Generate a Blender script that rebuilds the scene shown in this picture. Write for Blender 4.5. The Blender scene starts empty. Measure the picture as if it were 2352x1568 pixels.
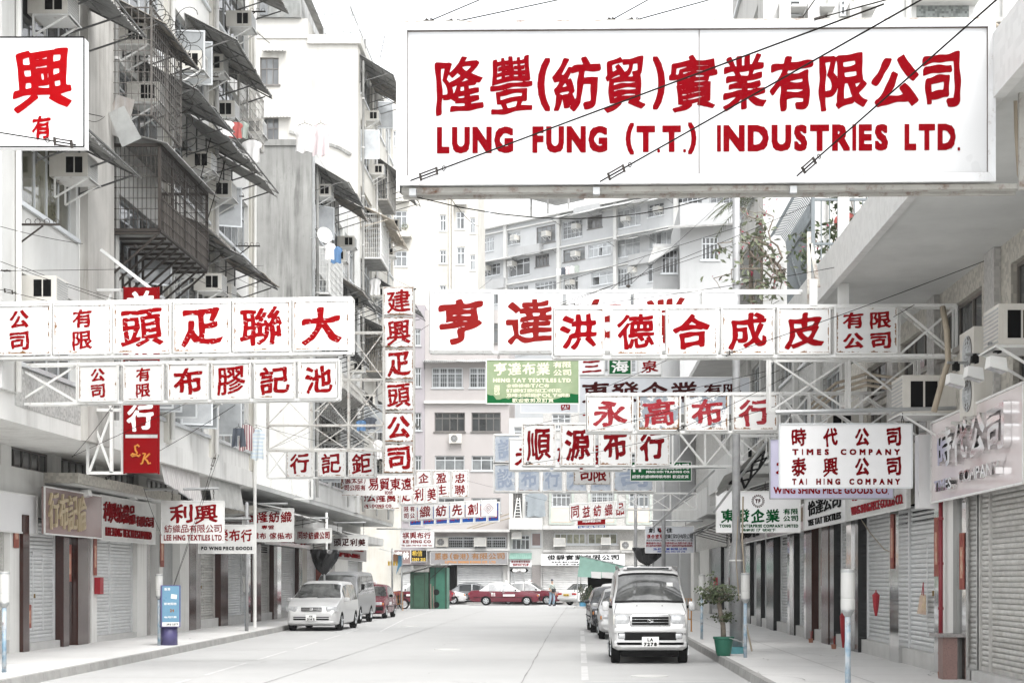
import bpy, bmesh, math, random
import numpy as np
from mathutils import Vector, Matrix
random.seed(7)
R = math.radians
sc = bpy.context.scene
COL = sc.collection
EYE = 1.65
F = 3700.0
VX, VY = 1330.0, 1330.0
cam = bpy.data.cameras.new('camera')
cam.sensor_width = 36.0
cam.lens = F / 2352 * 36
cam.shift_x = (1176 - VX) / 2352
cam.shift_y = (VY - 784) / 2352
cam.clip_start = 0.2
cam.clip_end = 2000
camo = bpy.data.objects.new('camera', cam)
COL.objects.link(camo)
camo.location = (0, 0, EYE)
camo.rotation_euler = (R(90), 0, 0)
sc.camera = camo
SUN_EL, SUN_AZ = R(58), R(158)
world = bpy.data.worlds.new('World')
sc.world = world
world.use_nodes = True
nt = world.node_tree
bg = nt.nodes['Background']
sky = nt.nodes.new('ShaderNodeTexSky')
sky.sky_type = 'NISHITA'
sky.sun_disc = False
sky.sun_elevation = SUN_EL
sky.sun_rotation = SUN_AZ
sky.air_density = 1.0
sky.dust_density = 2.0
hs = nt.nodes.new('ShaderNodeHueSaturation')
hs.inputs['Saturation'].default_value = 0.10
nt.links.new(sky.outputs[0], hs.inputs['Color'])
nt.links.new(hs.outputs[0], bg.inputs[0])
bg.inputs[1].default_value = 0.15
sun = bpy.data.lights.new('sun', 'SUN')
sun.energy = 1.0
sun.angle = R(35)
sun.color = (1.0, 0.98, 0.95)
suno = bpy.data.objects.new('sun', sun)
COL.objects.link(suno)
sd = Vector((math.sin(SUN_AZ) * math.cos(SUN_EL), math.cos(SUN_AZ) * math.cos(SUN_EL), math.sin(SUN_EL)))
suno.rotation_euler = sd.to_track_quat('Z', 'Y').to_euler()
suno.location = (0, -20, 60)
sc.view_settings.view_transform = 'Standard'
sc.view_settings.look = 'None'
sc.view_settings.exposure = 1.68
sc.view_settings.gamma = 1.0
sc.view_settings.use_curve_mapping = False
sc.cycles.max_bounces = 6
sc.cycles.diffuse_bounces = 5
sc.cycles.glossy_bounces = 3
sc.cycles.transparent_max_bounces = 8
def P(px, py, s):
 """a point of the street that lies s picture units per metre away"""
 return Vector(((px - VX) / s, F / s, EYE + (VY - py) / s))
def _n(t, kind, **kw):
 n = t.nodes.new(kind)
 for k, v in kw.items():
  setattr(n, k, v)
 return n
def rgba(c):
 return (c[0], c[1], c[2], 1.0)
def mat(name, col, rough=0.6, metal=0.0, var=0.12, vs=2.5, col2=None, streak=0.0, scol=(0.12, 0.11, 0.10),
  rust=0.0, edge=0.0, bump=0.0, bs=60.0, tile=None, spec=0.5, alpha=1.0, objrand=0.0, wave=None, emit=None, fleck=0.0, flat=False, patch=None):
 m = bpy.data.materials.new(name)
 m.use_nodes = True
 t = m.node_tree
 L = t.links.new
 b = t.nodes['Principled BSDF']
 b.inputs['Roughness'].default_value = rough
 b.inputs['Metallic'].default_value = metal
 b.inputs['Specular IOR Level'].default_value = spec
 tc = _n(t, 'ShaderNodeTexCoord')
 src = tc.outputs['Object']
 oi = _n(t, 'ShaderNodeObjectInfo')
 add = _n(t, 'ShaderNodeVectorMath', operation='ADD')
 L(src, add.inputs[0])
 rs = _n(t, 'ShaderNodeVectorMath', operation='SCALE')
 comb = _n(t, 'ShaderNodeCombineXYZ')
 L(oi.outputs['Random'], comb.inputs[0]); L(oi.outputs['Random'], comb.inputs[1]); L(oi.outputs['Random'], comb.inputs[2])
 L(comb.outputs[0], rs.inputs[0]); rs.inputs['Scale'].default_value = 37.0
 L(rs.outputs[0], add.inputs[1])
 vec = add.outputs[0]
 def noise(scale, detail=5, vecin=None, rough_=0.6):
  n = _n(t, 'ShaderNodeTexNoise')
  n.inputs['Scale'].default_value = scale
  n.inputs['Detail'].default_value = detail
  n.inputs['Roughness'].default_value = rough_
  L(vecin or vec, n.inputs['Vector'])
  return n.outputs['Fac']
 def ramp(fac, a, b_):
  n = _n(t, 'ShaderNodeMapRange')
  n.inputs['From Min'].default_value = a
  n.inputs['From Max'].default_value = b_
  n.clamp = True
  L(fac, n.inputs['Value'])
  return n.outputs['Result']
 def mixc(fac, c1, c2, blend='MIX'):
  n = _n(t, 'ShaderNodeMix', data_type='RGBA', blend_type=blend)
  if isinstance(fac, float): n.inputs[0].default_value = fac
  else: L(fac, n.inputs[0])
  for k, c in ((6, c1), (7, c2)):
   if isinstance(c, tuple): n.inputs[k].default_value = rgba(c)
   else: L(c, n.inputs[k])
  return n.outputs[2]
 def math_(op, a, b_=None):
  n = _n(t, 'ShaderNodeMath', operation=op)
  for k, v in ((0, a), (1, b_)):
   if v is None: continue
   if isinstance(v, (int, float)): n.inputs[k].default_value = v
   else: L(v, n.inputs[k])
  return n.outputs[0]
 c = col
 if col2 is not None:
  c = mixc(ramp(noise(vs * 0.6, 4), 0.38, 0.62), col, col2)
 if var:
  d = tuple(x * (1 - var * 2.2) for x in col)
  c = mixc(ramp(noise(vs), 0.35, 0.75), c, d if col2 is None else tuple((x + y) / 2 * (1 - var) for x, y in zip(col, col2)))
 if tile:
  vo = _n(t, 'ShaderNodeTexVoronoi', distance='CHEBYCHEV')
  vo.inputs['Scale'].default_value = 1.0 / tile[0]
  vo.inputs['Randomness'].default_value = 0.0
  L(src, vo.inputs['Vector'])
  k = _n(t, 'ShaderNodeSeparateColor'); L(vo.outputs['Color'], k.inputs[0])
  c = mixc(math_('MULTIPLY', ramp(k.outputs[0], 0.25, 0.95), tile[1]), c, tuple(x * 0.35 for x in col))
 if wave:
  w = _n(t, 'ShaderNodeTexWave', bands_direction=wave[0])
  w.inputs['Scale'].default_value = wave[1]
  L(src, w.inputs['Vector'])
  c = mixc(ramp(w.outputs['Fac'], 0.4, 0.6), c, wave[2])
 if streak:
  mp = _n(t, 'ShaderNodeMapping')
  mp.inputs['Scale'].default_value = (2.2, 2.2, 0.16)
  L(vec, mp.inputs['Vector'])
  st = math_('MULTIPLY', ramp(noise(1.6, 6, mp.outputs[0], 0.7), 0.44, 0.68), streak)
  st2 = math_('MULTIPLY', ramp(noise(0.5, 3), 0.35, 0.65), st)
  c = mixc(st2, c, scol)
  st3 = math_('MULTIPLY', ramp(noise(9.0, 6, None, 0.75), 0.60, 0.75), streak * 0.35)
  c = mixc(st3, c, scol)
 if fleck:
  c = mixc(math_('MULTIPLY', ramp(noise(60.0, 2), 0.55, 0.62), fleck), c, tuple(min(1, x * 0.25) for x in col))
 if patch:
  c = mixc(ramp(noise(patch[0], 7, None, 0.7), patch[1], patch[1] + 0.012), c, patch[2])
 if rust:
  c = mixc(math_('MULTIPLY', ramp(noise(7.0, 8, None, 0.72), 0.62 - 0.08 * rust, 0.72), min(1.0, rust)), c, (0.12, 0.045, 0.015))
 if edge:
  sp = _n(t, 'ShaderNodeSeparateXYZ'); L(tc.outputs['Generated'], sp.inputs[0])
  inv = math_('SUBTRACT', 1.0, sp.outputs[2])
  dz = math_('MINIMUM', sp.outputs[2], math_('MULTIPLY', inv, 1.7))
  dx = math_('MINIMUM', sp.outputs[0], math_('SUBTRACT', 1.0, sp.outputs[0]))
  dd = math_('MINIMUM', dz, math_('MULTIPLY', dx, 1.6))
  nn = math_('MULTIPLY', math_('SUBTRACT', noise(6.0, 8, None, 0.75), 0.40), 0.40 * edge)
  fac = ramp(math_('SUBTRACT', nn, dd), 0.0, 0.012)
  c = mixc(fac, c, (0.14, 0.055, 0.015))
  halo = math_('MULTIPLY', ramp(math_('SUBTRACT', math_('MULTIPLY', nn, 1.5), dd), 0.0, 0.05), 0.14)
  c = mixc(halo, c, (0.42, 0.24, 0.08))
 if objrand:
  br = math_('ADD', math_('MULTIPLY', oi.outputs['Random'], objrand), 1.0 - objrand)
  cc = _n(t, 'ShaderNodeCombineColor')
  for k in range(3): L(br, cc.inputs[k])
  c = mixc(1.0, c, cc.outputs[0], 'MULTIPLY')
 if isinstance(c, tuple): b.inputs['Base Color'].default_value = rgba(c)
 else: L(c, b.inputs['Base Color'])
 if rough < 0.95 and not flat:
  rr = math_('ADD', math_('MULTIPLY', noise(vs * 2.3, 3), 0.16), rough - 0.08)
  L(rr, b.inputs['Roughness'])
 if bump:
  bn = _n(t, 'ShaderNodeBump')
  bn.inputs['Strength'].default_value = min(1.0, bump)
  bn.inputs['Distance'].default_value = 0.01
  L(noise(bs, 4), bn.inputs['Height'])
  L(bn.outputs[0], b.inputs['Normal'])
 if alpha < 1: b.inputs['Alpha'].default_value = alpha
 if emit:
  b.inputs['Emission Color'].default_value = rgba(emit[0]); b.inputs['Emission Strength'].default_value = emit[1]
 return m
M = {}
M['white'] = mat('white enamel', (0.66, 0.66, 0.65), 0.45, var=0.02, edge=0.85)
M['white_old'] = mat('aged white enamel', (0.72, 0.715, 0.70), 0.5, var=0.03, edge=0.9, rust=0.12)
M['white_clean'] = mat('clean white sheet', (0.78, 0.78, 0.78), 0.35, var=0.02)
M['acrylic'] = mat('sign acrylic', (0.52, 0.525, 0.53), 0.3, var=0.015, vs=0.8, streak=0.10, scol=(0.5, 0.48, 0.42))
M['peeling'] = mat('peeling white paint', (0.66, 0.65, 0.63), 0.6, var=0.0, edge=1.6, rust=0.8, patch=(3.2, 0.47, (0.24, 0.27, 0.30)))
M['bluegrey'] = mat('faded blue sheet', (0.34, 0.38, 0.44), 0.6, var=0.05, vs=9, col2=(0.46, 0.50, 0.55), edge=0.5, patch=(7.0, 0.62, (0.62, 0.62, 0.60)))
M['banner'] = mat('grey banner cloth', (0.55, 0.57, 0.60), 0.6, var=0.05)
M['red'] = mat('red paint', (0.235, 0.003, 0.006), 0.9, var=0.08, vs=9, spec=0.0, flat=True)
M['red_dry'] = mat('dry brushed red paint', (0.25, 0.003, 0.005), 0.9, var=0.06, vs=9, spec=0.0, flat=True)
M['red_deep'] = mat('deep red paint', (0.19, 0.003, 0.006), 0.9, var=0.08, vs=9, spec=0.0, flat=True)
M['red_fade'] = mat('faded red paint', (0.26, 0.016, 0.022), 0.6, var=0.1, vs=14, col2=(0.34, 0.05, 0.06), spec=0.0, flat=True)
M['red_sheet'] = mat('red enamel sheet', (0.20, 0.002, 0.004), 0.8, var=0.05, spec=0.05, flat=True)
M['red_ghost'] = mat('washed out blue lettering', (0.28, 0.33, 0.42), 0.6, var=0.1, vs=12)
M['gold'] = mat('ochre paint', (0.55, 0.22, 0.03), 0.45, var=0.08)
M['beige3d'] = mat('beige plastic', (0.48, 0.39, 0.25), 0.6)
M['black_p'] = mat('black paint', (0.015, 0.015, 0.015), 0.9, var=0, spec=0.0, flat=True)
M['green_p'] = mat('dark green paint', (0.004, 0.075, 0.022), 0.9, var=0.05, spec=0.0, flat=True)
M['green_s'] = mat('green enamel sheet', (0.006, 0.10, 0.03), 0.8, var=0.05, spec=0.1, flat=True)
M['green_pale'] = mat('sun bleached green sheet', (0.26, 0.38, 0.18), 0.5, var=0.1, vs=4, col2=(0.42, 0.50, 0.30))
M['blue_s'] = mat('blue enamel sheet', (0.006, 0.06, 0.26), 0.8, spec=0.1)
M['blue_p'] = mat('blue paint', (0.01, 0.04, 0.30), 0.4)
M['white_p'] = mat('white paint', (0.80, 0.80, 0.78), 0.5, var=0.03)
M['cream_p'] = mat('cream paint', (0.72, 0.70, 0.52), 0.5, var=0.05)
M['frame'] = mat('white painted steel', (0.74, 0.74, 0.72), 0.5, var=0.05, rust=0.6)
M['frame_rust'] = mat('rusting steel angle', (0.50, 0.49, 0.46), 0.6, var=0.1, rust=1.0)
M['steel'] = mat('galvanised steel', (0.42, 0.43, 0.43), 0.45, 0.5, var=0.1, vs=6)
M['dark_steel'] = mat('dark brown steel', (0.032, 0.025, 0.02), 0.8, 0.0, var=0.15, vs=8)
M['wire'] = mat('steel wire', (0.02, 0.018, 0.016), 0.9, 0.0, var=0, spec=0.0, flat=True)
M['alu'] = mat('aluminium frame', (0.60, 0.62, 0.63), 0.35, 0.45, var=0.05)
M['alu_dark'] = mat('bronze aluminium', (0.16, 0.15, 0.14), 0.4, 0.4)
M['shutter'] = mat('galvanised shutter', (0.68, 0.69, 0.69), 0.42, 0.08, var=0.08, vs=3, objrand=0.10)
M['shutter_old'] = mat('weathered shutter', (0.61, 0.60, 0.57), 0.45, 0.08, var=0.14, vs=5, objrand=0.16, streak=0.4, scol=(0.2, 0.17, 0.13))
M['corr'] = mat('corrugated sheet', (0.34, 0.34, 0.33), 0.65, 0.1, var=0.2, vs=3, streak=0.5, scol=(0.07, 0.06, 0.05))
M['corr_light'] = mat('pale corrugated sheet', (0.42, 0.43, 0.42), 0.6, 0.1, var=0.2, vs=2, streak=0.6, scol=(0.16, 0.10, 0.07))
M['fibre'] = mat('tan plastic sheet', (0.45, 0.40, 0.33), 0.5, var=0.1)
M['wall_w'] = mat('whitewashed render', (0.72, 0.715, 0.69), 0.9, var=0.05, vs=0.8, streak=0.55, scol=(0.33, 0.32, 0.29), bump=0.25, bs=25)
M['wall_w2'] = mat('pale grey render', (0.62, 0.62, 0.60), 0.9, var=0.06, vs=0.9, streak=0.45, scol=(0.30, 0.29, 0.26), bump=0.3, bs=25)
M['wall_cream'] = mat('cream render', (0.56, 0.545, 0.50), 0.9, var=0.06, vs=0.5, streak=0.75, scol=(0.42, 0.38, 0.30), bump=0.2, bs=20)
M['wall_pink'] = mat('dusty pink render', (0.40, 0.375, 0.365), 0.9, var=0.04, vs=0.6, streak=0.3, scol=(0.36, 0.31, 0.29), bump=0.2)
M['wall_lilac'] = mat('lilac render', (0.34, 0.315, 0.33), 0.9, var=0.04, vs=0.6, streak=0.2, scol=(0.3, 0.28, 0.28))
M['wall_blue'] = mat('pale blue grey render', (0.47, 0.48, 0.485), 0.9, var=0.05, vs=0.6, streak=0.4, scol=(0.34, 0.35, 0.35))
M['wall_stain'] = mat('stained cement', (0.25, 0.25, 0.24), 0.95, var=0.16, vs=0.7, streak=1.5, scol=(0.09, 0.09, 0.085), bump=0.5, bs=20, col2=(0.36, 0.36, 0.345))
M['wall_pillar'] = mat('mottled cement pier', (0.50, 0.485, 0.455), 0.95, var=0.1, vs=1.3, streak=0.75, scol=(0.20, 0.185, 0.16), bump=0.5, bs=20)
M['mosaic'] = mat('grey mosaic tile', (0.50, 0.50, 0.48), 0.5, var=0.05, tile=(0.045, 0.55), bump=0.3, bs=40)
M['mosaic_pale'] = mat('pale mosaic tile', (0.47, 0.46, 0.44), 0.5, var=0.04, tile=(0.05, 0.35), bump=0.2, bs=40)
M['mosaic_w'] = mat('white mosaic tile', (0.58, 0.58, 0.565), 0.45, var=0.02, tile=(0.09, 0.16))
M['mosaic_beige'] = mat('beige mosaic tile', (0.50, 0.475, 0.42), 0.5, var=0.05, tile=(0.06, 0.5), bump=0.2, bs=40)
M['soffit'] = mat('painted soffit', (0.55, 0.555, 0.54), 0.9, var=0.08, vs=1.2, bump=0.3, bs=12, streak=0.2, scol=(0.36, 0.36, 0.34))
M['concrete'] = mat('concrete', (0.54, 0.535, 0.52), 0.9, var=0.08, vs=2, bump=0.4, bs=40, streak=0.2, scol=(0.3, 0.29, 0.27))
M['granite_br'] = mat('polished brown granite', (0.045, 0.015, 0.011), 0.16, var=0.1, vs=20, fleck=0.4)
M['granite_bk'] = mat('polished black granite', (0.012, 0.0125, 0.013), 0.14, var=0.1, vs=20, fleck=0.3)
M['granite_grey'] = mat('grey granite', (0.30, 0.28, 0.27), 0.25, var=0.1, vs=20, fleck=0.5)
M['mirror'] = mat('polished steel trim', (0.72, 0.72, 0.72), 0.10, 1.0, var=0.03)
M['brown_panel'] = mat('glossy brown panel', (0.24, 0.17, 0.16), 0.15, var=0.05)
M['mauve'] = mat('glossy mauve acrylic', (0.66, 0.59, 0.585), 0.10, var=0.04, vs=1.5)
M['chrome'] = mat('chrome', (0.85, 0.85, 0.85), 0.12, 1.0, var=0)
M['lilac_s'] = mat('lilac sheet', (0.62, 0.60, 0.76), 0.35, var=0.04)
M['grit'] = mat('gritty silver sheet', (0.58, 0.58, 0.56), 0.5, 0.0, var=0.2, vs=1.2, col2=(0.80, 0.80, 0.78))
M['ac'] = mat('air conditioner enamel', (0.62, 0.60, 0.55), 0.5, var=0.06, streak=0.35, scol=(0.3, 0.25, 0.18))
M['dark'] = mat('painted recess shade', (0.008, 0.008, 0.008), 0.9, var=0, spec=0.0, flat=True)  # near-black colour stands in for the shade inside openings and recesses
M['interior'] = mat('painted dim interior', (0.16, 0.16, 0.15), 0.95, var=0.1)  # for backing sheets behind openings; the rooms' shade is put into the colour
M['glass'] = mat('window glass', (0.22, 0.235, 0.24), 0.08, var=0.25, vs=1.5, objrand=0.75, spec=0.8)
M['glass_dark'] = mat('dark window glass', (0.055, 0.06, 0.06), 0.08, var=0.2, vs=1.5, objrand=0.6, spec=0.8)
M['curtain'] = mat('curtain', (0.62, 0.62, 0.59), 0.9, wave=('X', 3.0, (0.5, 0.5, 0.48)), objrand=0.3)
M['road'] = mat('worn concrete road', (0.38, 0.38, 0.375), 0.95, var=0.06, vs=0.5, bump=0.35, bs=50, fleck=0.05, col2=(0.40, 0.40, 0.393))
M['pave'] = mat('pavement concrete', (0.60, 0.595, 0.58), 0.95, var=0.06, vs=0.8, bump=0.4, bs=50, fleck=0.06, col2=(0.64, 0.635, 0.62))
M['kerb'] = mat('kerb stone', (0.36, 0.355, 0.34), 0.95, var=0.12, vs=3, bump=0.6, bs=40, objrand=0.12)
M['roadpaint'] = mat('worn road paint', (0.56, 0.56, 0.55), 0.8, var=0.15, vs=5, col2=(0.44, 0.44, 0.435))
M['joint'] = mat('tarred joint', (0.25, 0.245, 0.24), 0.95, var=0.1)
M['leaf'] = mat('leaf', (0.040, 0.058, 0.022), 0.5, var=0.2, vs=9, col2=(0.075, 0.10, 0.04))
M['leaf_pale'] = mat('pale leaf', (0.10, 0.12, 0.065), 0.5, var=0.2, vs=9, col2=(0.15, 0.17, 0.10))
M['bark'] = mat('grey bark', (0.24, 0.20, 0.16), 0.9, var=0.2, vs=12, bump=0.5)
M['flower'] = mat('pink flower', (0.40, 0.06, 0.10), 0.6)
M['pot_green'] = mat('green plastic pot', (0.015, 0.12, 0.075), 0.4, var=0.05)
M['pot_terra'] = mat('clay pot', (0.32, 0.14, 0.09), 0.8)
M['pot_white'] = mat('white plastic pot', (0.7, 0.7, 0.68), 0.5)
M['teal'] = mat('turquoise plastic', (0.12, 0.36, 0.40), 0.4, var=0.05)
M['silver_car'] = mat('silver car paint', (0.60, 0.60, 0.595), 0.30, 0.30, var=0, flat=True)
M['grey_car'] = mat('dark grey car paint', (0.13, 0.135, 0.14), 0.25, 0.2, var=0, flat=True)
M['mid_car'] = mat('mid grey car paint', (0.20, 0.205, 0.21), 0.28, 0.25, var=0, flat=True)
M['black_car'] = mat('black car paint', (0.035, 0.036, 0.04), 0.2, 0.1, var=0, flat=True)
M['white_car'] = mat('white car paint', (0.55, 0.55, 0.54), 0.25, 0.0, var=0, flat=True)
M['taxi_red'] = mat('taxi red paint', (0.12, 0.014, 0.026), 0.25, 0.0, var=0, flat=True)
M['car_glass'] = mat('car glass', (0.035, 0.038, 0.04), 0.05, var=0, spec=1.0)
M['tyre'] = mat('tyre rubber', (0.012, 0.012, 0.012), 0.9, var=0.1, spec=0.1)
M['plastic_bk'] = mat('black plastic', (0.008, 0.008, 0.008), 0.7, var=0, spec=0.15, flat=True)
M['lamp_lens'] = mat('headlamp lens', (0.62, 0.63, 0.64), 0.08, 0.3, var=0.15, vs=18)
M['amber'] = mat('amber lens', (0.55, 0.20, 0.04), 0.2)
M['tail_red'] = mat('red lens', (0.40, 0.02, 0.02), 0.2)
M['yellow'] = mat('yellow plate', (0.65, 0.42, 0.03), 0.4, var=0)
M['kiosk'] = mat('green painted sheet', (0.040, 0.105, 0.068), 0.5, var=0.12, vs=3, rust=0.25, streak=0.2, scol=(0.05, 0.05, 0.04))
M['canvas_green'] = mat('faded green canvas', (0.17, 0.29, 0.245), 0.8, var=0.08)
M['canvas'] = mat('striped canvas', (0.58, 0.57, 0.54), 0.9, wave=('Y', 3.2, (0.44, 0.41, 0.41)), var=0.06)
M['canvas_grey'] = mat('grey canvas', (0.44, 0.44, 0.42), 0.9, var=0.12, vs=3)
M['pole_blue'] = mat('flaking blue pole paint', (0.16, 0.30, 0.42), 0.6, var=0.1, rust=0.8, vs=12, col2=(0.50, 0.52, 0.53))
M['meter'] = mat('meter hood enamel', (0.55, 0.55, 0.53), 0.4, var=0.05)
M['pvc_black'] = mat('black plastic bag', (0.008, 0.008, 0.009), 0.25, var=0.1, bump=0.8, bs=20)
M['blue_ad'] = mat('blue poster', (0.13, 0.28, 0.40), 0.3, var=0.05)
M['purple'] = mat('violet plinth', (0.10, 0.09, 0.22), 0.4)
M['paper_red'] = mat('red paper', (0.22, 0.03, 0.025), 0.7, var=0.15, vs=12, col2=(0.30, 0.10, 0.06))
M['red_box'] = mat('red letter box', (0.35, 0.01, 0.02), 0.4)
M['cloth_w'] = mat('white cotton', (0.72, 0.71, 0.70), 0.9, var=0.04)
M['cloth_pink'] = mat('pinkish cotton', (0.62, 0.54, 0.55), 0.9, var=0.04)
M['cloth_blue'] = mat('blue cotton', (0.10, 0.20, 0.36), 0.9)
M['cloth_red'] = mat('washed red cotton', (0.42, 0.10, 0.09), 0.9)
M['cloth_dark'] = mat('dark cotton', (0.07, 0.08, 0.10), 0.9)
M['plaid'] = mat('plaid cotton', (0.60, 0.55, 0.54), 0.9, wave=('X', 5.0, (0.20, 0.07, 0.08)))
M['denim'] = mat('pale denim', (0.26, 0.35, 0.42), 0.9)
M['skin'] = mat('skin', (0.45, 0.30, 0.22), 0.6, var=0.02)
M['hair'] = mat('grey hair', (0.12, 0.11, 0.10), 0.8)
M['orange'] = mat('orange barrier paint', (0.55, 0.25, 0.05), 0.5, rust=0.2)
M['lettwhite'] = M['white_p']
M['tarp_blue'] = mat('blue tarpaulin', (0.10, 0.32, 0.50), 0.5, var=0.1)
M['orange_cloth'] = mat('orange cloth', (0.60, 0.32, 0.18), 0.8)
M['pipe_red'] = mat('dark red pipe paint', (0.22, 0.015, 0.025), 0.4)
M['hose'] = mat('tan hose', (0.40, 0.34, 0.26), 0.6)
M['cupper'] = mat('peach panel', (0.62, 0.54, 0.46), 0.9, var=0.05)
M['sage'] = mat('sage trim', (0.42, 0.46, 0.42), 0.8)
UP = Vector((0, 0, 1))
class MB:
 def __init__(self):
  self.v = []
  self.f = []
 def add(self, vs, fs):
  o = len(self.v)
  self.v.extend([(p[0], p[1], p[2]) for p in vs])
  self.f.extend([tuple(i + o for i in f) for f in fs])
  return self
 def box(self, x0, x1, y0, y1, z0, z1):
  return self.add([(x0, y0, z0), (x1, y0, z0), (x1, y1, z0), (x0, y1, z0), (x0, y0, z1), (x1, y0, z1), (x1, y1, z1), (x0, y1, z1)],
      [(3, 2, 1, 0), (4, 5, 6, 7), (0, 1, 5, 4), (1, 2, 6, 5), (2, 3, 7, 6), (3, 0, 4, 7)])
 def hexa(self, ps):
  return self.add(ps, [(3, 2, 1, 0), (4, 5, 6, 7), (0, 1, 5, 4), (1, 2, 6, 5), (2, 3, 7, 6), (3, 0, 4, 7)])
 def quad(self, a, b, c, d):
  return self.add([a, b, c, d], [(0, 1, 2, 3)])
 def bar(self, a, b, w, h=None):
  """square bar from a to b"""
  a, b = Vector(a), Vector(b)
  h = h or w
  d = (b - a)
  if d.length < 1e-6: return self
  d.normalize()
  ref = UP if abs(d.z) < 0.9 else Vector((0, 1, 0))
  s = d.cross(ref).normalized() * (w / 2)
  t = s.cross(d).normalized() * (h / 2)
  return self.hexa([a - s - t, a + s - t, b + s - t, b - s - t, a - s + t, a + s + t, b + s + t, b - s + t])
 def tube(self, pts, r, n=6, cap=True):
  pts = [Vector(p) for p in pts]
  rr = r if isinstance(r, (list, tuple)) else [r] * len(pts)
  rings = []
  prev = None
  for i, p in enumerate(pts):
   d = (pts[min(i + 1, len(pts) - 1)] - pts[max(i - 1, 0)])
   if d.length < 1e-9: d = Vector((0, 0, 1))
   d.normalize()
   if prev is None:
    ref = UP if abs(d.z) < 0.9 else Vector((1, 0, 0))
    s = d.cross(ref).normalized()
   else:
    s = (prev - d * prev.dot(d))
    if s.length < 1e-6: s = d.cross(UP)
    s.normalize()
   prev = s
   t = d.cross(s)
   rings.append([p + (s * math.cos(2 * math.pi * k / n) + t * math.sin(2 * math.pi * k / n)) * rr[i] for k in range(n)])
  vs = [q for r_ in rings for q in r_]
  fs = []
  for i in range(len(pts) - 1):
   for k in range(n):
    a = i * n + k; b = i * n + (k + 1) % n
    fs.append((a, b, b + n, a + n))
  if cap:
   fs.append(tuple(range(n))[::-1])
   fs.append(tuple((len(pts) - 1) * n + k for k in range(n)))
  return self.add(vs, fs)
 def lathe(self, cx, cy, prof, n=16):
  """prof = [(r, z), ...] bottom to top"""
  vs = []
  for r, z in prof:
   for k in range(n):
    a = 2 * math.pi * k / n
    vs.append((cx + r * math.cos(a), cy + r * math.sin(a), z))
  fs = []
  for i in range(len(prof) - 1):
   for k in range(n):
    a = i * n + k; b = i * n + (k + 1) % n
    fs.append((a, b, b + n, a + n))
  fs.append(tuple(range(n))[::-1]); fs.append(tuple((len(prof) - 1) * n + k for k in range(n)))
  return self.add(vs, fs)
 def prism(self, poly, d):
  """poly of points, extruded by vector d"""
  n = len(poly)
  d = Vector(d)
  vs = [Vector(p) for p in poly] + [Vector(p) + d for p in poly]
  fs = [tuple(range(n))[::-1], tuple(range(n, 2 * n))]
  for k in range(n):
   fs.append((k, (k + 1) % n, (k + 1) % n + n, k + n))
  return self.add(vs, fs)
 def disc(self, c, ax, r, t, n=20):
  """short cylinder centred at c with axis vector ax, radius r, thickness t"""
  ax = Vector(ax).normalized() * (t / 2)
  return self.tube([Vector(c) - ax, Vector(c) + ax], r, n)
 def build(self, name, m, parent=None, smooth=False):
  if not self.v: return None
  me = bpy.data.meshes.new(name)
  if parent is not None:
   o_ = wloc(parent)
  else:
   a = np.array(self.v)
   lo, hi = a.min(0), a.max(0)
   o_ = Vector(((lo[0] + hi[0]) / 2, (lo[1] + hi[1]) / 2, lo[2]))
  me.from_pydata([(x - o_[0], y - o_[1], z - o_[2]) for x, y, z in self.v], [], self.f)
  me.update()
  ms = M[m] if isinstance(m, str) else m
  me.materials.append(ms)
  if smooth:
   me.polygons.foreach_set('use_smooth', [True] * len(me.polygons))
  o = bpy.data.objects.new(name, me)
  COL.objects.link(o)
  if parent is not None:
   o.parent = parent
  else:
   o.location = o_
  return o
def wloc(o):
 v = Vector((0, 0, 0))
 while o is not None:
  v = v + o.location
  o = o.parent
 return v
def tag(o, label=None, cat=None, group=None, kind=None):
 if label: o['label'] = label
 if cat: o['category'] = cat
 if group: o['group'] = group
 if kind: o['kind'] = kind
 return o
def thing(name, loc, label, cat, group=None):
 o = bpy.data.objects.new(name, None)
 COL.objects.link(o)
 o.location = loc
 o.empty_display_size = 0.2
 return tag(o, label, cat, group)
def dup_mesh(name, me, parent, loc, rot=None, scale=None):
 """another object on the same mesh; loc is in world space when the parent is unrotated"""
 o = bpy.data.objects.new(name, me)
 COL.objects.link(o)
 o.parent = parent
 o.location = Vector(loc) - (wloc(parent) if parent is not None else Vector((0, 0, 0)))
 if rot: o.rotation_euler = rot
 if scale: o.scale = scale
 return o
def copy_tree(o, parent=None):
 c = o.copy()
 COL.objects.link(c)
 c.parent = parent
 for ch in list(o.children):
  copy_tree(ch, c)
 return c
ORD = ['ground', 'first', 'second', 'third', 'fourth', 'fifth', 'sixth', 'seventh', 'eighth', 'ninth', 'tenth', 'eleventh', 'twelfth', 'thirteenth', 'fourteenth', 'fifteenth', 'sixteenth']
_glyph_src = {}
def glyph_outline(ch):
 if ch in _glyph_src: return _glyph_src[ch]
 cu = bpy.data.curves.new('t', 'FONT'); cu.body = ch; cu.resolution_u = 3
 o = bpy.data.objects.new('t', cu); COL.objects.link(o)
 dg = bpy.context.evaluated_depsgraph_get()
 me = bpy.data.meshes.new_from_object(o.evaluated_get(dg))
 cnt = {}
 for p in me.polygons:
  vs = list(p.vertices)
  for i in range(len(vs)):
   k = (min(vs[i], vs[i - 1]), max(vs[i], vs[i - 1]))
   cnt[k] = cnt.get(k, 0) + 1
 co = np.array([(v.co.x, v.co.y) for v in me.vertices]) if len(me.vertices) else np.zeros((0, 2))
 seg = np.array([[co[a], co[b]] for (a, b), n in cnt.items() if n == 1]) if cnt else np.zeros((0, 2, 2))
 bpy.data.objects.remove(o); bpy.data.curves.remove(cu); bpy.data.meshes.remove(me)
 _glyph_src[ch] = seg
 return seg
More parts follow.
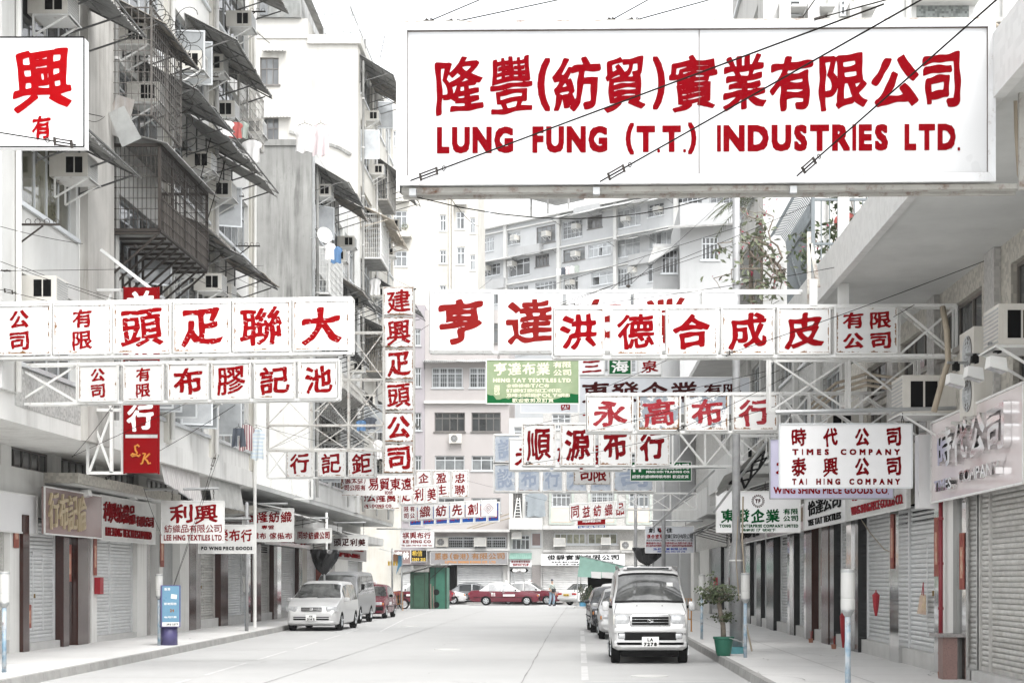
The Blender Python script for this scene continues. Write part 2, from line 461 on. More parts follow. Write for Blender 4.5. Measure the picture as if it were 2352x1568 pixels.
_glyph_cache = {}
def glyph(ch, style='brush', res=44):
 """-> (polygons in the unit box, boundary segments)"""
 key = (ch, style, res)
 if key in _glyph_cache: return _glyph_cache[key]
 seg = glyph_outline(ch)
 if len(seg) == 0:
  _glyph_cache[key] = ([], [], 0.3); return _glyph_cache[key]
 lo = seg.reshape(-1, 2).min(0); hi = seg.reshape(-1, 2).max(0)
 w = max(hi - lo)
 rad = {'brush': 0.034, 'dry': 0.038, 'thin': 0.014, 'sans': 0.016, 'bold': 0.058, 'heavy': 0.042}[style]
 if ord(ch) > 0x2000:
  per = np.sqrt(((seg[:, 0] - seg[:, 1]) ** 2).sum(1)).sum()
  rad *= min(1.2, max(0.36, 1.60 - per / 12.0))
 pad = rad * 1.6
 cjk = ord(ch) > 0x2000
 warp = cjk and style in ('brush', 'dry', 'heavy', 'thin')
 x0, y0 = lo[0] - pad - (0.02 if warp else 0), lo[1] - pad - (0.05 if warp else 0)
 x1, y1 = hi[0] + pad + (0.02 if warp else 0), hi[1] + pad + (0.05 if warp else 0)
 nx = max(8, int(res * (x1 - x0) / max(x1 - x0, y1 - y0))); ny = max(8, int(res * (y1 - y0) / max(x1 - x0, y1 - y0)))
 X, Y = np.meshgrid(np.linspace(x0, x1, nx + 1), np.linspace(y0, y1, ny + 1), indexing='ij')
 sx, sy = X.copy(), Y.copy()
 ph = (ord(ch) % 17) * 0.7
 if warp:
  cx = (x0 + x1) / 2
  sy = Y - 0.10 * (X - cx) + 0.012 * np.sin(9 * X + 4 * Y + ph)
  sx = X + 0.014 * np.sin(8 * Y + 3 * X + ph) + 0.03 * (Y - (y0 + y1) / 2)
 pts = np.stack([sx.ravel(), sy.ravel()], 1)
 a, b = seg[:, 0], seg[:, 1]
 py = pts[:, 1][:, None]; px = pts[:, 0][:, None]
 cond = (a[:, 1] > py) != (b[:, 1] > py)
 with np.errstate(divide='ignore', invalid='ignore'):
  xi = (b[:, 0] - a[:, 0]) * (py - a[:, 1]) / (b[:, 1] - a[:, 1]) + a[:, 0]
 inside = (np.sum(cond & (px < xi), 1) % 2) == 1
 if warp:
  th = R(40); ca, sa = math.cos(th), math.sin(th)
  T = np.array([[ca, sa], [-sa * 1.5, ca * 1.5]])
 else:
  T = np.eye(2)
 P_ = pts @ T.T; A = a @ T.T; B = b @ T.T
 AB = B - A
 L2 = (AB ** 2).sum(1) + 1e-12
 t = ((P_[:, None, :] - A[None]) * AB[None]).sum(2) / L2
 t = np.clip(t, 0, 1)
 D = P_[:, None, :] - (A[None] + t[..., None] * AB[None])
 if warp or cjk or style not in ('bold', 'sans', 'heavy'): d = np.sqrt((D ** 2).sum(2).min(1))
 else: d = np.abs(D).max(2).min(1)
 d = np.where(inside, d, -d).reshape(X.shape)
 rr = rad
 if warp:
  rr = rad * (1 + 0.45 * np.sin(11 * X + 7 * Y + ph) * np.sin(9 * Y - 6 * X + ph))
 f = d + rr
 if style == 'dry':
  q = np.sin(55 * (0.55 * X + Y) + 4 * np.sin(6 * X + ph)) * np.sin(9 * X - 7 * Y + ph)
  f = np.where((q > 0.80) & (f > 0.008), -0.004, f)
 polys = []
 bnd = []
 gx = np.linspace(0, 1, nx + 1); gy = np.linspace(0, 1, ny + 1)
 ins = f > 0
 for j in range(ny):
  run = None
  for i in range(nx):
   c = (ins[i, j], ins[i + 1, j], ins[i + 1, j + 1], ins[i, j + 1])
   if all(c):
    if run is None: run = i
    continue
   if run is not None:
    polys.append([(gx[run], gy[j]), (gx[i], gy[j]), (gx[i], gy[j + 1]), (gx[run], gy[j + 1])]); run = None
   if not any(c): continue
   cs = [(gx[i], gy[j], f[i, j]), (gx[i + 1], gy[j], f[i + 1, j]), (gx[i + 1], gy[j + 1], f[i + 1, j + 1]), (gx[i], gy[j + 1], f[i, j + 1])]
   poly = []; cross = []
   for k in range(4):
    p, q = cs[k], cs[(k + 1) % 4]
    if p[2] > 0: poly.append((p[0], p[1]))
    if (p[2] > 0) != (q[2] > 0):
     u = p[2] / (p[2] - q[2])
     pt = (p[0] + (q[0] - p[0]) * u, p[1] + (q[1] - p[1]) * u)
     poly.append(pt); cross.append(pt)
   if len(poly) >= 3: polys.append(poly)
   if len(cross) == 2: bnd.append(cross)
  if run is not None:
   polys.append([(gx[run], gy[j]), (gx[nx], gy[j]), (gx[nx], gy[j + 1]), (gx[run], gy[j + 1])])
 out = (polys, bnd, (x1 - x0) / (y1 - y0))
 _glyph_cache[key] = out
 return out
def put_glyph(mb, ch, fn, u0, v0, w, h, style, res, depth=0.0, back=None):
 polys, bnd, asp = glyph(ch, style, res)
 if ord(ch) > 0x2000:
  u0 -= w * .05; v0 -= h * .05; w *= 1.10; h *= 1.10
 for poly in polys:
  mb.add([fn(u0 + x * w, v0 + y * h, depth) for x, y in poly], [tuple(range(len(poly)))])
 if depth > 0:
  for (a, b) in bnd:
   A = (u0 + a[0] * w, v0 + a[1] * h); B = (u0 + b[0] * w, v0 + b[1] * h)
   mb.add([fn(A[0], A[1], 0), fn(B[0], B[1], 0), fn(B[0], B[1], depth), fn(A[0], A[1], depth)], [(0, 1, 2, 3)])
def is_cjk(ch): return ord(ch) > 0x2000
def put_line(mb, text, fn, u0, v0, w, h, style='brush', res=44, depth=0.0):
 """one line of writing filling the box u0..u0+w, v0..v0+h"""
 if all(is_cjk(c) or c == ' ' for c in text):
  n = len(text); adv = w / n; cw = adv * 0.92
  for i, ch in enumerate(text):
   if ch == ' ': continue
   hh = h; vv = v0
   if ch in '一—-': hh = h * 0.22; vv = v0 + h * 0.4
   if ch in '·、': hh = h * .3; put_glyph(mb, ch, fn, u0 + i * adv + adv * .35, v0 + (h * .35 if ch == '·' else 0), adv * .3, hh, style, 12, depth); continue
   put_glyph(mb, ch, fn, u0 + i * adv + (adv - cw) / 2, vv, cw, hh, style, res, depth)
  return
 items = []
 tot = 0
 for ch in text:
  if ch == ' ': items.append((ch, 0.34)); tot += 0.34; continue
  if is_cjk(ch): wd = 0.95
  elif ch in '.,:·': wd = 0.16
  else:
   seg = glyph_outline(ch).reshape(-1, 2)
   wd = (seg[:, 0].max() - seg[:, 0].min()) / 0.72 + 0.08
  items.append((ch, wd)); tot += wd + 0.035
 k = w / tot
 u = u0
 for ch, wd in items:
  if ch == ' ': u += 0.34 * k; continue
  if ch in '.': put_glyph(mb, ch, fn, u, v0, wd * k, h * 0.16, style, 8, depth)
  elif ch == ',': put_glyph(mb, ch, fn, u, v0 - h * .1, wd * k, h * 0.24, style, 8, depth)
  elif ch == ':': put_glyph(mb, ch, fn, u, v0 + h * .1, wd * k, h * 0.6, style, 12, depth)
  elif ch in '()': put_glyph(mb, ch, fn, u, v0 - h * .08, wd * k, h * 1.18, style, res, depth)
  elif ch == '-': put_glyph(mb, ch, fn, u, v0 + h * .4, wd * k, h * 0.16, style, 8, depth)
  elif ch.islower() and ch not in 'bdfhklitpgyjq': put_glyph(mb, ch, fn, u, v0, wd * k, h * .72, style, res, depth)
  elif ch in 'pgyq': put_glyph(mb, ch, fn, u, v0 - h * .25, wd * k, h * .97, style, res, depth)
  else: put_glyph(mb, ch, fn, u, v0, wd * k, h, style, res, depth)
  u += (wd + 0.035) * k
M['corr_b'] = mat('paler grey corrugated sheet', (0.38, 0.38, 0.365), 0.65, 0.1, var=0.2, vs=3, streak=0.7, scol=(0.12, 0.09, 0.06))
M['corr_c'] = mat('brown stained corrugated sheet', (0.27, 0.25, 0.22), 0.7, 0.0, var=0.2, vs=3, streak=0.9, rust=0.5, scol=(0.09, 0.06, 0.04))
M['cloth_greyg'] = mat('grey green cotton', (0.36, 0.40, 0.36), 0.9)
M['cloth_pale'] = mat('pale striped cotton', (0.62, 0.66, 0.66), 0.9, wave=('Z', 3.0, (0.45, 0.52, 0.58)))
M['tarp_grey'] = mat('grey dust sheet', (0.26, 0.29, 0.31), 0.8, var=0.1)
M['poster_wood'] = mat('weathered bamboo', (0.34, 0.30, 0.24), 0.8, var=0.1)
M['glass_pale'] = mat('pale window glass', (0.42, 0.44, 0.45), 0.08, var=0.2, vs=1.5, objrand=0.3, spec=0.8)  # paler pane colour, also used on open casements
M['granite_red'] = mat('reddish granite', (0.26, 0.16, 0.14), 0.4, fleck=0.5, var=0.1)
M['fascia_grey'] = mat('speckled grey fascia', (0.27, 0.265, 0.27), 0.5, var=0.1, vs=2, fleck=0.3)
M['wall_grey'] = mat('light grey render', (0.42, 0.425, 0.425), 0.9, var=0.05, vs=0.8, streak=0.3, scol=(0.28, 0.28, 0.27))
M['fence_light'] = mat('thin grey bars', (0.13, 0.12, 0.11), 0.7, 0.1, var=0.1)
M['bracket_grey'] = mat('grey bracket steel', (0.12, 0.12, 0.115), 0.7, 0.1, var=0.1)
class Fr:
 def __init__(self, o, u, n, key):
  self.o = Vector(o); self.u = Vector(u); self.n = Vector(n); self.key = key
 def __call__(self, u, n, z):
  return self.o + self.u * u + self.n * n + UP * z
 def box(self, mb, u0, u1, n0, n1, z0, z1):
  c = [self(u0, n0, z0), self(u1, n0, z0), self(u1, n1, z0), self(u0, n1, z0), self(u0, n0, z1), self(u1, n0, z1), self(u1, n1, z1), self(u0, n1, z1)]
  return mb.hexa(c)
def FL(X): return Fr((X, 0, 0), (0, 1, 0), (1, 0, 0), 'L')
def FRt(X): return Fr((X, 0, 0), (0, 1, 0), (-1, 0, 0), 'R')
def FF(Y): return Fr((0, Y, 0), (1, 0, 0), (0, -1, 0), 'F')
def wallgrid(mb, fr, u0, u1, z0, z1, ops, depth=0.22):
 us = sorted(set([u0, u1] + [v for o in ops for v in (o[0], o[1]) if u0 < v < u1]))
 zs = sorted(set([z0, z1] + [v for o in ops for v in (o[2], o[3]) if z0 < v < z1]))
 for i in range(len(us) - 1):
  for j in range(len(zs) - 1):
   cu, cz = (us[i] + us[i + 1]) / 2, (zs[j] + zs[j + 1]) / 2
   if any(o[0] < cu < o[1] and o[2] < cz < o[3] for o in ops): continue
   mb.quad(fr(us[i], 0, zs[j]), fr(us[i + 1], 0, zs[j]), fr(us[i + 1], 0, zs[j + 1]), fr(us[i], 0, zs[j + 1]))
 for a, b, c, d in [o[:4] for o in ops]:
  mb.quad(fr(a, 0, c), fr(a, -depth, c), fr(a, -depth, d), fr(a, 0, d))
  mb.quad(fr(b, 0, c), fr(b, 0, d), fr(b, -depth, d), fr(b, -depth, c))
  mb.quad(fr(a, 0, c), fr(b, 0, c), fr(b, -depth, c), fr(a, -depth, c))
  mb.quad(fr(a, 0, d), fr(a, -depth, d), fr(b, -depth, d), fr(b, 0, d))
_pm = {}
def pane_mesh(fr, w, h, mt):
 k = (fr.key, round(w, 2), round(h, 2), mt)
 if k not in _pm:
  me = bpy.data.meshes.new('pane')
  mb = MB(); f0 = Fr((0, 0, 0), fr.u, fr.n, fr.key)
  f0.box(mb, -w / 2, w / 2, -0.006, 0.006, -h / 2, h / 2)
  me.from_pydata(mb.v, [], mb.f); me.materials.append(M[mt]); me.update()
  _pm[k] = me
 return _pm[k]
def window(parent, fr, u0, u1, z0, z1, nx=4, tr=0.28, fm='alu', gm='glass', depth=0.14, bar=0.045, nz=1, opened=0, back=True, curtain=0.0, grille=False, sill=True):
 """frame with mullions and a transom, set back in its opening; panes are its sub-parts"""
 mb = MB()
 d0, d1 = -depth - 0.03, -depth + 0.02
 fr.box(mb, u0, u1, d0, d1, z0, z0 + bar); fr.box(mb, u0, u1, d0, d1, z1 - bar, z1)
 zt = z1 - (z1 - z0) * tr if tr else None
 for i in range(nx + 1):
  u = u0 + (u1 - u0) * i / nx
  b = bar if i in (0, nx) else bar * 0.8
  ua = min(max(u - b / 2, u0), u1 - b)
  fr.box(mb, ua, ua + b, d0, d1 + 0.003, z0 + bar, z1 - bar)
 if tr: fr.box(mb, u0, u1, d0, d1 + 0.005, zt - bar / 2, zt + bar / 2)
 if sill: fr.box(mb, u0 - 0.08, u1 + 0.08, 0.003, 0.07, z0 - 0.09, z0 - 0.01)
 if grille:
  n = int((u1 - u0) / 0.13)
  for i in range(n):
   u = u0 + (i + .5) * (u1 - u0) / n
   fr.box(mb, u - .008, u + .008, 0.0, 0.016, z0 + .02, z1 - .02)
  for q in (.25, .5, .75): fr.box(mb, u0, u1, 0.002, 0.018, z0 + (z1 - z0) * q, z0 + (z1 - z0) * q + .02)
 w = mb.build('window', fm, parent)
 spans = [(z0 + bar, z1 - bar)] if not tr else [(z0 + bar, zt - bar / 2), (zt + bar / 2, z1 - bar)]
 pw = (u1 - u0) / nx - bar * 0.8
 for (a, b) in spans:
  me = pane_mesh(fr, pw, b - a, gm)
  for i in range(nx):
   uc = u0 + (u1 - u0) * (i + .5) / nx
   o = bpy.data.objects.new('pane', me); COL.objects.link(o); o.parent = w
   o.location = fr(uc, -depth - 0.01, (a + b) / 2) - wloc(w)
   if b - a > 0.5 and opened and random.random() < opened:
    ang = R(random.choice([55, 70, 85])) * (-1 if fr.key == 'L' else 1)
    o.rotation_euler = (0, 0, ang)
    hinge = fr(uc - pw / 2, -depth + 0.02, (a + b) / 2)
    o.location = hinge + Matrix.Rotation(ang, 3, 'Z') @ (fr.u * (pw / 2)) - wloc(w)
    cb = MB(); f0 = Fr((0, 0, 0), fr.u, fr.n, fr.key)
    for (p, q, r_, t_) in ((-pw / 2, -pw / 2 + .04, a - b, b - a), (pw / 2 - .04, pw / 2, a - b, b - a)): f0.box(cb, p, q, -.02, .02, r_ / 2, t_ / 2)
    for (r_, t_) in (((a - b) / 2, (a - b) / 2 + .04), ((b - a) / 2 - .04, (b - a) / 2)): f0.box(cb, -pw / 2, pw / 2, -.021, .021, r_, t_)
    me2 = bpy.data.meshes.new('casement'); me2.from_pydata(cb.v, [], cb.f); me2.materials.append(M['alu'])
    o.data = pane_mesh(fr, pw, b - a, 'glass_pale')
    c2 = bpy.data.objects.new('casement', me2); COL.objects.link(c2); c2.parent = w; c2.location = o.location; c2.rotation_euler = o.rotation_euler
 return w
def make_ac(fr, scale=1.0, big=False):
 f = Fr((0, 0, 0), fr.u, fr.n, fr.key)
 w, h, d = (0.66 * scale, 0.44 * scale, 0.62 * scale)
 t = bpy.data.objects.new('air_conditioner', None); COL.objects.link(t)
 mb = MB(); f.box(mb, 0, w, -.1, d, 0, h); mb.build('body', 'ac', t)
 mb = MB(); 
 for i in range(9): f.box(mb, .03, w - .03, d + .001, d + .008, h * (.06 + .1 * i), h * (.06 + .1 * i) + h * .05)
 mb.build('grille', 'steel', t)
 for e in (-1,):
  mb = MB(); f.box(mb, -.006, .0, d * .35, d * .58, h * .16, h * .84); mb.build('vent', 'dark', t)
  mb = MB(); f.box(mb, -.006, .0, d * .62, d * .85, h * .16, h * .84); mb.build('vent', 'dark', t)
 if True:
  mb = MB()
  for u in (.02, w - .02):
   mb.bar(f(u, 0, -.02), f(u, d + .04, -.02), .035); mb.bar(f(u, 0, -h * .9), f(u, d, -.03), .03); mb.bar(f(u, 0, -.02), f(u, 0, -h * .9), .03)
  mb.bar(f(0, d + .02, -.02), f(w, d + .02, -.02), .03); f.box(mb, -.03, w + .03, 0, d + .06, -.035, -.022)
  mb.build('bracket', 'frame', t)
 return t
def make_fan_unit(fr, two=False):
 f = Fr((0, 0, 0), fr.u, fr.n, fr.key)
 w, h, d = .85, (1.25 if two else .62), .32
 t = bpy.data.objects.new('condenser_unit', None); COL.objects.link(t)
 mb = MB(); f.box(mb, 0, w, .04, .04 + d, 0, h); mb.build('body', 'ac', t)
 for k in range(2 if two else 1):
  c = f(w * .42, .04 + d, h * (.5 if not two else (.26 + .48 * k)))
  mb = MB(); mb.disc(c, f.n, .24, .012, 24); mb.build('fan', 'alu_dark', t)
  mb = MB()
  for r in (.06, .12, .18, .235):
   pts = [c + f.n * .02 + f.u * (r * math.cos(a * .3927)) + UP * (r * math.sin(a * .3927)) for a in range(17)]
   mb.tube(pts, .006, 4)
  for a in range(8): mb.tube([c + f.n * .02, c + f.n * .02 + f.u * (.235 * math.cos(a * .785)) + UP * (.235 * math.sin(a * .785))], .006, 4)
  mb.build('guard', 'alu', t)
 mb = MB()
 for u in (.05, w - .05): mb.bar(f(u, 0, -.03), f(u, .5, -.03), .04); mb.bar(f(u, 0, -.4), f(u, .45, -.04), .03)
 mb.build('bracket', 'frame_rust', t)
 return t
_ac = {}
AC_GROUP = 'air conditioners on the house fronts'
_lab = {}
def uniq(label):
 """counts how often a label is used (only look-alikes may share one)"""
 _lab[label] = _lab.get(label, 0) + 1
 return label
def put_ac(fr, u, z, label, kind='box', scale=1.0):
 k = (fr.key, kind, scale)
 loc = fr(u, 0, z)
 if k not in _ac:
  o = {'box': lambda: make_ac(fr, scale), 'fan': lambda: make_fan_unit(fr), 'fan2': lambda: make_fan_unit(fr, True)}[kind]()
  _ac[k] = o
 else:
  o = copy_tree(_ac[k])
 o.location = loc
 tag(o, uniq(label), 'air conditioner', AC_GROUP)
 return o
def awning(fr, u0, u1, z, out, drop, label, m='corr', brackets=True, step=1.0, group='corrugated window awnings', amp=0.018, per=0.13, frame='bracket_grey'):
 t = thing('awning', fr((u0 + u1) / 2, 0, z - drop), uniq(label), 'awning', group)
 mb = MB()
 n = max(6, int((u1 - u0) / per) * 4)
 vs = []; L = math.hypot(out, drop)
 nn, nz = drop / L, out / L
 jag = random.Random(int(u0 * 100 + z * 10))
 _skip = 0
 for i in range(0):
  u = u0 + (u1 - u0) * i / n
  a = amp * math.sin(i * math.pi / 2)
  e = jag.uniform(-.012, .012)
  for th in (0, -0.006):
   vs.append(fr(u, nn * (a + th), z + nz * (a + th)))
   vs.append(fr(u, out + e + nn * (a + th), z - drop - e * .5 + nz * (a + th)))
 ns = max(1, int((u1 - u0) / 1.9)) if m in ('corr', 'corr_light', 'fibre') else 1
 ua = u0
 for q in range(ns):
  ub = u1 if q == ns - 1 else u0 + (u1 - u0) * (q + 1) / ns + jag.uniform(-.3, .3)
  o2, d2, zz = out * jag.uniform(.88, 1.04), drop * jag.uniform(.86, 1.12), jag.uniform(-.05, .04) + (.012 if q % 2 else 0)
  if ns == 1: o2, d2, zz = out, drop, 0
  tw = jag.uniform(-.05, .05) if ns > 1 else 0
  n = max(4, int((ub - ua) / per) * 4); vs = []; mb = MB()
  for i in range(n + 1):
   f_ = i / n; u = ua - .02 + (ub - ua + .04) * f_
   a = amp * math.sin(i * math.pi / 2); e = jag.uniform(-.015, .015); sag = .03 * math.sin(f_ * math.pi) * (ns > 1)
   for th in (0, -0.006):
    vs.append(fr(u, nn * (a + th), z + zz + nz * (a + th)))
    vs.append(fr(u, o2 + e + nn * (a + th), z + zz - d2 - e * .5 - sag + tw * f_ + nz * (a + th)))
  fs = []
  for i in range(n):
   b = i * 4
   fs += [(b, b + 4, b + 5, b + 1), (b + 2, b + 3, b + 7, b + 6), (b + 1, b + 5, b + 7, b + 3), (b, b + 2, b + 6, b + 4)]
  mb.add(vs, fs)
  mm = m
  if m == 'corr': mm = jag.choice(['corr', 'corr', 'corr_b', 'corr_c'])
  mb.build('roof_sheet', mm, t)
  ua = ub
 if brackets:
  k = max(2, int((u1 - u0) / step) + 1)
  for i in range(k):
   u = u0 + .05 + (u1 - u0 - .1) * i / (k - 1)
   b = MB()
   b.bar(fr(u, 0, z - .04), fr(u, out, z - drop - .04), .035); b.bar(fr(u, 0.01, z - drop - .35), fr(u, out * .85, z - drop * .9 - .05), .03); b.bar(fr(u, 0.02, z - drop - .4), fr(u, 0.02, z - .04), .03)
   b.build('bracket', frame, t)
  b = MB()
  for q in (.33, .66, .98):
   b.bar(fr(u0, out * q, z - drop * q - .03), fr(u1, out * q, z - drop * q - .03), .03)
  b.build('purlin', frame, t)
 return t
def cage(fr, u0, u1, z0, z1, out, label, m='dark_steel', roof=True, pitch=0.12, mesh_low=False, group=None, rackets=True, fw=.06, floor=True):
 t = thing('window_cage', fr((u0 + u1) / 2, 0, z0), label, 'window cage', group)
 mb = MB()
 for u in (u0, u1):
  for n in (0.02, out): mb.bar(fr(u, n, z0), fr(u, n, z1), fw)
 for z in (z0, z1):
  mb.bar(fr(u0, out, z), fr(u1, out, z), fw); mb.bar(fr(u0, .02, z), fr(u0, out, z), fw); mb.bar(fr(u1, .02, z), fr(u1, out, z), fw)
 k = int((u1 - u0) / 1.0)
 for i in range(1, k): u = u0 + (u1 - u0) * i / k; mb.bar(fr(u, out, z0), fr(u, out, z1), .045)
 mb.build('frame', m, t)
 mb = MB(); n = int((u1 - u0) / pitch)
 for i in range(n + 1):
  u = u0 + (u1 - u0) * i / n; mb.bar(fr(u, out + .02, z0), fr(u, out + .02, z1), .014)
 q = int((z1 - z0) / .22)
 for i in range(q + 1): z = z0 + (z1 - z0) * i / q; mb.bar(fr(u0, out + .03, z), fr(u1, out + .03, z), .014)
 mb.build('front_grille', m, t)
 for u in (u0, u1):
  mb = MB(); n = int(out / (pitch * .75))
  for i in range(n + 1): a = out * i / n; mb.bar(fr(u, a, z0), fr(u, a, z1), .013)
  for i in range(q + 1): z = z0 + (z1 - z0) * i / q; mb.bar(fr(u - .01, 0, z), fr(u - .01, out, z), .013)
  mb.build('end_grille', m, t)
 if mesh_low:
  mb = MB(); fr.box(mb, u0 + .3, u1, out - .01, out - .004, z0, z0 + (z1 - z0) * .42); mb.build('mesh_panel', 'mesh_dark', t)
 mb = MB(); nseg = int((u1 - u0) / .06)
 for i in range(nseg):
  a = u0 + (u1 - u0) * i / nseg; b = a + (u1 - u0) / nseg
  dz = .03 if i % 2 else 0
  mb.quad(fr(a, 0, z0 - .03 + dz), fr(b, 0, z0 - .03 + (.03 - dz)), fr(b, out, z0 - .03 + (.03 - dz)), fr(a, out, z0 - .03 + dz))
 if floor: mb.build('floor_sheet', 'corr', t)
 if rackets:
  k = int((u1 - u0) / .5)
  for i in range(k + 1):
   u = u0 + (u1 - u0) * i / k
   b = MB(); b.bar(fr(u, 0, z0 - .07), fr(u, out, z0 - .07), .05); b.bar(fr(u, 0.02, z0 - 1.0), fr(u, out * .95, z0 - .1), .04); b.bar(fr(u, .02, z0 - 1.05), fr(u, .02, z0 - .05), .05)
   b.build('bracket', m, t)
 if roof:
  mb = MB(); n = int((u1 - u0) / .1) * 2; vs = []
  for i in range(n + 1):
   u = u0 - .1 + (u1 - u0 + .2) * i / n; a = .02 * (i % 2)
   vs += [fr(u, 0, z1 + .35 + a), fr(u, out + .18, z1 + .02 + a), fr(u, 0, z1 + .33 + a), fr(u, out + .18, z1 + a)]
  fs = []
  for i in range(n):
   b = i * 4; fs += [(b, b + 4, b + 5, b + 1), (b + 2, b + 3, b + 7, b + 6), (b + 1, b + 5, b + 7, b + 3)]
  mb.add(vs, fs); mb.build('roof_sheet', 'corr', t)
 return t
M['mesh_dark'] = mat('fine wire mesh', (0.16, 0.14, 0.12), 0.7, 0.2, var=0.1, vs=30)
def shirt(loc, w, h, m, label, rot=0.0, trousers=False, group='washing hung out of windows'):
 """hanging garment facing the street end, with sleeves and folds"""
 t = thing('hanging_garment', loc, uniq(label), 'laundry', group)
 mb = MB()
 rs = random.Random(int(loc[0] * 31 + loc[2] * 17))
 nx, nz = 12, 10
 def outline(v):
  if trousers: return .32 + .12 * v
  if v < .12: return .22 + 1.9 * v
  if v < .38: return .50 - .25 * (v - .12)
  return .33 + .07 * v
 vs = []
 ph = rs.uniform(0, 6)
 for s_ in (0, 1):
  for j in range(nz + 1):
   v = j / nz
   hw = outline(v) * w
   for i in range(nx + 1):
    x = (i / nx * 2 - 1)
    y = .035 * math.sin(x * 7 + ph + 2 * v) * (0.3 + v) + (.02 if s_ else -.02) * (1 - x * x)
    z = -v * h - (.03 * h * math.cos(x * 5 + ph) if j == nz else 0)
    vs.append((loc[0] + x * hw * math.cos(rot) - y * math.sin(rot), loc[1] + x * hw * math.sin(rot) + y * math.cos(rot), loc[2] + z))
 fs = []
 N = (nx + 1) * (nz + 1)
 for j in range(nz):
  for i in range(nx):
   if trousers and j > 3 and i in (5, 6): continue
   a = j * (nx + 1) + i
   fs.append((a, a + nx + 1, a + nx + 2, a + 1)); fs.append((a + N, a + N + 1, a + N + nx + 2, a + N + nx + 1))
 mb.add(vs, fs); mb.build('cloth', m, t, smooth=True)
 mb = MB()
 c = Vector(loc); e = Vector((math.cos(rot), math.sin(rot), 0))
 mb.tube([c - e * w * .3 - UP * .02, c + UP * .05, c + e * w * .3 - UP * .02], .006, 4); mb.tube([c + UP * .05, c + UP * .13], .005, 4)
 mb.build('hanger', 'wire', t)
 return t
def rack(fr, u, z, out, label, ring=True, m='dark_steel'):
 """iron arm that carries bamboo poles"""
 t = thing('drying_bracket', fr(u, 0, z), uniq(label), 'drying bracket', 'clothes drying brackets')
 mb = MB(); mb.bar(fr(u, 0, z), fr(u, out, z), .035); mb.bar(fr(u, 0.01, z - .35), fr(u, out * .6, z - .02), .025); mb.bar(fr(u, .01, z - .4), fr(u, .01, z + .05), .04)
 mb.build('arm', m, t)
 mb = MB()
 for k in range(4):
  c = fr(u, out * (.25 + .22 * k), z + .05)
  mb.tube([c + fr.n * (.05 * math.cos(a * .785)) + UP * (.05 * math.sin(a * .785)) for a in range(9)], .006, 4)
 mb.build('ring', m, t)
 return t
def kerb_left(y):
 pts = [(-10, -8.4), (20, -8.5), (33, -8.86), (51, -9.45), (60, -9.95), (75, -10.2), (92, -10.3)]
 for (a, b), (c, d) in zip(pts, pts[1:]):
  if a <= y <= c: return b + (d - b) * (y - a) / (c - a)
 return pts[0][1] if y < pts[0][0] else pts[-1][1]
KR = 2.75
mb = MB(); mb.quad((-400, -60, 0), (400, -60, 0), (400, 900, 0), (-400, 900, 0)); tag(mb.build('road', 'road'), kind='structure')
PZ = 0.14
def pavement():
 mb = MB()
 ys = list(range(-10, 93, 3))
 for a, b in zip(ys, ys[1:]):
  mb.quad((-30, a, PZ), (kerb_left(a) - .12, a, PZ), (kerb_left(b) - .12, b, PZ), (-30, b, PZ))
 tag(mb.build('pavement_left', 'pave'), kind='structure')
 mb = MB(); mb.box(KR + .12, 60, -10, 82, 0.0, PZ); tag(mb.build('pavement_right', 'pave'), kind='structure')
 mb = MB(); mb.box(-80, 80, 107.0, 112, 0.0, PZ); tag(mb.build('pavement_far', 'pave'), kind='structure')
pavement()
def kerbs():
 """kerb stones, each a piece"""
 root = bpy.data.objects.new('kerb_left', None); COL.objects.link(root); tag(root, kind='structure')
 root2 = bpy.data.objects.new('kerb_right', None); COL.objects.link(root2); tag(root2, kind='structure')
 me = None
 y = 16.0
 while y < 92:
  L = 0.92
  x = kerb_left(y); x2 = kerb_left(y + L)
  mb = MB(); mb.hexa([(x - .13, y + .008, 0), (x, y + .008, 0), (x2, y + L - .008, 0), (x2 - .13, y + L - .008, 0), (x - .13, y + .008, PZ + .004), (x - .02, y + .008, PZ + .004), (x2 - .02, y + L - .008, PZ + .004), (x2 - .13, y + L - .008, PZ + .004)])
  mb.build('kerbstone', 'kerb', root); y += L
 mbk = MB(); mbk.hexa([(0, .008, 0), (.13, .008, 0), (.13, .912, 0), (0, .912, 0), (.02, .008, PZ + .004), (.13, .008, PZ + .004), (.13, .912, PZ + .004), (.02, .912, PZ + .004)])
 mk = bpy.data.meshes.new('kerbstone'); mk.from_pydata(mbk.v, [], mbk.f); mk.materials.append(M['kerb'])
 y = 14.0
 while y < 80:
  dup_mesh('kerbstone', mk, root2, (KR, y, 0)); y += .92
 mb = MB(); mb.box(-80, 80, 106.87, 107.0, 0, PZ + .004); tag(mb.build('kerb_far', 'kerb'), kind='structure')
kerbs()
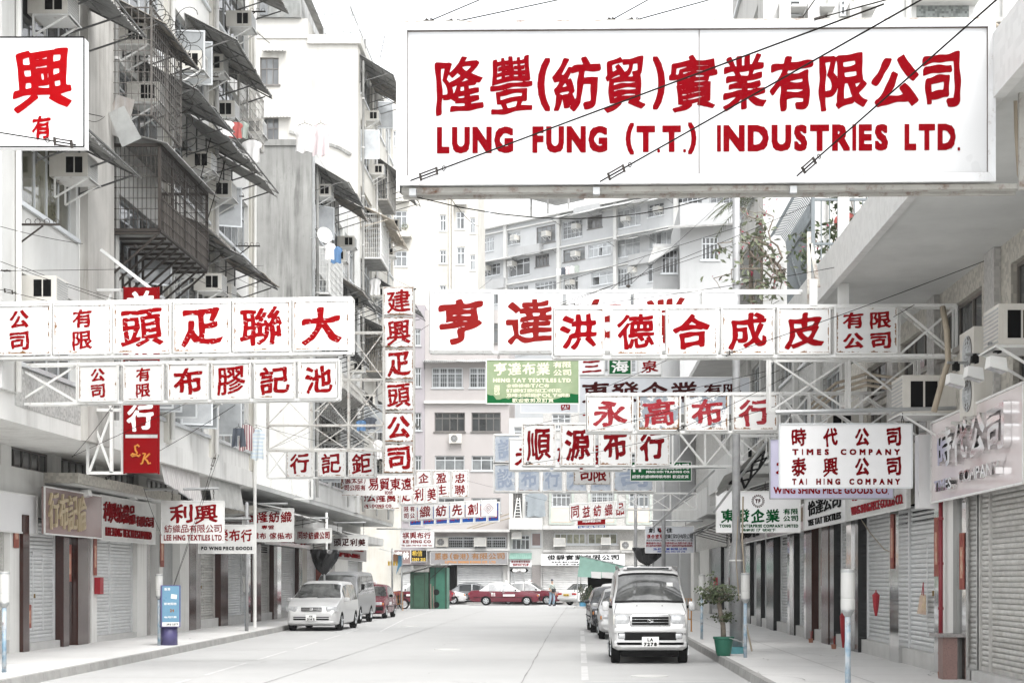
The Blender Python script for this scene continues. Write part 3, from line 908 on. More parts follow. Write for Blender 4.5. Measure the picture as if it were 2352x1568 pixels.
def markings():
 z = .004
 def q(x0, y0, x1, y1, w, name='road_line', m='roadpaint'):
  a, b = Vector((x0, y0, 0)), Vector((x1, y1, 0)); d = (b - a).normalized(); s_ = Vector((-d.y, d.x, 0)) * w / 2
  mb = MB(); mb.add([a - s_ + UP * z, b - s_ + UP * z, b + s_ + UP * z, a + s_ + UP * z], [(0, 1, 2, 3)]); tag(mb.build(name, m), kind='structure')
 xr = .10
 for y in (20.5, 26.0, 31.2, 36.6, 42.0):
  q(xr, y, KR - .3, y, .08)
 for a, b in ((21.2, 25.4), (26.4, 30.6), (31.8, 36.0), (37.4, 41.4), (43, 47), (48.5, 52)):
  q(xr, a, xr, b, .12)
 for y in (22, 27.3, 32.6, 38, 43.5, 49):
  xx = kerb_left(y) + 2.25
  q(kerb_left(y) + .1, y, xx, y, .07)
  q(xx, y + .4, kerb_left(y + 4.6) + 2.25, y + 4.6, .08)
 q(-6.3, 51, -7.2, 66, .08); q(-7.3, 67, -7.6, 84, .08)
 z = .006
 for x0, y0, x1, y1 in ((-.92, 18, -.9, 60), (-.9, 60, -.7, 98), (-5.0, 18, -5.1, 88)):
  n = 40; rs = random.Random(5)
  px, py = x0, y0
  for i in range(1, n + 1):
   t = i / n
   nx_ = x0 + (x1 - x0) * t + rs.uniform(-.010, .010); ny_ = y0 + (y1 - y0) * t
   mb = MB(); a, b = Vector((px, py, z)), Vector((nx_, ny_, z)); w = rs.uniform(.005, .014)
   mb.add([a - Vector((w, 0, 0)), b - Vector((w, 0, 0)), b + Vector((w, 0, 0)), a + Vector((w, 0, 0))], [(0, 1, 2, 3)])
   if i == 1: acc = MB()
   acc.add(mb.v, mb.f); px, py = nx_, ny_
  tag(acc.build('road_joint', 'joint'), kind='structure')
 for y in (24.5, 33, 41.5, 50, 60, 71, 84):
  acc = MB(); rs = random.Random(int(y)); px = -8.2
  while px < 2.4:
   w = rs.uniform(.006, .016); nx_ = px + .8
   acc.add([(px, y - w, z), (nx_, y - w, z), (nx_, y + w, z), (px, y + w, z)], [(0, 1, 2, 3)]); px = nx_ + (rs.random() < .25) * .9
  tag(acc.build('road_joint', 'joint'), kind='structure')
 rs = random.Random(11)
 acc = MB()
 def crack(x, y, n, a0, zz, wd=.008):
  a = a0
  for i in range(n):
   L_ = rs.uniform(.12, .3); nx_, ny_ = x + math.cos(a) * L_, y + math.sin(a) * L_
   d = Vector((-math.sin(a), math.cos(a), 0)) * wd * rs.uniform(.5, 1.3)
   A, B = Vector((x, y, zz)), Vector((nx_, ny_, zz)); acc.add([A - d, B - d, B + d, A + d], [(0, 1, 2, 3)])
   x, y = nx_, ny_; a += rs.uniform(-.5, .5)
 for i in range(16): crack(rs.uniform(3.2, 5.6), rs.uniform(19, 45), rs.randint(3, 10), rs.uniform(0, 6), PZ + .005)
 for i in range(14): crack(rs.uniform(-11.2, -9.3), rs.uniform(26, 50), rs.randint(3, 10), rs.uniform(0, 6), PZ + .005)
 for i in range(22): crack(rs.uniform(-8, 2.4), rs.uniform(19, 60), rs.randint(3, 8), rs.uniform(0, 6), .007, .006)
 tag(acc.build('road_joint', 'joint'), kind='structure')
 acc = MB()
 y = 16
 while y < 60:
  acc.quad((KR + .14, y, PZ + .004), (5.8, y, PZ + .004), (5.8, y + .012, PZ + .004), (KR + .14, y + .012, PZ + .004))
  acc.quad((-11.6, y + 1, PZ + .004), (kerb_left(y + 1) - .14, y + 1, PZ + .004), (kerb_left(y + 1) - .14, y + 1.012, PZ + .004), (-11.6, y + 1.012, PZ + .004)); y += 2.4
 acc.quad((4.3, 14, PZ + .0045), (4.312, 14, PZ + .0045), (4.312, 70, PZ + .0045), (4.3, 70, PZ + .0045))
 tag(acc.build('pavement_joint', 'joint'), kind='structure')
 for x, y, z_ in ((-3.1, 38, .004), (1.2, 27.5, .004), (-6.0, 57, .004)):
  mb = MB(); mb.disc((x, y, z_), (0, 0, 1), .32, .012, 24)
  t = mb.build('manhole_cover', 'concrete'); tag(t, kind='structure')
markings()
def front_fn(s, off=0.0):
 return lambda u, v, d=0.0: ((u - VX) / s, F / s - off - d, EYE + (VY + v) / s)
def chain(mb, a, b, r=0.012):
 """links of a short chain"""
 a, b = Vector(a), Vector(b)
 n = max(2, int((b - a).length / 0.07))
 for i in range(n):
  p = a.lerp(b, i / n); q = a.lerp(b, (i + 0.85) / n)
  sx = Vector((0.014, 0, 0)) if i % 2 else Vector((0, 0.014, 0))
  mb.tube([p - sx, q - sx], r * 0.5, 4); mb.tube([p + sx, q + sx], r * 0.5, 4)
  mb.tube([p - sx, p + sx], r * 0.5, 4); mb.tube([q - sx, q + sx], r * 0.5, 4)
def turnbuckle(mb, a, b, r=0.02):
 a, b = Vector(a), Vector(b)
 d = (b - a).normalized()
 side = d.cross(Vector((0, 1, 0)))
 if side.length < 0.1: side = Vector((1, 0, 0))
 side = side.normalized() * r * 1.5
 p, q = a.lerp(b, 0.2), a.lerp(b, 0.8)
 mb.tube([a, p], r * 0.35, 5); mb.tube([q, b], r * 0.35, 5)
 mb.tube([p - side, q - side], r * 0.4, 5); mb.tube([p + side, q + side], r * 0.4, 5)
 mb.bar(p - side * 1.3, p + side * 1.3, r * 1.2); mb.bar(q - side * 1.3, q + side * 1.3, r * 1.2)
 ring = [b + d * r + (side.normalized() * math.cos(k * .9) + d * math.sin(k * .9)) * r * 1.2 for k in range(8)]
 mb.tube(ring, r * 0.3, 4)
N_WIRE = [0]
def guy(a, b, label, sag=0.0, r=0.008, tb=True, r2=None, group='steel guy wires'):
 a, b = Vector(a), Vector(b)
 t = thing('guy_wire', a, label, 'wire', group)
 mb = MB()
 n = 10 if sag else 2
 pts = [a.lerp(b, i / (n - 1)) - UP * (4 * sag * (i / (n - 1)) * (1 - i / (n - 1))) for i in range(n)]
 mb.tube(pts, r, 5, cap=False)
 mb.build('cable', 'wire', t)
 if tb:
  m2 = MB()
  L = (b - a).length
  w = min(0.35, L * .3)
  p = a + (b - a).normalized() * 0.06
  turnbuckle(m2, p, p + (b - a).normalized() * w, 0.018)
  m2.build('turnbuckle', 'dark_steel', t)
 return t
def row_sign(s, x0, x1, ytl, ytr, h, tiles, label, style='brush', lm='red', tm='white', braces=(), depth=0.22, pad=6,
             fm='frame', res=44, name='row_sign', rails=True, posts=(), rail=0.045, group=None, tile_mats=None, fullpost=True, backbrace=True):
 Y0 = F / s
 def yt(x): return ytl + (ytr - ytl) * (x - x0) / (x1 - x0)
 def W(x, y, dy=0.0): return Vector(((x - VX) / s, Y0 + dy, EYE + (VY - y) / s))
 xm = (x0 + x1) / 2
 t = thing(name, W(xm, yt(xm) + h), label, 'sign', group)
 fr = MB()
 if rails:
  for dy in (0.0, depth):
   for e in (0, h):
    fr.bar(W(x0, yt(x0) + e, dy), W(x1, yt(x1) + e, dy), rail)
  xs = sorted(set([x0, x1] + [p for p in posts] + [p for c in braces for p in c] + ([a for a, b, *_ in tiles] + [b for a, b, *_ in tiles] if fullpost else [])))
  for x in xs:
   for dy in (0.0, depth):
    fr.bar(W(x, yt(x) + 1, dy), W(x, yt(x) + h - 1, dy), rail * 0.8)
   fr.bar(W(x, yt(x) + 1, 0), W(x, yt(x) + 1, depth), rail * 0.7)
   fr.bar(W(x, yt(x) + h - 1, 0), W(x, yt(x) + h - 1, depth), rail * 0.7)
  for a, b in braces:
   fr.bar(W(a, yt(a) + 2, 0.004), W(b, yt(b) + h - 2, 0.004), rail * 0.75)
   fr.bar(W(a, yt(a) + h - 2, 0.03), W(b, yt(b) + 2, 0.03), rail * 0.75)
   if backbrace: fr.bar(W(a, yt(a) + 2, depth), W(b, yt(b) + h - 2, depth), rail * 0.6)
  fr.build('frame', fm, t)
 for i, tl in enumerate(tiles):
  xa, xb, txt = tl[0], tl[1], tl[2]
  k = (ytr - ytl) / (x1 - x0)
  A0 = yt(xa) + pad; B0 = A0 + h - 2 * pad
  mb = MB()
  th = 0.04
  p = [W(xa + 1, A0 + h - 2 * pad, -th), W(xb - 1, yt(xb) + h - pad, -th), W(xb - 1, yt(xb) + h - pad, 0.02), W(xa + 1, A0 + h - 2 * pad, 0.02),
             W(xa + 1, A0, -th), W(xb - 1, yt(xb) + pad, -th), W(xb - 1, yt(xb) + pad, 0.02), W(xa + 1, A0, 0.02)]
  mb.hexa(p)
  mt = tile_mats[i] if tile_mats else tm
  pn = mb.build('panel', mt, t)
  rm = MB()
  e = 1.2
  for (ax, ay, bx, by) in ((xa, A0, xb, yt(xb) + pad), (xa, B0, xb, yt(xb) + h - pad), (xa + .6, A0, xa + .6, B0), (xb - .6, yt(xb) + pad, xb - .6, yt(xb) + h - pad)):
   rm.bar(W(ax, ay, -th - .006), W(bx, by, -th - .006), 0.022, 0.022)
  rm.build('rim', fm, pn)
  if not txt: continue
  lt = MB()
  fn0 = front_fn(s, th + 0.004)
  kk = k
  def fn(u, v, d=0.0, xa=xa, A0=A0):
   return fn0(u, v - kk * (u - xa), d)
  w_ = xb - xa; hh = h - 2 * pad
  if txt == '#logo':
   cx, cy = (xa + xb) / 2, -(A0 + hh / 2)
   q = hh * .34
   for sc_ in (1.0, .55):
    qq = q * sc_
    ps = [(cx, cy + qq), (cx + qq, cy), (cx, cy - qq), (cx - qq, cy)]
    for a_, b_ in zip(ps, ps[1:] + ps[:1]):
     lt.bar(fn(*a_), fn(*b_), 0.035 if sc_ == 1 else .03, 0.01)
   lt.bar(fn(cx - q * .25, cy + q * .25), fn(cx + q * .25, cy - q * .25), 0.05, 0.01)
  elif isinstance(txt, str):
   n = len(txt)
   if n == 1:
    put_glyph(lt, txt, fn, xa + w_ * .13, -(A0 + hh * .90), w_ * .74, hh * .80, style, res)
   elif n == 2:
    for j, ch in enumerate(txt):
     ww = min(w_ * .72, hh * .40)
     put_glyph(lt, ch, fn, xa + (w_ - ww) / 2, -(A0 + hh * (.48 + .45 * j)), ww, hh * .40, style, res)
   elif n == 4:
    for j, ch in enumerate(txt):
     ww = w_ * .34
     put_glyph(lt, ch, fn, xa + w_ * (.12 + .44 * (j % 2)), -(A0 + hh * (.47 + .45 * (j // 2))), ww, hh * .38, style, res)
  else:
   for (ch, fx, fy, fw, fh) in txt:
    put_glyph(lt, ch, fn, xa + w_ * fx, -(A0 + hh * (fy + fh)), w_ * fw, hh * fh, style, res)
  m_ = tl[3] if len(tl) > 3 else lm
  lt.build('lettering', m_, pn)
 return t
def plate_sign(s, x0, y0, x1, y1, lines, label, pm='white_clean', th=0.05, rim='frame', hang=None, tube=None, tilt=0.0, name='hanging_sign', group=None, res=36, extra=None, rw=0.022):
 """flat board facing the camera; lines = [(text, x0, y0, x1, y1, style, material)]"""
 def sh(x, y): return y + tilt * (x - x0)
 def W(x, y, dy=0.0): return Vector(((x - VX) / s, F / s + dy, EYE + (VY - sh(x, y)) / s))
 t = thing(name, W((x0 + x1) / 2, y1), label, 'sign', group)
 mb = MB()
 mb.hexa([W(x0, y1, 0), W(x1, y1, 0), W(x1, y1, th), W(x0, y1, th), W(x0, y0, 0), W(x1, y0, 0), W(x1, y0, th), W(x0, y0, th)])
 pn = mb.build('board', pm, t)
 if rim:
  rb = MB()
  for a, b in (((x0, y0), (x1, y0)), ((x0, y1), (x1, y1)), ((x0, y0), (x0, y1)), ((x1, y0), (x1, y1))):
   rb.bar(W(a[0], a[1], -.004), W(b[0], b[1], -.004), rw)
  rb.build('rim', rim, t)
 by = {}
 f0 = front_fn(s, 0.006)
 fn = lambda u, v, d=0.0: f0(u, v - tilt * (u - x0), d)
 for (txt, a, b, c, d, st, mm) in lines:
  if mm not in by: by[mm] = MB()
  put_line(by[mm], txt, fn, a, -d, c - a, d - b, st, res)
 for mm, g in by.items(): g.build('lettering', mm, pn)
 if extra: extra(t, fn, W, pn)
 if hang:
  c = MB()
  for (x, ytop) in hang: chain(c, W(x, ytop, th / 2), W(x, y0, th / 2))
  c.build('chain', 'dark_steel', t)
 if tube:
  (a, ya, b, yb) = tube
  c = MB(); c.tube([W(a, ya, th / 2), W(b, yb, th / 2)], 0.035, 8)
  c.build('support_tube', 'steel', t)
 return t
def fascia(side, X, Ya, Yb, z0, z1, lines, label, pm, th=0.06, depth=0.05, rim='frame', slope=0.0, group=None, res=36, name='shop_sign'):
 """board on a street wall, side -1 = left wall (faces +X), +1 = right wall; lines in fractions (text,u0,v0,u1,v1,style,mat)"""
 d_ = -side
 def fn(u, v, d=0.0):
  y = Ya + (Yb - Ya) * u if side < 0 else Yb - (Yb - Ya) * u
  return (X + d_ * (th + 0.004 + d), y, z0 + (z1 - z0) * v)
 t = thing(name, (X, (Ya + Yb) / 2, z0), label, 'sign', group)
 mb = MB(); xs = sorted((X, X + d_ * th))
 mb.box(xs[0], xs[1], Ya, Yb, z0, z1)
 pn = mb.build('board', pm, t)
 if rim:
  rb = MB()
  for a, b in (((0, 0), (1, 0)), ((0, 1), (1, 1)), ((0, 0), (0, 1)), ((1, 0), (1, 1))):
   rb.bar(fn(a[0], a[1]), fn(b[0], b[1]), 0.03)
  rb.build('rim', rim, t)
 by = {}
 for (txt, a, b, c, d, st, mm) in lines:
  if mm not in by: by[mm] = MB()
  put_line(by[mm], txt, fn, a, b, c - a, d - b, st, res, depth)
 for mm, g in by.items(): g.build('lettering', mm, pn)
 return t
def lattice(s, xs, ys, label, cells=None, depth=0.25, group=None, fm='frame_rust', rail=0.05, skip=()):
 """open steel lattice facing the camera"""
 def W(x, y, dy=0.0): return Vector(((x - VX) / s, F / s + dy, EYE + (VY - y) / s))
 t = thing('sign_lattice', W(xs[0], ys[-1]), label, 'steel frame', group)
 fr = MB()
 for dy in (0, depth):
  for y in ys: fr.bar(W(xs[0], y, dy), W(xs[-1], y, dy), rail)
  for x in xs: fr.bar(W(x, ys[0], dy + .002), W(x, ys[-1], dy + .002), rail * .9)
 fr.build('frame', fm, t)
 br = MB()
 for i in range(len(xs) - 1):
  for j in range(len(ys) - 1):
   if (i, j) in skip: continue
   br.bar(W(xs[i], ys[j], .005), W(xs[i + 1], ys[j + 1], .005), rail * .6)
   br.bar(W(xs[i], ys[j + 1], .035), W(xs[i + 1], ys[j], .035), rail * .6)
 br.build('brace', fm, t)
 return t
FLH = 2.85
def ztop(k): return 7.1 + FLH * k
def zsill(k): return 5.5 + FLH * k
def house(name, label, loc):
 return thing(name, loc, label, 'building')
XL = -9.9; XS = -11.7
fl = FL(XL)
def left_house_a():
 h = house('tenement_house', 'nearest tenement at the left edge, grey mosaic and pale render with broad windows', (XL, 26, 0))
 Y0, Y1 = 18.0, 33.2
 ops = [(a, b, zsill(k), ztop(k)) for k in range(0, 7) for a, b in ((19.0, 22.2), (23.2, 27.2), (28.3, 31.7))]
 mb = MB(); wallgrid(mb, fl, Y0, 31.9, 4.9, 26, ops); mb.build('wall', 'wall_w2', h)
 mb = MB(); fl.box(mb, 31.95, 33.75, 0.0, .16, 4.4, 26); mb.build('pier', 'wall_pillar', h)
 mb = MB(); fl.box(mb, 27.35, 28.15, 0.0, .10, 4.9, 26); mb.build('pier', 'wall_w2', h)
 for k in range(0, 1):
  mb = MB(); fl.box(mb, 28.2, 31.9, 0.003, .03, 4.7, 5.38); fl.box(mb, 20, 27.3, .003, .03, 4.7, 5.38); mb.build('mosaic_band', 'mosaic', h)
 for k in (1, 3):
  mb = MB(); fl.box(mb, 28.2, 31.9, 0.003, .03, ztop(k) + .7, zsill(k + 1) - .1); mb.build('mosaic_band', 'mosaic', h)
 mb = MB(); fl.box(mb, Y0, 33.2, -1.8, .02, 4.4, 4.9); mb.build('slab', 'wall_w', h)
 for k in range(0, 5):
  for a, b in ((23.2, 27.2), (28.3, 31.7)):
   window(h, fl, a, b, zsill(k), ztop(k), 5, .27, 'alu', 'glass_dark' if k != 1 else 'glass_y')
 for k in range(0, 7):
  mb = MB()
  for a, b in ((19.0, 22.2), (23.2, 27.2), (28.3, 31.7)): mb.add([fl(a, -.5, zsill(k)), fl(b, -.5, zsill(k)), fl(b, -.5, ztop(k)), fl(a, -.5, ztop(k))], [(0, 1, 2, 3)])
  mb.build('dark_backing', 'interior', h)
 mb = MB(); mb.tube([fl(28.0, .16, 4.9), fl(28.0, .16, 26)], .05, 8); mb.build('rain_pipe', 'wall_w', h)
M['glass_y'] = mat('yellowish curtained glass', (0.24, 0.235, 0.16), 0.08, var=0.25, vs=1.5, objrand=0.6, spec=0.8)  # yellowish pane colour for one window row
left_house_a()
def left_house_b():
 h = house('tenement_house', 'long pale left tenement with brown cages and sagging awnings', (XL, 41, 0))
 bays = ((34.3, 38.3), (38.9, 43.0), (43.7, 48.2))
 ops = [(a, b, zsill(k), ztop(k)) for k in range(0, 6) for a, b in bays]
 mb = MB(); wallgrid(mb, fl, 33.2, 48.8, 4.9, 24, ops)
 mb.quad(fl(48.8, 0, 4.9), fl(48.8, -12, 4.9), fl(48.8, -12, 24), fl(48.8, 0, 24)); mb.quad(fl(33.2, 0, 24), fl(48.8, 0, 24), fl(48.8, -12, 24), fl(33.2, -12, 24))
 mb.build('wall', 'wall_w', h)
 mb = MB(); fl.box(mb, 38.4, 38.75, .0, .1, 4.9, 24); fl.box(mb, 43.1, 43.6, .0, .08, 4.9, 24); fl.box(mb, 48.3, 48.8, .0, .06, 4.9, 24); mb.build('pier', 'wall_cream', h)
 mb = MB(); fl.box(mb, 33.2, 48.8, -1.8, .05, 4.42, 4.9); mb.build('slab', 'wall_w', h)
 for k in range(0, 6):
  for j, (a, b) in enumerate(bays):
   window(h, fl, a, b, zsill(k), ztop(k), 5, .27, 'alu', 'glass' if (j + k) % 3 else 'glass_dark', opened=.10)
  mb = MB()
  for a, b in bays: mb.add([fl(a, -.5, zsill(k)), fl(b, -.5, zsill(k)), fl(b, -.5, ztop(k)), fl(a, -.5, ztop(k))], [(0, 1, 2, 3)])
  mb.build('dark_backing', 'interior', h)
 mb = MB(); mb.tube([fl(48.6, .12, .2), fl(48.6, .12, 24)], .05, 8); mb.build('rain_pipe', 'wall_w', h)
left_house_b()
awning(fl, 28.0, 31.9, ztop(1) + .28, 1.25, .62, 'corrugated awning under the upright white board at the left edge', 'corr')
awning(fl, 26.5, 32.1, ztop(2) + .3, 1.3, .65, 'corrugated awning above the upright white board at the left edge', 'corr')
awning(fl, 33.9, 36.9, 13.95, 1.2, .62, 'tangled corrugated awning above the barred cage of the left tenement', 'corr')
awning(fl, 36.3, 45.9, 13.35, 1.35, .68, 'longest dark corrugated awning of the left tenement, right of the brown cage', 'corr')
awning(fl, 40.4, 45.2, 15.85, 1.3, .7, 'upper right awning of the left tenement, above the hanging white shirts', 'corr')
awning(fl, 38.4, 40.9, 10.5, 1.05, .45, 'short awning touching the far lower corner of the brown cage', 'corr')
awning(fl, 41.5, 46.3, 10.6, 1.25, .6, 'lowest dark awning of the left tenement, just above the longest row sign', 'corr')
awning(fl, 41.0, 47.6, 19.0, 1.3, .6, 'topmost awning of the left tenement cut by the upper edge of the view', 'corr')
cage(fl, 33.8, 38.1, 8.97, 10.75, 1.1, 'big brown balcony cage on the left tenement', mesh_low=True)
cage(fl, 33.7, 36.2, 11.35, 13.6, .95, 'tall grey barred cage above the big brown one', m='fence_light', roof=False, rackets=False, pitch=.16, fw=.025, floor=False)
mb = MB()
tcw = thing('barbed_wire', fl(36.2, 1.0, 12.5), 'coils of barbed wire tangled over the barred cage on the left tenement', 'barbed wire')
rs = random.Random(4)
pts = []
for i in range(150):
 a = i * .42
 pts.append(fl(36.4 + .5 * math.sin(i * .05), 1.0 + .28 * math.cos(a), 14.4 - i * .024 + .28 * math.sin(a)))
mb.tube(pts, .008, 4, cap=False)
pts = [fl(34 + i * .03, .9 + .2 * math.cos(i * .6), 13.7 + .22 * math.sin(i * .6)) for i in range(90)]
mb.tube(pts, .008, 4, cap=False)
mb.build('coil', 'wire', tcw)
for (X0, z0, x1, z1) in ((.1, 11.05, .75, 10.55), (.35, 11.4, .7, 10.95)):
 pass
def loose_sheet(c, w, h, ang, label):
 t = thing('loose_sheet', c, label, 'metal sheet', 'loose sheets on the cage roof')
 mb = MB(); c = Vector(c); e = Vector((math.cos(ang), 0, math.sin(ang))); f_ = Vector((-math.sin(ang), 0, math.cos(ang)))
 y = Vector((0, .012, 0))
 ps = [c - e * w - f_ * h, c + e * w - f_ * h, c + e * w * .8 + f_ * h, c - e * w * .8 + f_ * h]
 mb.hexa([ps[0] - y, ps[1] - y, ps[1] + y, ps[0] + y, ps[3] - y, ps[2] - y, ps[2] + y, ps[3] + y]); mb.build('sheet', 'corr_light', t)
loose_sheet(P(275, 268, 110), .25, .42, R(-18), 'grey sheet leaning against the left end of the barred cage')
loose_sheet(P(285, 290, 111), .22, .38, R(25), 'crumpled grey sheet hanging in front of the brown cage roof')
ACL = 'window air conditioner '
for (u, z, w_) in ((29.2, 11.9, 'under the awning above the upright white board'), (30.4, 9.25, 'with pale box under the lower left awning, nearest the mottled pier'), (28.6, 6.6, 'just above the left end of the longest row sign'),
                   (34.6, 13.15, 'behind the barred cage, upper one'), (35.6, 12.2, 'behind the barred cage, lower one'), (39.6, 14.2, 'above the hanging white shirts'), (42.0, 14.9, 'under the upper right awning of the left tenement'),
                   (43.4, 14.1, 'half hidden by open casements at the upper right of the left tenement'), (43.0, 11.85, 'right of the television aerials on the left tenement'), (39.0, 9.1, 'right of the brown cage foot'),
                   (41.8, 9.15, 'pair, nearer one, under the lowest dark awning'), (43.0, 9.1, 'pair, farther one, under the lowest dark awning'), (40.6, 12.0, 'small one in the shade of the longest awning'),
                   (45.6, 17.3, 'near the top edge above the tall grey block'), (41.0, 6.2, 'below the second left row sign, beside the washing')):
 put_ac(fl, u, z, ACL + w_)
def left_house_c():
 h = house('tenement_house', 'stained grey cement block standing back behind the left tenement', (XL, 65, 0))
 f = fl
 Y0, Y1, T = 59.3, 71.9, 17.6
 bays = ((60.2, 63.6), (64.4, 67.6), (68.2, 71.2))
 ops = [(a, b, 5.4 + 3.05 * k, 7.2 + 3.05 * k) for k in range(0, 4) for a, b in bays]
 mb = MB(); wallgrid(mb, f, Y0 + .3, Y1, 4.6, T, ops); mb.build('wall', 'wall_w2', h)
 mb = MB(); f.box(mb, Y0, Y0 + .3, -12, .05, 4.62, T); f.box(mb, Y0 - .06, Y0 + .36, -12, .12, T, T + .22); mb.build('end_wall', 'wall_stain', h)
 mb = MB(); f.box(mb, Y0, Y1, -12, .0, T, T + .12); mb.build('roof', 'concrete', h)
 mb = MB(); mb.bar(f(Y0 + .2, .1, 4.6), f(Y0 + .2, .1, T), .09); mb.build('rain_pipe', 'steel', h)
 for k in range(4):
  for a, b in bays: window(h, f, a, b, 5.4 + 3.05 * k, 7.2 + 3.05 * k, 4, .27, 'alu', 'glass', opened=.10)
  mb = MB()
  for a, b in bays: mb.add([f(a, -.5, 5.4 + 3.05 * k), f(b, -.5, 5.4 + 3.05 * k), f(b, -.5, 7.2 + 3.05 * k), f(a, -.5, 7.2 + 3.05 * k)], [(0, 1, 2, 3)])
  mb.build('dark_backing', 'interior', h)
 mb = MB(); f.box(mb, 71.0, 71.9, .0, .12, 4.6, T); mb.build('pier', 'wall_w2', h)
 mb = MB(); FF(59.0).box(mb, -12.0, -9.9, -.2, .1, 4.62, 9.6); mb.build('wall', 'wall_w', h)
left_house_c()
awning(fl, 59.6, 66.2, 17.1, 1.4, .75, 'highest awning of the stained grey block', 'corr')
awning(fl, 64.6, 71.2, 14.0, 1.35, .8, 'second highest awning of the stained grey block', 'corr')
awning(fl, 59.6, 66.0, 10.9, 1.3, .5, 'third awning down on the stained grey block, over the blue shirt', 'corr')
awning(fl, 65.0, 71.0, 9.9, 1.3, .9, 'red brown awning at the foot of the stained grey block', 'corr')
awning(fl, 60.0, 66.0, 7.9, 1.3, .7, 'low awning of the stained grey block behind the steel lattice', 'corr')
cage(fl, 59.5, 65.6, 8.75, 9.25, 1.15, 'white balcony cage with rusty floor on the stained grey block', m='frame_rust', roof=False, pitch=.12)
for (u, z, w_) in ((60.3, 16.0, 'on the stained grey block, topmost'), (64.0, 14.3, 'on the stained grey block, second from the top'), (68.4, 13.2, 'on the stained grey block, under its second awning'), (60.6, 10.0, 'on the stained grey block, above the balcony plants'),
                   (69.4, 10.6, 'on the stained grey block, near its far pier'), (62.0, 6.9, 'on the stained grey block, behind the lattice')):
 put_ac(fl, u, z, ACL + w_)
def left_house_d():
 h = house('tenement_house', 'tall whitewashed block with a blank end wall and rooftop sheds', (XL, 79, 0))
 Y0, Y1, T = 72.0, 86.0, 25.8
 fe = FF(Y0)
 s = F / Y0
 def wz(y): return EYE + (VY - y) / s
 def wx(x): return (x - VX) / s
 eops = [(wx(597), wx(640), wz(194), wz(132)), (wx(600), wx(640), wz(330), wz(270))]
 mb = MB(); wallgrid(mb, fe, -24, XL, 4.62, T, eops); mb.build('end_wall', 'wall_cream2', h)
 for (a, b, c, d) in eops:
  window(h, fe, a, b, c, d, 3, .4, 'alu_dark', 'glass', nz=2)
  mb = MB(); mb.add([fe(a, -.5, c), fe(b, -.5, c), fe(b, -.5, d), fe(a, -.5, d)], [(0, 1, 2, 3)]); mb.build('dark_backing', 'interior', h)
 bays = ((73.0, 77.0), (78.0, 81.8), (82.6, 85.6))
 ops = [(a, b, 5.4 + 3.05 * k, 7.3 + 3.05 * k) for k in range(0, 7) for a, b in bays]
 mb = MB(); wallgrid(mb, fl, Y0, Y1, 4.6, T, ops); mb.build('wall', 'wall_cream', h)
 for k in range(7):
  for a, b in bays: window(h, fl, a, b, 5.4 + 3.05 * k, 7.3 + 3.05 * k, 4, .27, 'alu', 'glass_dark', opened=.10)
  mb = MB()
  for a, b in bays: mb.add([fl(a, -.5, 5.4 + 3.05 * k), fl(b, -.5, 5.4 + 3.05 * k), fl(b, -.5, 7.3 + 3.05 * k), fl(a, -.5, 7.3 + 3.05 * k)], [(0, 1, 2, 3)])
  mb.build('dark_backing', 'interior', h)
 mb = MB(); fe.box(mb, -24, wx(707), -10, .05, T, wz(44)); mb.build('parapet', 'wall_cream2', h)
 mb = MB(); fe.box(mb, wx(707), XL + .15, -10, .12, T - .25, T + .15); mb.build('parapet', 'wall_cream2', h)
 mb = MB()
 ps = [(665, 303), (700, 312), (740, 326), (780, 340), (806, 355)]
 for (a, b), (c, d) in zip(ps, ps[1:]): mb.bar(P(a, b, s * 1.0005), P(c, d, s * 1.0005), .10, .12)
 mb.build('ledge', 'wall_stain', h)
 sh = MB(); n = 90
 xa, xb = wx(560), wx(693)
 for i in range(n):
  a = xa + (xb - xa) * i / n; b = xa + (xb - xa) * (i + 1) / n; d0, d1 = (.05 if i % 2 else 0), (0 if i % 2 else .05)
  sh.quad((a, Y0 - .2 - d0, wz(44)), (b, Y0 - .2 - d1, wz(44)), (b, Y0 - .2 - d1, wz(-40)), (a, Y0 - .2 - d0, wz(-40)))
 r = thing('rooftop_shed', (wx(630), Y0, wz(44)), 'corrugated metal shed on the roof of the tall whitewashed block', 'shed')
 sh.build('wall', 'corr_light', r)
 mb = MB(); mb.box(xa, xb, Y0 - .1, Y0 + 5, wz(44), wz(-40)); mb.build('side_wall', 'corr_light', r)
 mb = MB(); mb.box(wx(600), wx(618), Y0 - .3, Y0 - .26, wz(40), wz(5)); mb.build('window', 'glass', r)
 r = thing('rooftop_screen', (wx(740), Y0 + 1, T), 'rusty posts and sheet screen on the roof behind the whitewashed wall', 'roof frame')
 mb = MB()
 for x in (735, 780, 799, 815): mb.bar((wx(x), Y0 + 1.2, T), (wx(x), Y0 + 1.2, wz(-20)), .06)
 mb.bar((wx(700), Y0 + 1.2, wz(10)), (wx(815), Y0 + 1.2, wz(14)), .05); mb.bar((wx(735), Y0 + 1.2, wz(45)), (wx(815), Y0 + 1.2, wz(56)), .05); mb.bar((wx(800), Y0 + 1.2, wz(52)), (wx(770), Y0 + 1.2, wz(80)), .05)
 mb.bar((wx(800), Y0 + .5, wz(5)), (wx(838), Y0 + 8, wz(95)), .05); mb.bar((wx(828), Y0 + 1, wz(90)), (wx(828), Y0 + 1, wz(-10)), .04)
 mb.build('post', 'steel', r)
 mb = MB(); n = 50; xa, xb = wx(742), wx(832)
 for i in range(n):
  a = xa + (xb - xa) * i / n; b = xa + (xb - xa) * (i + 1) / n; d0, d1 = (.06 if i % 2 else 0), (0 if i % 2 else .06)
  mb.quad((a, Y0 + 1.4 - d0, T), (b, Y0 + 1.4 - d1, T), (b, Y0 + 1.4 - d1, wz(66)), (a, Y0 + 1.4 - d0, wz(66)))
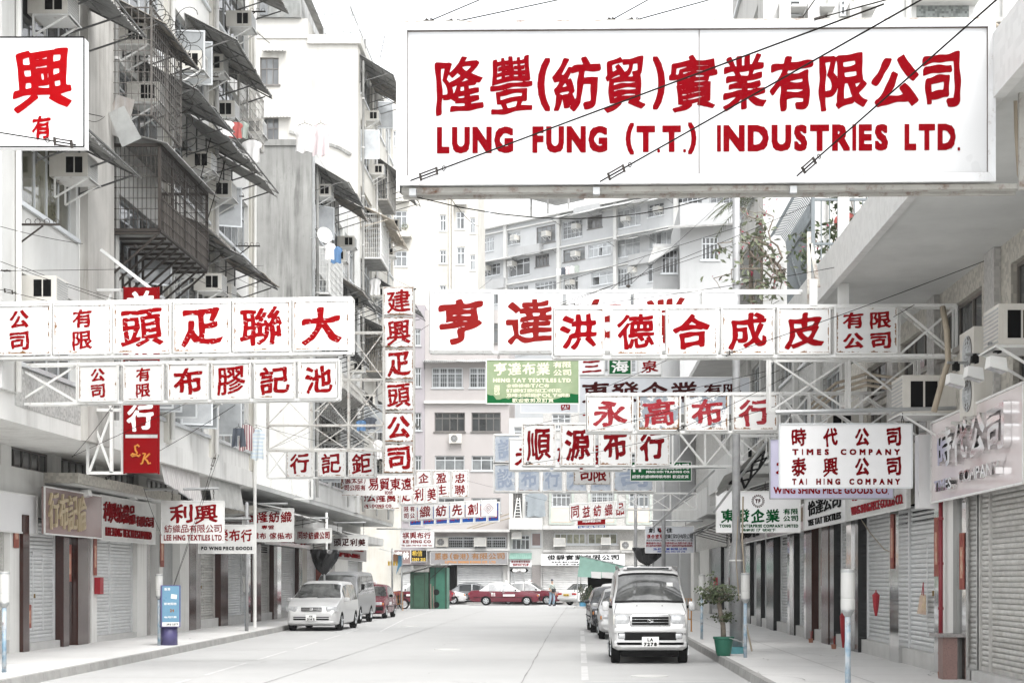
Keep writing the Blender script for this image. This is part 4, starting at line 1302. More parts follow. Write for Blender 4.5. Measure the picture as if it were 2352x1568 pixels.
 mb.build('sheet', 'corr_light', r)
 r2 = thing('rooftop_awning', (wx(715), Y0, wz(40)), 'ragged lean-to roof beside the corrugated rooftop shed', 'roof')
 mb = MB(); mb.quad((wx(695), Y0 - .3, wz(-8)), (wx(716), Y0 - .3, wz(2)), (wx(742), Y0 + 3, wz(70)), (wx(722), Y0 + 3, wz(58)))
 mb.quad((wx(695), Y0 - .3, wz(-10)), (wx(722), Y0 + 3, wz(56)), (wx(742), Y0 + 3, wz(68)), (wx(716), Y0 - .3, wz(0))); mb.build('sheet', 'corr', r2)
M['wall_cream2'] = mat('blotched whitewash', (0.50, 0.49, 0.46), 0.9, var=0.03, vs=0.4, streak=0.8, scol=(0.36, 0.34, 0.30), bump=0.2, bs=20)
left_house_d()
awning(FF(72.0), -14.1, -13.1, 25.25, .35, .1, 'little canopy over the upper window of the blank end wall', 'corr_light', brackets=False, group='little canopies over end wall windows')
awning(FF(72.0), -14.2, -12.9, 22.3, .35, .1, 'little canopy over the lower window of the blank end wall', 'corr_light', brackets=False, group='little canopies over end wall windows')
awning(fl, 72.6, 78.0, 25.3, 1.5, .9, 'topmost awning on the street side of the tall whitewashed block', 'corr')
awning(fl, 78.0, 83.6, 22.2, 1.7, 1.2, 'second awning down on the tall whitewashed block', 'corr')
awning(fl, 72.8, 79.5, 18.6, 1.5, .7, 'tan plastic awning on the tall whitewashed block', 'fibre', frame='fibre')
awning(fl, 79.0, 85.0, 16.4, 1.8, 1.1, 'fourth awning down on the tall whitewashed block', 'corr')
awning(fl, 72.8, 80.0, 13.6, 1.5, .8, 'fifth awning down on the tall whitewashed block', 'corr')
awning(fl, 77.5, 84.5, 10.4, 1.6, .8, 'sixth awning down on the tall whitewashed block', 'corr')
awning(fl, 74.5, 80.5, 7.6, 1.4, .7, 'lowest awning of the tall whitewashed block, near the lattice', 'corr')
cage(fl, 73.0, 76.0, 16.2, 18.2, .9, 'pale rusty cage with a cream sheet on the tall whitewashed block', m='frame', roof=False, rackets=False)
cage(fl, 74.0, 77.5, 11.2, 12.8, .9, 'tan wooden cage on the tall whitewashed block', m='fibre', roof=False, rackets=False)
for (u, z, w_) in ((76.5, 20.9, 'on the whitewashed block, topmost'), (73.4, 18.1, 'on the whitewashed block, left of the tan awning'), (80.0, 14.2, 'on the whitewashed block, beside the fifth awning'), (73.2, 9.6, 'on the whitewashed block, alone on plain render'), (79.8, 12.0, 'on the whitewashed block, twelve metres up'), (81, 17.9, 'on the whitewashed block, near its far corner'), (75.5, 6.6, 'on the whitewashed block, behind the tall column sign')):
 put_ac(fl, u, z, ACL + w_)
_slat = {}
def slat_mesh(key, L, pitch, fr, m):
 k = (key, round(L, 2), pitch, m)
 if k not in _slat:
  me = bpy.data.meshes.new('slat'); mb = MB(); f0 = Fr((0, 0, 0), fr.u, fr.n, fr.key)
  prof = [(0.0, 0.0), (.010, .12), (.020, .35), (.021, .65), (.012, .88), (0.0, .93)]
  vs = []
  for u in (0, L):
   for n_, z in prof: vs.append(f0(u, n_, z * pitch))
  c = len(prof)
  mb.add(vs, [(i, i + 1, i + 1 + c, i + c) for i in range(c - 1)] + [tuple(range(c)), tuple(range(2 * c - 1, c - 1, -1))])
  me.from_pydata(mb.v, [], mb.f); me.materials.append(M[m]); me.update(); _slat[k] = me
 return _slat[k]
def shutter(parent, fr, u0, u1, z0=.42, z1=2.95, m='shutter', pitch=.085, pieces=True, wicket=False, holes=False, split=None, n0=-.12):
 mb = MB()
 fr.box(mb, u0, u0 + .05, n0 - .02, n0 + .06, z0, z1); fr.box(mb, u1 - .05, u1, n0 - .02, n0 + .06, z0, z1)
 fr.box(mb, u0, u1, n0 - .06, n0 - .03, z0, z1)
 fr.box(mb, u0 + .05, u1 - .05, n0 - .01, n0 + .04, z0, z0 + .07)
 if split: fr.box(mb, split - .03, split + .03, n0, n0 + .06, z0, z1)
 sh = mb.build('shutter', m, parent)
 n = int((z1 - z0 - .07) / pitch)
 if pieces:
  me = slat_mesh(fr.key, u1 - u0 - .1, pitch, fr, m)
  for i in range(n):
   o = bpy.data.objects.new('slat', me); COL.objects.link(o); o.parent = sh
   o.location = fr(u0 + .05, n0 + .004 + (i % 3) * .0015, z0 + .07 + i * pitch) - wloc(sh)
 else:
  mb = MB()
  for i in range(n):
   z = z0 + .07 + i * pitch
   mb.add([fr(u0 + .05, n0, z), fr(u1 - .05, n0, z), fr(u1 - .05, n0 + .022, z + pitch * .4), fr(u0 + .05, n0 + .022, z + pitch * .4), fr(u1 - .05, n0, z + pitch * .95), fr(u0 + .05, n0, z + pitch * .95)], [(0, 1, 2, 3), (3, 2, 4, 5)])
  o = mb.build('slats', m, sh); tag(o, kind='stuff')
 if wicket:
  w0, w1 = wicket
  mb = MB()
  for u in (w0, w1): fr.box(mb, u - .035, u + .035, n0 + .02, n0 + .034, z0 + .25, z0 + 1.95)
  fr.box(mb, w0 - .035, w1 + .035, n0 + .02, n0 + .036, z0 + 1.88, z0 + 1.96)
  mb.build('wicket_door', m, sh)
  mb = MB(); fr.box(mb, w0 + .04, w0 + .09, n0 + .03, n0 + .06, z0 + .95, z0 + 1.04); mb.build('padlock', 'brass', sh)
 if holes:
  mb = MB()
  nu = int((u1 - u0 - .3) / .075)
  for r_ in range(3):
   for i in range(nu):
    u = u0 + .15 + i * .075; z = z1 - .32 + r_ * pitch
    fr.box(mb, u, u + .032, n0 + .018, n0 + .027, z, z + .04)
  tag(mb.build('vent_holes', 'dark', sh), kind='stuff')
 return sh
M['brass'] = mat('brass', (0.30, 0.20, 0.08), 0.4, 0.7)
def shopfront(fr, u0, u1, parts, label, base=None, top=None, ztop_=3.0):
 """parts: ('pier',u0,u1,mat,proud) | ('shutter',u0,u1,dict) | ('door',u0,u1,mat)"""
 t = thing('shopfront', fr((u0 + u1) / 2, 0, PZ), label, 'shopfront', 'closed shopfronts')
 for p in parts:
  if p[0] == 'pier':
   mb = MB(); fr.box(mb, p[1], p[2], -.15, p[4] if len(p) > 4 else .04, PZ, ztop_)
   o = mb.build('pier', p[3], t)
  elif p[0] == 'shutter':
   kw = dict(p[3]) if len(p) > 3 else {}
   sill = kw.pop('sill', .42)
   shutter(t, fr, p[1], p[2], z0=sill, z1=ztop_ - .03, **kw)
   mb = MB(); fr.box(mb, p[1], p[2], -.2, .05, PZ - .05, sill - .004); mb.build('sill', 'concrete', t)
  elif p[0] == 'door':
   mb = MB(); fr.box(mb, p[1], p[2], -.7, -.6, PZ, ztop_); mb.build('door', p[3], t)
   mb = MB(); fr.box(mb, p[1], p[2], -.6, .0, ztop_ - .1, ztop_); mb.build('lintel', 'concrete', t)
 return t
fs_ = FL(XS)
def yl(x): return F * 11.7 / (1330 - x)
shopfront(fs_, 29, yl(38), [('shutter', 29.0, yl(16), {'m': 'shutter_old'}), ('pier', yl(16), yl(38), 'wall_w', .06)], 'shopfront at the lower left corner with a brown grey shutter beside a white pier')
shopfront(fs_, yl(38), yl(203), [('pier', yl(38), yl(52), 'granite_br', .14), ('pier', yl(52), yl(65), 'granite_grey', .03), ('shutter', yl(65), yl(133), {'wicket': (yl(65) + .55, yl(65) + 1.2), 'sill': .30}),
        ('pier', yl(133), yl(146), 'granite_br', .13), ('pier', yl(146), yl(162), 'mirror', .03), ('door', yl(162), yl(163.5), 'dark'), ('pier', yl(163.5), yl(188), 'granite_br', .16), ('pier', yl(188), yl(203), 'granite_grey', .05)],
          'brown granite shopfront with a grey shutter and polished trims on the left pavement')
shopfront(fs_, yl(203), yl(342), [('pier', yl(203), yl(215), 'wall_w', .08), ('shutter', yl(215), yl(310), {'split': (yl(215) + yl(310)) / 2 - .2, 'holes': True, 'sill': .28}), ('pier', yl(310), yl(332), 'wall_w', .06), ('pier', yl(332), yl(344), 'granite_grey', .02)],
          'white framed shopfront with a double shutter ventilated along its top')
shopfront(fs_, yl(344), yl(425), [('door', yl(344), yl(358), 'dark'), ('pier', yl(358), yl(366), 'wall_w', .1), ('pier', yl(366), yl(404), 'steel', -.1), ('pier', yl(404), yl(425), 'wall_w', .12)],
          'pale metal clad frontage behind the blue advertising box')
shopfront(fs_, yl(425), yl(515), [('pier', yl(425), yl(441), 'granite_br', .13), ('pier', yl(441), yl(458), 'granite_grey', .04), ('shutter', yl(458), yl(498), {'holes': True, 'wicket': (yl(458) + .5, yl(458) + 1.0), 'm': 'shutter_old'}), ('pier', yl(498), yl(515), 'granite_br', .13)],
          'brown granite shopfront under the big hanging board, its shutter barred')
shopfront(fs_, yl(515), yl(592), [('pier', yl(515), yl(519), 'mirror', .05), ('shutter', yl(519), yl(560), {'holes': True, 'pieces': False}), ('pier', yl(560), yl(571), 'mirror', .1), ('pier', yl(571), yl(592), 'granite_br', .13)],
          'shopfront with a wavy shutter between two brown piers behind the second parking meter')
shopfront(fs_, yl(592), yl(640), [('shutter', yl(592), yl(622), {'pieces': False, 'm': 'shutter_old', 'holes': True}), ('pier', yl(622), yl(630), 'granite_br', .12), ('pier', yl(630), yl(640), 'mirror', .1)],
          'narrow shopfront with an old perforated shutter left of the silver car')
shopfront(fs_, yl(640), yl(700), [('shutter', yl(640), yl(680), {'pieces': False}), ('pier', yl(680), yl(688), 'granite_br', .12), ('pier', yl(688), yl(700), 'wall_cream', .1)],
          'shopfront with a grey shutter directly behind the silver car')
shopfront(fs_, yl(700), yl(760), [('shutter', yl(700), yl(728), {'pieces': False}), ('pier', yl(728), yl(742), 'paper_red', .2), ('shutter', yl(742), yl(760), {'pieces': False, 'm': 'shutter_old'})],
          'shopfront behind the dark van, partly pasted with red paper')
shopfront(fs_, yl(760), 86, [('pier', yl(760), yl(790), 'wall_w', .2), ('shutter', yl(790), yl(828), {'pieces': False}), ('pier', yl(828), 86, 'wall_w2', .1)],
          'last pale shopfront before the far left corner')
h = house('shop_podium', 'low podium wall carrying the shops along the left pavement', (XS, 50, 0))
ops = [(a, a + 2.6, 3.98, 4.42) for a in (30, 33.2, 36.4, 40.2, 43.6, 47.0)]
mb = MB(); wallgrid(mb, fs_, 18, 86, 2.98, 4.6, ops, .3); mb.build('wall', 'wall_w2', h)
for a in (30, 33.2, 36.4, 40.2, 43.6, 47.0):
 window(h, fs_, a, a + 2.6, 3.98, 4.42, 5, 0, 'alu_dark', 'glass_dark', sill=False)
mb = MB(); fs_.box(mb, 18, 86, -.5, -.4, 0, 4.6); mb.build('dark_backing', 'dark', h)
mb = MB()
mb.box(XS, XL - .02, 48.8, 59.2, 4.45, 4.6); mb.box(XS, XL - .02, 59.3, 86, 4.45, 4.6); mb.build('soffit', 'soffit', h)
mb = MB(); FF(86).box(mb, -30, XL, .0, -.3, 4.62, 25.5); mb.build('end_wall', 'wall_w', h)
def slab_canopy(fr, u0, u1, z0, z1, out, label, m='mosaic_beige', u_under='soffit'):
 t = thing('shop_canopy', fr((u0 + u1) / 2, 0, z0), label, 'canopy', 'canopies over the shops')
 mb = MB(); fr.box(mb, u0, u1, 0, out, z0, z1); mb.build('slab', m, t)
 mb = MB(); fr.box(mb, u0 + .06, u1 - .06, 0, out - .08, z0 - .02, z0 - .004); mb.build('soffit', u_under, t)
slab_canopy(fs_, 35.2, 44.3, 3.76, 3.98, .75, 'beige mosaic canopy above the carved character fascia on the left')
slab_canopy(fs_, 50.0, 57.5, 3.7, 3.95, 1.6, 'pale slab canopy behind the striped blinds')
slab_canopy(fs_, 60.5, 68.0, 3.55, 3.85, 1.7, 'grey slab canopy over the left shops behind the hanging boards', 'concrete')
slab_canopy(fs_, 70.0, 84.0, 3.4, 3.75, 1.5, 'far pale canopy at the end of the left pavement', 'wall_w')
awning(fs_, 50.5, 60.0, 4.35, 2.3, .55, 'ragged lean-to roof with torn edge under the six panel corner', 'corr_light', step=2)
awning(fs_, 61.0, 71.0, 4.1, 2.4, .7, 'dark slatted lean-to roof below the wide white board', 'corr', step=2)
def blind(u0, u1, z, h0, h1, out, label, m):
 t = thing('canvas_blind', fl((u0 + u1) / 2, out, z - h1), label, 'blind', 'canvas drop blinds')
 mb = MB(); n = 44; vs = []
 for i in range(n + 1):
  a = i / n; u = u0 + (u1 - u0) * a
  hh = h0 + (h1 - h0) * a + .03 * math.sin(i * 1.9)
  for j in range(6):
   v = j / 5
   vs.append(fl(u, out + .025 * math.sin(i * 1.1) * (.4 + v) + .12 * v, z - hh * v))
 mb.add(vs, [(i * 6 + j, (i + 1) * 6 + j, (i + 1) * 6 + j + 1, i * 6 + j + 1) for i in range(n) for j in range(5)])
 mb.build('cloth', m, t, smooth=True)
 mb = MB(); mb.tube([fl(u0 - .1, out, z + .02), fl(u1 + .1, out, z + .02)], .03, 6); mb.tube([fl(u0, out + .12, z - h0), fl(u1, out + .12, z - h1)], .018, 6)
 mb.build('roller', 'steel', t)
blind(38.4, 42.4, 4.5, .55, .95, -.1, 'striped canvas blind drooping at the near end under the left slab', 'canvas')
blind(43.4, 47.6, 4.42, .75, .75, -.1, 'grey canvas blind beyond the striped one', 'canvas_grey')
fascia(-1, XS + .05, yl(-60), yl(73), 2.62, 3.42, [], 'blank white board with a small gold paper at the left edge', 'white_clean')
fascia(-1, XS + .30, yl(74) - .3, yl(225) - .9, 2.62, 3.62, [('行布記倫', .05, .12, .68, .92, 'thin', 'beige3d')], 'brown glossy fascia with raised beige characters', 'brown_panel', depth=.045, res=50)
fascia(-1, XS + .22, yl(226) - .8, yl(343) - .5, 2.60, 3.66, [('利興紡織品', .04, .42, .60, .88, 'thin', 'red_deep'), ('有限公司', .62, .40, .96, .66, 'thin', 'red_deep'), ('LEE HING TEXTILES LIMITED', .08, .10, .92, .30, 'sans', 'red_deep')], 'gritty silver fascia with raised deep red letters over the double shutter', 'grit', depth=.03, res=44)
fascia(-1, XS + .2, yl(425), yl(560), 3.0, 3.9, [], 'plain dark brown fascia behind the big two character board', 'granite_br')
fascia(-1, XS + .2, yl(592), yl(700), 2.95, 3.6, [('恆豐布行', .1, .2, .9, .8, 'brush', 'red_deep')], 'pinkish fascia board above the silver car', 'mauve')
fascia(-1, XS + .2, yl(745), yl(830), 2.6, 3.5, [('MAN LEE', .1, .55, .9, .8, 'bold', 'red_deep'), ('FINE', .2, .15, .8, .4, 'bold', 'red_deep')], 'pale fascia with two red latin words above the dark van', 'wall_pink')
h = house('shop_podium', 'corner wall where the left pavement ends', (XS - 3, 86, 0))
mb = MB(); mb.box(-30, XS, 86.02, 86.3, 0, 4.6); mb.build('wall', 'wall_w', h)
small = random.Random(12)
for (u, z0, z1) in ((59.9, 4.7, 17), (67.9, 4.7, 17), (77.5, 4.7, 25), (82.2, 4.7, 25), (72.6, 4.7, 25), (38.6, 5, 24), (43.3, 5, 24), (33.9, 5, 24)):
 t = thing('drain_pipe', fl(u, .15, z0), 'old drain pipe on the left fronts, ' + {59: 'at the near corner of the stained block', 67: 'in the middle of the stained block', 77: 'between the first windows of the whitewashed block', 82: 'near the far corner of the whitewashed block', 72: 'at the near corner of the whitewashed block', 38: 'just beyond the brown cage', 43: 'beside the lowest dark awning', 33: 'at the mottled pier'}[int(u)], 'drain pipe', 'drain pipes on the left fronts')
 mb = MB(); mb.tube([fl(u, .17, z0), fl(u, .17, z1)], .055, 8); mb.build('pipe', small.choice(['wall_w2', 'steel', 'concrete', 'wall_stain']), t)
 mb = MB()
 for k in range(int((z1 - z0) / 2.2)): mb.disc(fl(u, .17, z0 + 1 + 2.2 * k), UP, .075, .06, 8)
 mb.build('collar', 'concrete', t)
for i, (u0_, u1_, z, hh, w_) in enumerate(((60.0, 63.2, 12.3, 1.7, 'stained grey block, right under its second awning'), (66.5, 69.5, 6.4, 1.6, 'stained grey block, low beside the lattice'), (78.3, 81.5, 20.1, 1.7, 'whitewashed block, below its second awning'), (79.0, 82.0, 8.4, 1.6, 'whitewashed block, above its sixth awning'), (82.8, 85.4, 14.2, 1.7, 'whitewashed block, at its far corner'), (44.0, 47.4, 14.2, 1.5, 'left tenement, under its upper right awning'))):
 cage(fl, u0_, u1_, z, z + hh, .6, 'pale window cage on the ' + w_, m=['frame', 'steel', 'frame_rust'][i % 3], roof=False, rackets=False, pitch=.16)
for u, z, w_ in ((66.6, 15.4, 'on the stained grey block, between its two upper awnings'), (70.2, 8.2, 'on the stained grey block, low by its far pier'), (74.6, 22.9, 'on the whitewashed block, right of the first awning'), (83.2, 19.8, 'on the whitewashed block, far corner, high'), (77.2, 15.2, 'on the whitewashed block, below the tan awning'),
                 (84.0, 8.6, 'on the whitewashed block, far corner, low'), (37.0, 16.9, 'near the top edge over the barred cage'), (46.6, 8.9, 'at the far end of the left tenement, low'), (47.2, 14.7, 'at the far end of the left tenement, high'), (24.6, 9.3, 'cut by the left edge under the upright board'), (37.6, 5.9, 'behind the red upright sign')):
 put_ac(fl, u, z, 'window air conditioner ' + w_)
XR = 5.9
fr_ = FRt(XR)
def yr(x): return F * XR / (x - 1330)
def right_house_a():
 h = house('podium_building', 'near right building with mosaic wall, clerestory windows and a deep flat canopy', (XR, 22, 0))
 ops = [(a, b, z0, z1) for a, b in ((15.6, 18.6), (19.3, 22.0), (23.6, 26.2), (27.0, 29.6), (30.6, 33.0)) for z0, z1 in ((5.25, 5.95),)] + [(a, b, 4.15, 5.05) for a, b in ((19.5, 21.9), (26.9, 29.5), (30.6, 33.0))]
 mb = MB(); wallgrid(mb, fr_, 12, 35, 2.98, 6.3, ops, .2); mb.build('wall', 'mosaic_beige', h)
 for o in ops: window(h, fr_, o[0], o[1], o[2], o[3], 3, 0, 'alu_bronze', 'glass_dark', depth=.1, bar=.05)
 mb = MB(); fr_.box(mb, 12, 35, -.6, -.5, 0, 6.3); mb.build('dark_backing', 'dark', h)
 mb = MB(); mb.box(4.06, XR + 3, 10, 33, 6.30, 6.46); mb.build('canopy_slab', 'soffit', h)
 mb = MB(); mb.box(3.95, 4.06, 10, 33, 6.24, 6.86); mb.build('parapet', 'mosaic_w', h)
 mb = MB(); mb.box(4.06, 20, 33.0, 33.1, 6.24, 6.86); mb.build('parapet', 'mosaic_w', h)
 mb = MB(); mb.box(XR + 3, 20, 10, 33, 6.3, 6.46); mb.build('roof', 'concrete', h)
 for y in (18.9, 22.8, 26.6, 30.1):
  mb = MB(); fr_.box(mb, y - .28, y + .28, .003, .10, 2.98, 6.29); mb.build('pier', 'mosaic_pale', h)
M['alu_bronze'] = mat('bronze window frame', (0.20, 0.18, 0.16), 0.4, 0.3)
right_house_a()
def right_tower():
 h = house('tower_block', 'white tiled apartment tower rising behind the great sign', (8, 38, 0))
 s0 = F / 35.0
 f = FF(35.0)
 s = s0
 def wz(y): return EYE + (VY - y) / s
 def wx(x): return (x - VX) / s
 ops = [(wx(1890), wx(1910), 12.2, 13.6), (wx(1960), wx(1990), 12.2, 13.6), (wx(2105), wx(2225), wz(52) - .2, wz(10)), (wx(2325), wx(2375), wz(52), wz(22))]
 mb = MB(); wallgrid(mb, f, 4.0, 22, 6.4, 26, [o for o in ops if o[2] < 25])
 mb.build('wall', 'mosaic_w', h)
 f2 = FRt(4.0)
 ops2 = [(36.0, 38.4, z, z + 1.3) for z in (10.4, 13.2, 16.0)] + [(39.2, 41.4, z, z + 1.3) for z in (10.4, 13.2, 16.0)]
 mb = MB(); wallgrid(mb, f2, 35, 42, 9.6, 26, ops2); mb.quad((4.0, 42, 9.6), (22, 42, 9.6), (22, 42, 26), (4.0, 42, 26)); mb.build('wall', 'wall_w', h)
 for o in ops2: window(h, f2, o[0], o[1], o[2], o[3], 3, .3, 'alu', 'glass')
 mb = MB(); mb.box(4.0, XR + .3, 35.05, 42, 9.5, 9.6); mb.build('soffit', 'soffit', h)
 for a, b, c in ((2105, 2225, 14), (2330, 2372, 22)):
  mb = MB(); f.box(mb, wx(a), wx(b), -.05, .02, wz(60), wz(c)); mb.build('vent_screen', 'mesh_grey', h)
 mb = MB(); f.box(mb, wx(2095), wx(2240), .0, .35, wz(14), wz(-6)); mb.build('hood', 'concrete', h)
 for a in (1905, 1965, 2085, 2305):
  mb = MB(); mb.tube([f(wx(a), .1, 8), f(wx(a), .1, 26)], .06, 8); mb.build('rain_pipe', 'wall_w', h)
 for a in (1785, 1850, 1945):
  mb = MB(); f.box(mb, wx(a), wx(a) + .25, .0, .4, wz(60), wz(20)); f.box(mb, wx(a) + .26, wx(a + 60), .0, .5, wz(34), wz(28)); mb.build('ac_hood', 'concrete', h)
 for a, b in ((1868, 1884), (1928, 1942), (1800, 1840)):
  window(h, f, wx(a), wx(b), wz(40), wz(2), 1, .4, 'alu', 'glass_dark', depth=-.06, sill=False)
M['mesh_grey'] = mat('square mesh screen', (0.22, 0.24, 0.23), 0.6, tile=(0.05, 0.9), var=0.05)
right_tower()
put_ac(FF(35.0), 4.9, 19.6, 'window air conditioner on the white tower just above the great sign')
def right_house_b():
 h = house('tenement_house', 'shaded low block with stepped slabs beyond the right canopy', (XR, 56, 0))
 ops = [(a, a + 3.0, 4.9, 6.5) for a in (36, 40, 44, 48, 52, 56, 60, 64)] + [(a, a + 3.0, 7.3, 8.8) for a in (36, 40, 44, 48, 52, 56, 60, 64)]
 mb = MB(); wallgrid(mb, fr_, 35, 82, 2.98, 9.4, ops, .2); mb.build('wall', 'mosaic', h)
 for o in ops: window(h, fr_, o[0], o[1], o[2], o[3], 4, .3, 'alu', 'glass_dark', depth=.12)
 mb = MB(); fr_.box(mb, 35, 82, -.6, -.5, 0, 9.4); mb.build('dark_backing', 'interior', h)
 mb = MB(); mb.box(4.5, XR, 44, 56, 4.55, 4.75); mb.box(4.6, XR, 58, 80, 4.0, 4.3); mb.box(4.5, 4.62, 44, 56, 4.75, 5.5); mb.box(4.6, 4.72, 58, 80, 4.3, 5.0); mb.build('slab', 'wall_w2', h)
 mb = MB(); mb.box(4.3, 30, 42.1, 82, 9.4, 9.6); mb.box(XR, 30, 81.5, 82, 0, 9.4); mb.build('roof', 'concrete', h)
 for y in (35.6, 39.5, 43.5, 47.5, 51.5, 55.5, 59.5, 63.5):
  mb = MB(); fr_.box(mb, y - .2, y + .2, .003, .12, 2.98, 9.4); mb.build('pier', 'wall_w2', h)
right_house_b()
for (kind, u, z, w_, sc_) in (('box', 19.9, 4.55, 'large, behind the floodlights over the mauve fascia', 1.15), ('fan2', 22.6, 3.95, 'tall twin fan outdoor unit over the mauve fascia', 1.25), ('box', 25.2, 4.25, 'large, under the braced end of the rusty six panel row', 1.35),
                             ('box', 33.4, 4.6, 'dark bracketed one behind the empty braced frame', 1.2), ('fan', 37.8, 4.2, 'outdoor unit seen through the white truss', 1.2), ('fan2', 41.5, 2.9 + .4, 'white twin fan unit above the green lettered board', 1.25), ('box', 47, 5.3, 'small one above the second slab on the right', 1.0),
                             ('box', 53, 5.6, 'far one on the mosaic wall on the right', 1.0)):
 put_ac(fr_, u, z, 'air conditioner, ' + w_, kind, sc_)
def Rsh(a, b): return (yr(b), yr(a))
def rp(kind, xa, xb, *r):
 return (kind, yr(xb), yr(xa)) + r
shopfront(fr_, 16, yr(2222), [('shutter', 16.5, yr(2239), {'m': 'shutter_old', 'split': yr(2262), 'sill': .30, 'pitch': .078})] + [rp('pier', 2222, 2237, 'mirror', .12), rp('pier', 2213, 2222, 'wall_stain', .16)],
          'nearest right shopfront, a broad old shutter under the mauve fascia')
shopfront(fr_, yr(2213), yr(2058), [rp('pier', 2177, 2213, 'wall_w', .14), rp('pier', 2163, 2177, 'mirror', .12), rp('shutter', 2079, 2163, {'holes': True, 'wicket': (yr(2135), yr(2118)), 'sill': .42}), rp('pier', 2058, 2079, 'mirror', .12)],
          'right shopfront between polished steel piers with a paper bag hung on its shutter')
shopfront(fr_, yr(2058), yr(1961), [rp('shutter', 1984, 2057, {'wicket': (yr(2046), yr(2033)), 'sill': .42}), rp('pier', 1972, 1984, 'granite_bk', .12), rp('pier', 1961, 1972, 'mirror', .16)],
          'right shopfront with a rope tied across its shutter')
shopfront(fr_, yr(1961), yr(1897), [rp('shutter', 1925, 1960, {'wicket': (yr(1948), yr(1940))}), rp('pier', 1914, 1925, 'granite_bk', .1), rp('pier', 1898, 1914, 'granite_br', .12)],
          'right shopfront behind the nearest parking meter with one brown pier')
shopfront(fr_, yr(1897), yr(1858), [rp('shutter', 1875, 1897, {'m': 'shutter_old'}), rp('pier', 1862, 1875, 'granite_br', .12), rp('pier', 1857, 1862, 'mirror', .12)],
          'narrow right shopfront between two brown granite piers')
shopfront(fr_, yr(1857), yr(1821), [rp('shutter', 1832, 1857, {}), rp('pier', 1826, 1832, 'granite_bk', .1), rp('pier', 1821, 1826, 'mirror', .15)],
          'right shopfront left of the brown granite piers')
shopfront(fr_, yr(1821), yr(1779), [rp('shutter', 1788, 1821, {'holes': True}), rp('pier', 1779, 1788, 'granite_bk', .15)],
          'right shopfront with a curved looking shutter and rusty sill posts')
shopfront(fr_, yr(1779), yr(1728), [rp('pier', 1766, 1779, 'granite_bk', .08), rp('shutter', 1753, 1766, {'pieces': False}), rp('pier', 1743, 1753, 'granite_bk', .08), rp('shutter', 1728, 1743, {'pieces': False})],
          'two slim right shutters between black granite piers')
shopfront(fr_, yr(1728), yr(1660), [rp('pier', 1718, 1728, 'granite_bk', .08), rp('shutter', 1698, 1718, {'pieces': False}), rp('pier', 1678, 1698, 'granite_bk', .08), rp('shutter', 1660, 1678, {'pieces': False})],
          'right shopfront behind the lamp post and the potted tree')
shopfront(fr_, yr(1660), yr(1590), [rp('pier', 1636, 1660, 'granite_bk', .08), rp('pier', 1615, 1636, 'wall_w2', .15), rp('shutter', 1603, 1615, {'pieces': False}), rp('pier', 1590, 1603, 'wall_w', .2)],
          'farthest right shopfront behind the silver van')
fascia(1, 5.72, 20.2, 25.5, 2.86, 4.12, [('時代公司', .16, .36, .90, .86, 'brush', 'chrome'), ('TIMES', .12, .10, .34, .24, 'sans', 'chrome'), ('COMPANY', .42, .14, .84, .28, 'sans', 'chrome')],
       'large glossy mauve fascia with raised chrome letters on the right', 'mauve', depth=.10, th=.14, res=50)
fascia(1, 5.6, 27.2, 33.2, 2.86, 3.72, [('WING SHING PIECE GOODS CO.', .08, .10, .95, .30, 'thin', 'red_fade'), ('永昌布行', .1, .42, .9, .9, 'thin', 'red_fade')], 'pale fascia with faded red latin words beside the white pier', 'grit', depth=.02)
fascia(1, 5.6, 33.4, 39.5, 2.86, 3.60, [('YEE TAT TEXTILES', .1, .1, .9, .3, 'thin', 'black_p'), ('怡達公司', .1, .42, .9, .9, 'thin', 'black_p')], 'white fascia with black raised characters on the right', 'white_clean', depth=.02)
fascia(1, 5.6, 39.7, 47.5, 2.86, 3.5, [('東發企業有限公司', .05, .35, .95, .9, 'brush', 'beige3d')], 'brown fascia with beige characters beyond the lilac board', 'brown_panel', depth=.06)
fascia(1, 5.6, 47.8, 60.0, 2.86, 3.5, [('萬利布行', .1, .2, .9, .8, 'brush', 'black_p')], 'grey fascia behind the lamp post on the right', 'granite_grey')
mb = MB(); mb.box(5.40, 5.86, 25.6, 25.9, 2.78, 3.95); t = mb.build('side_panel', 'white_clean'); tag(t, 'white boxed panel end between the mauve fascia and the clean white board', 'panel')
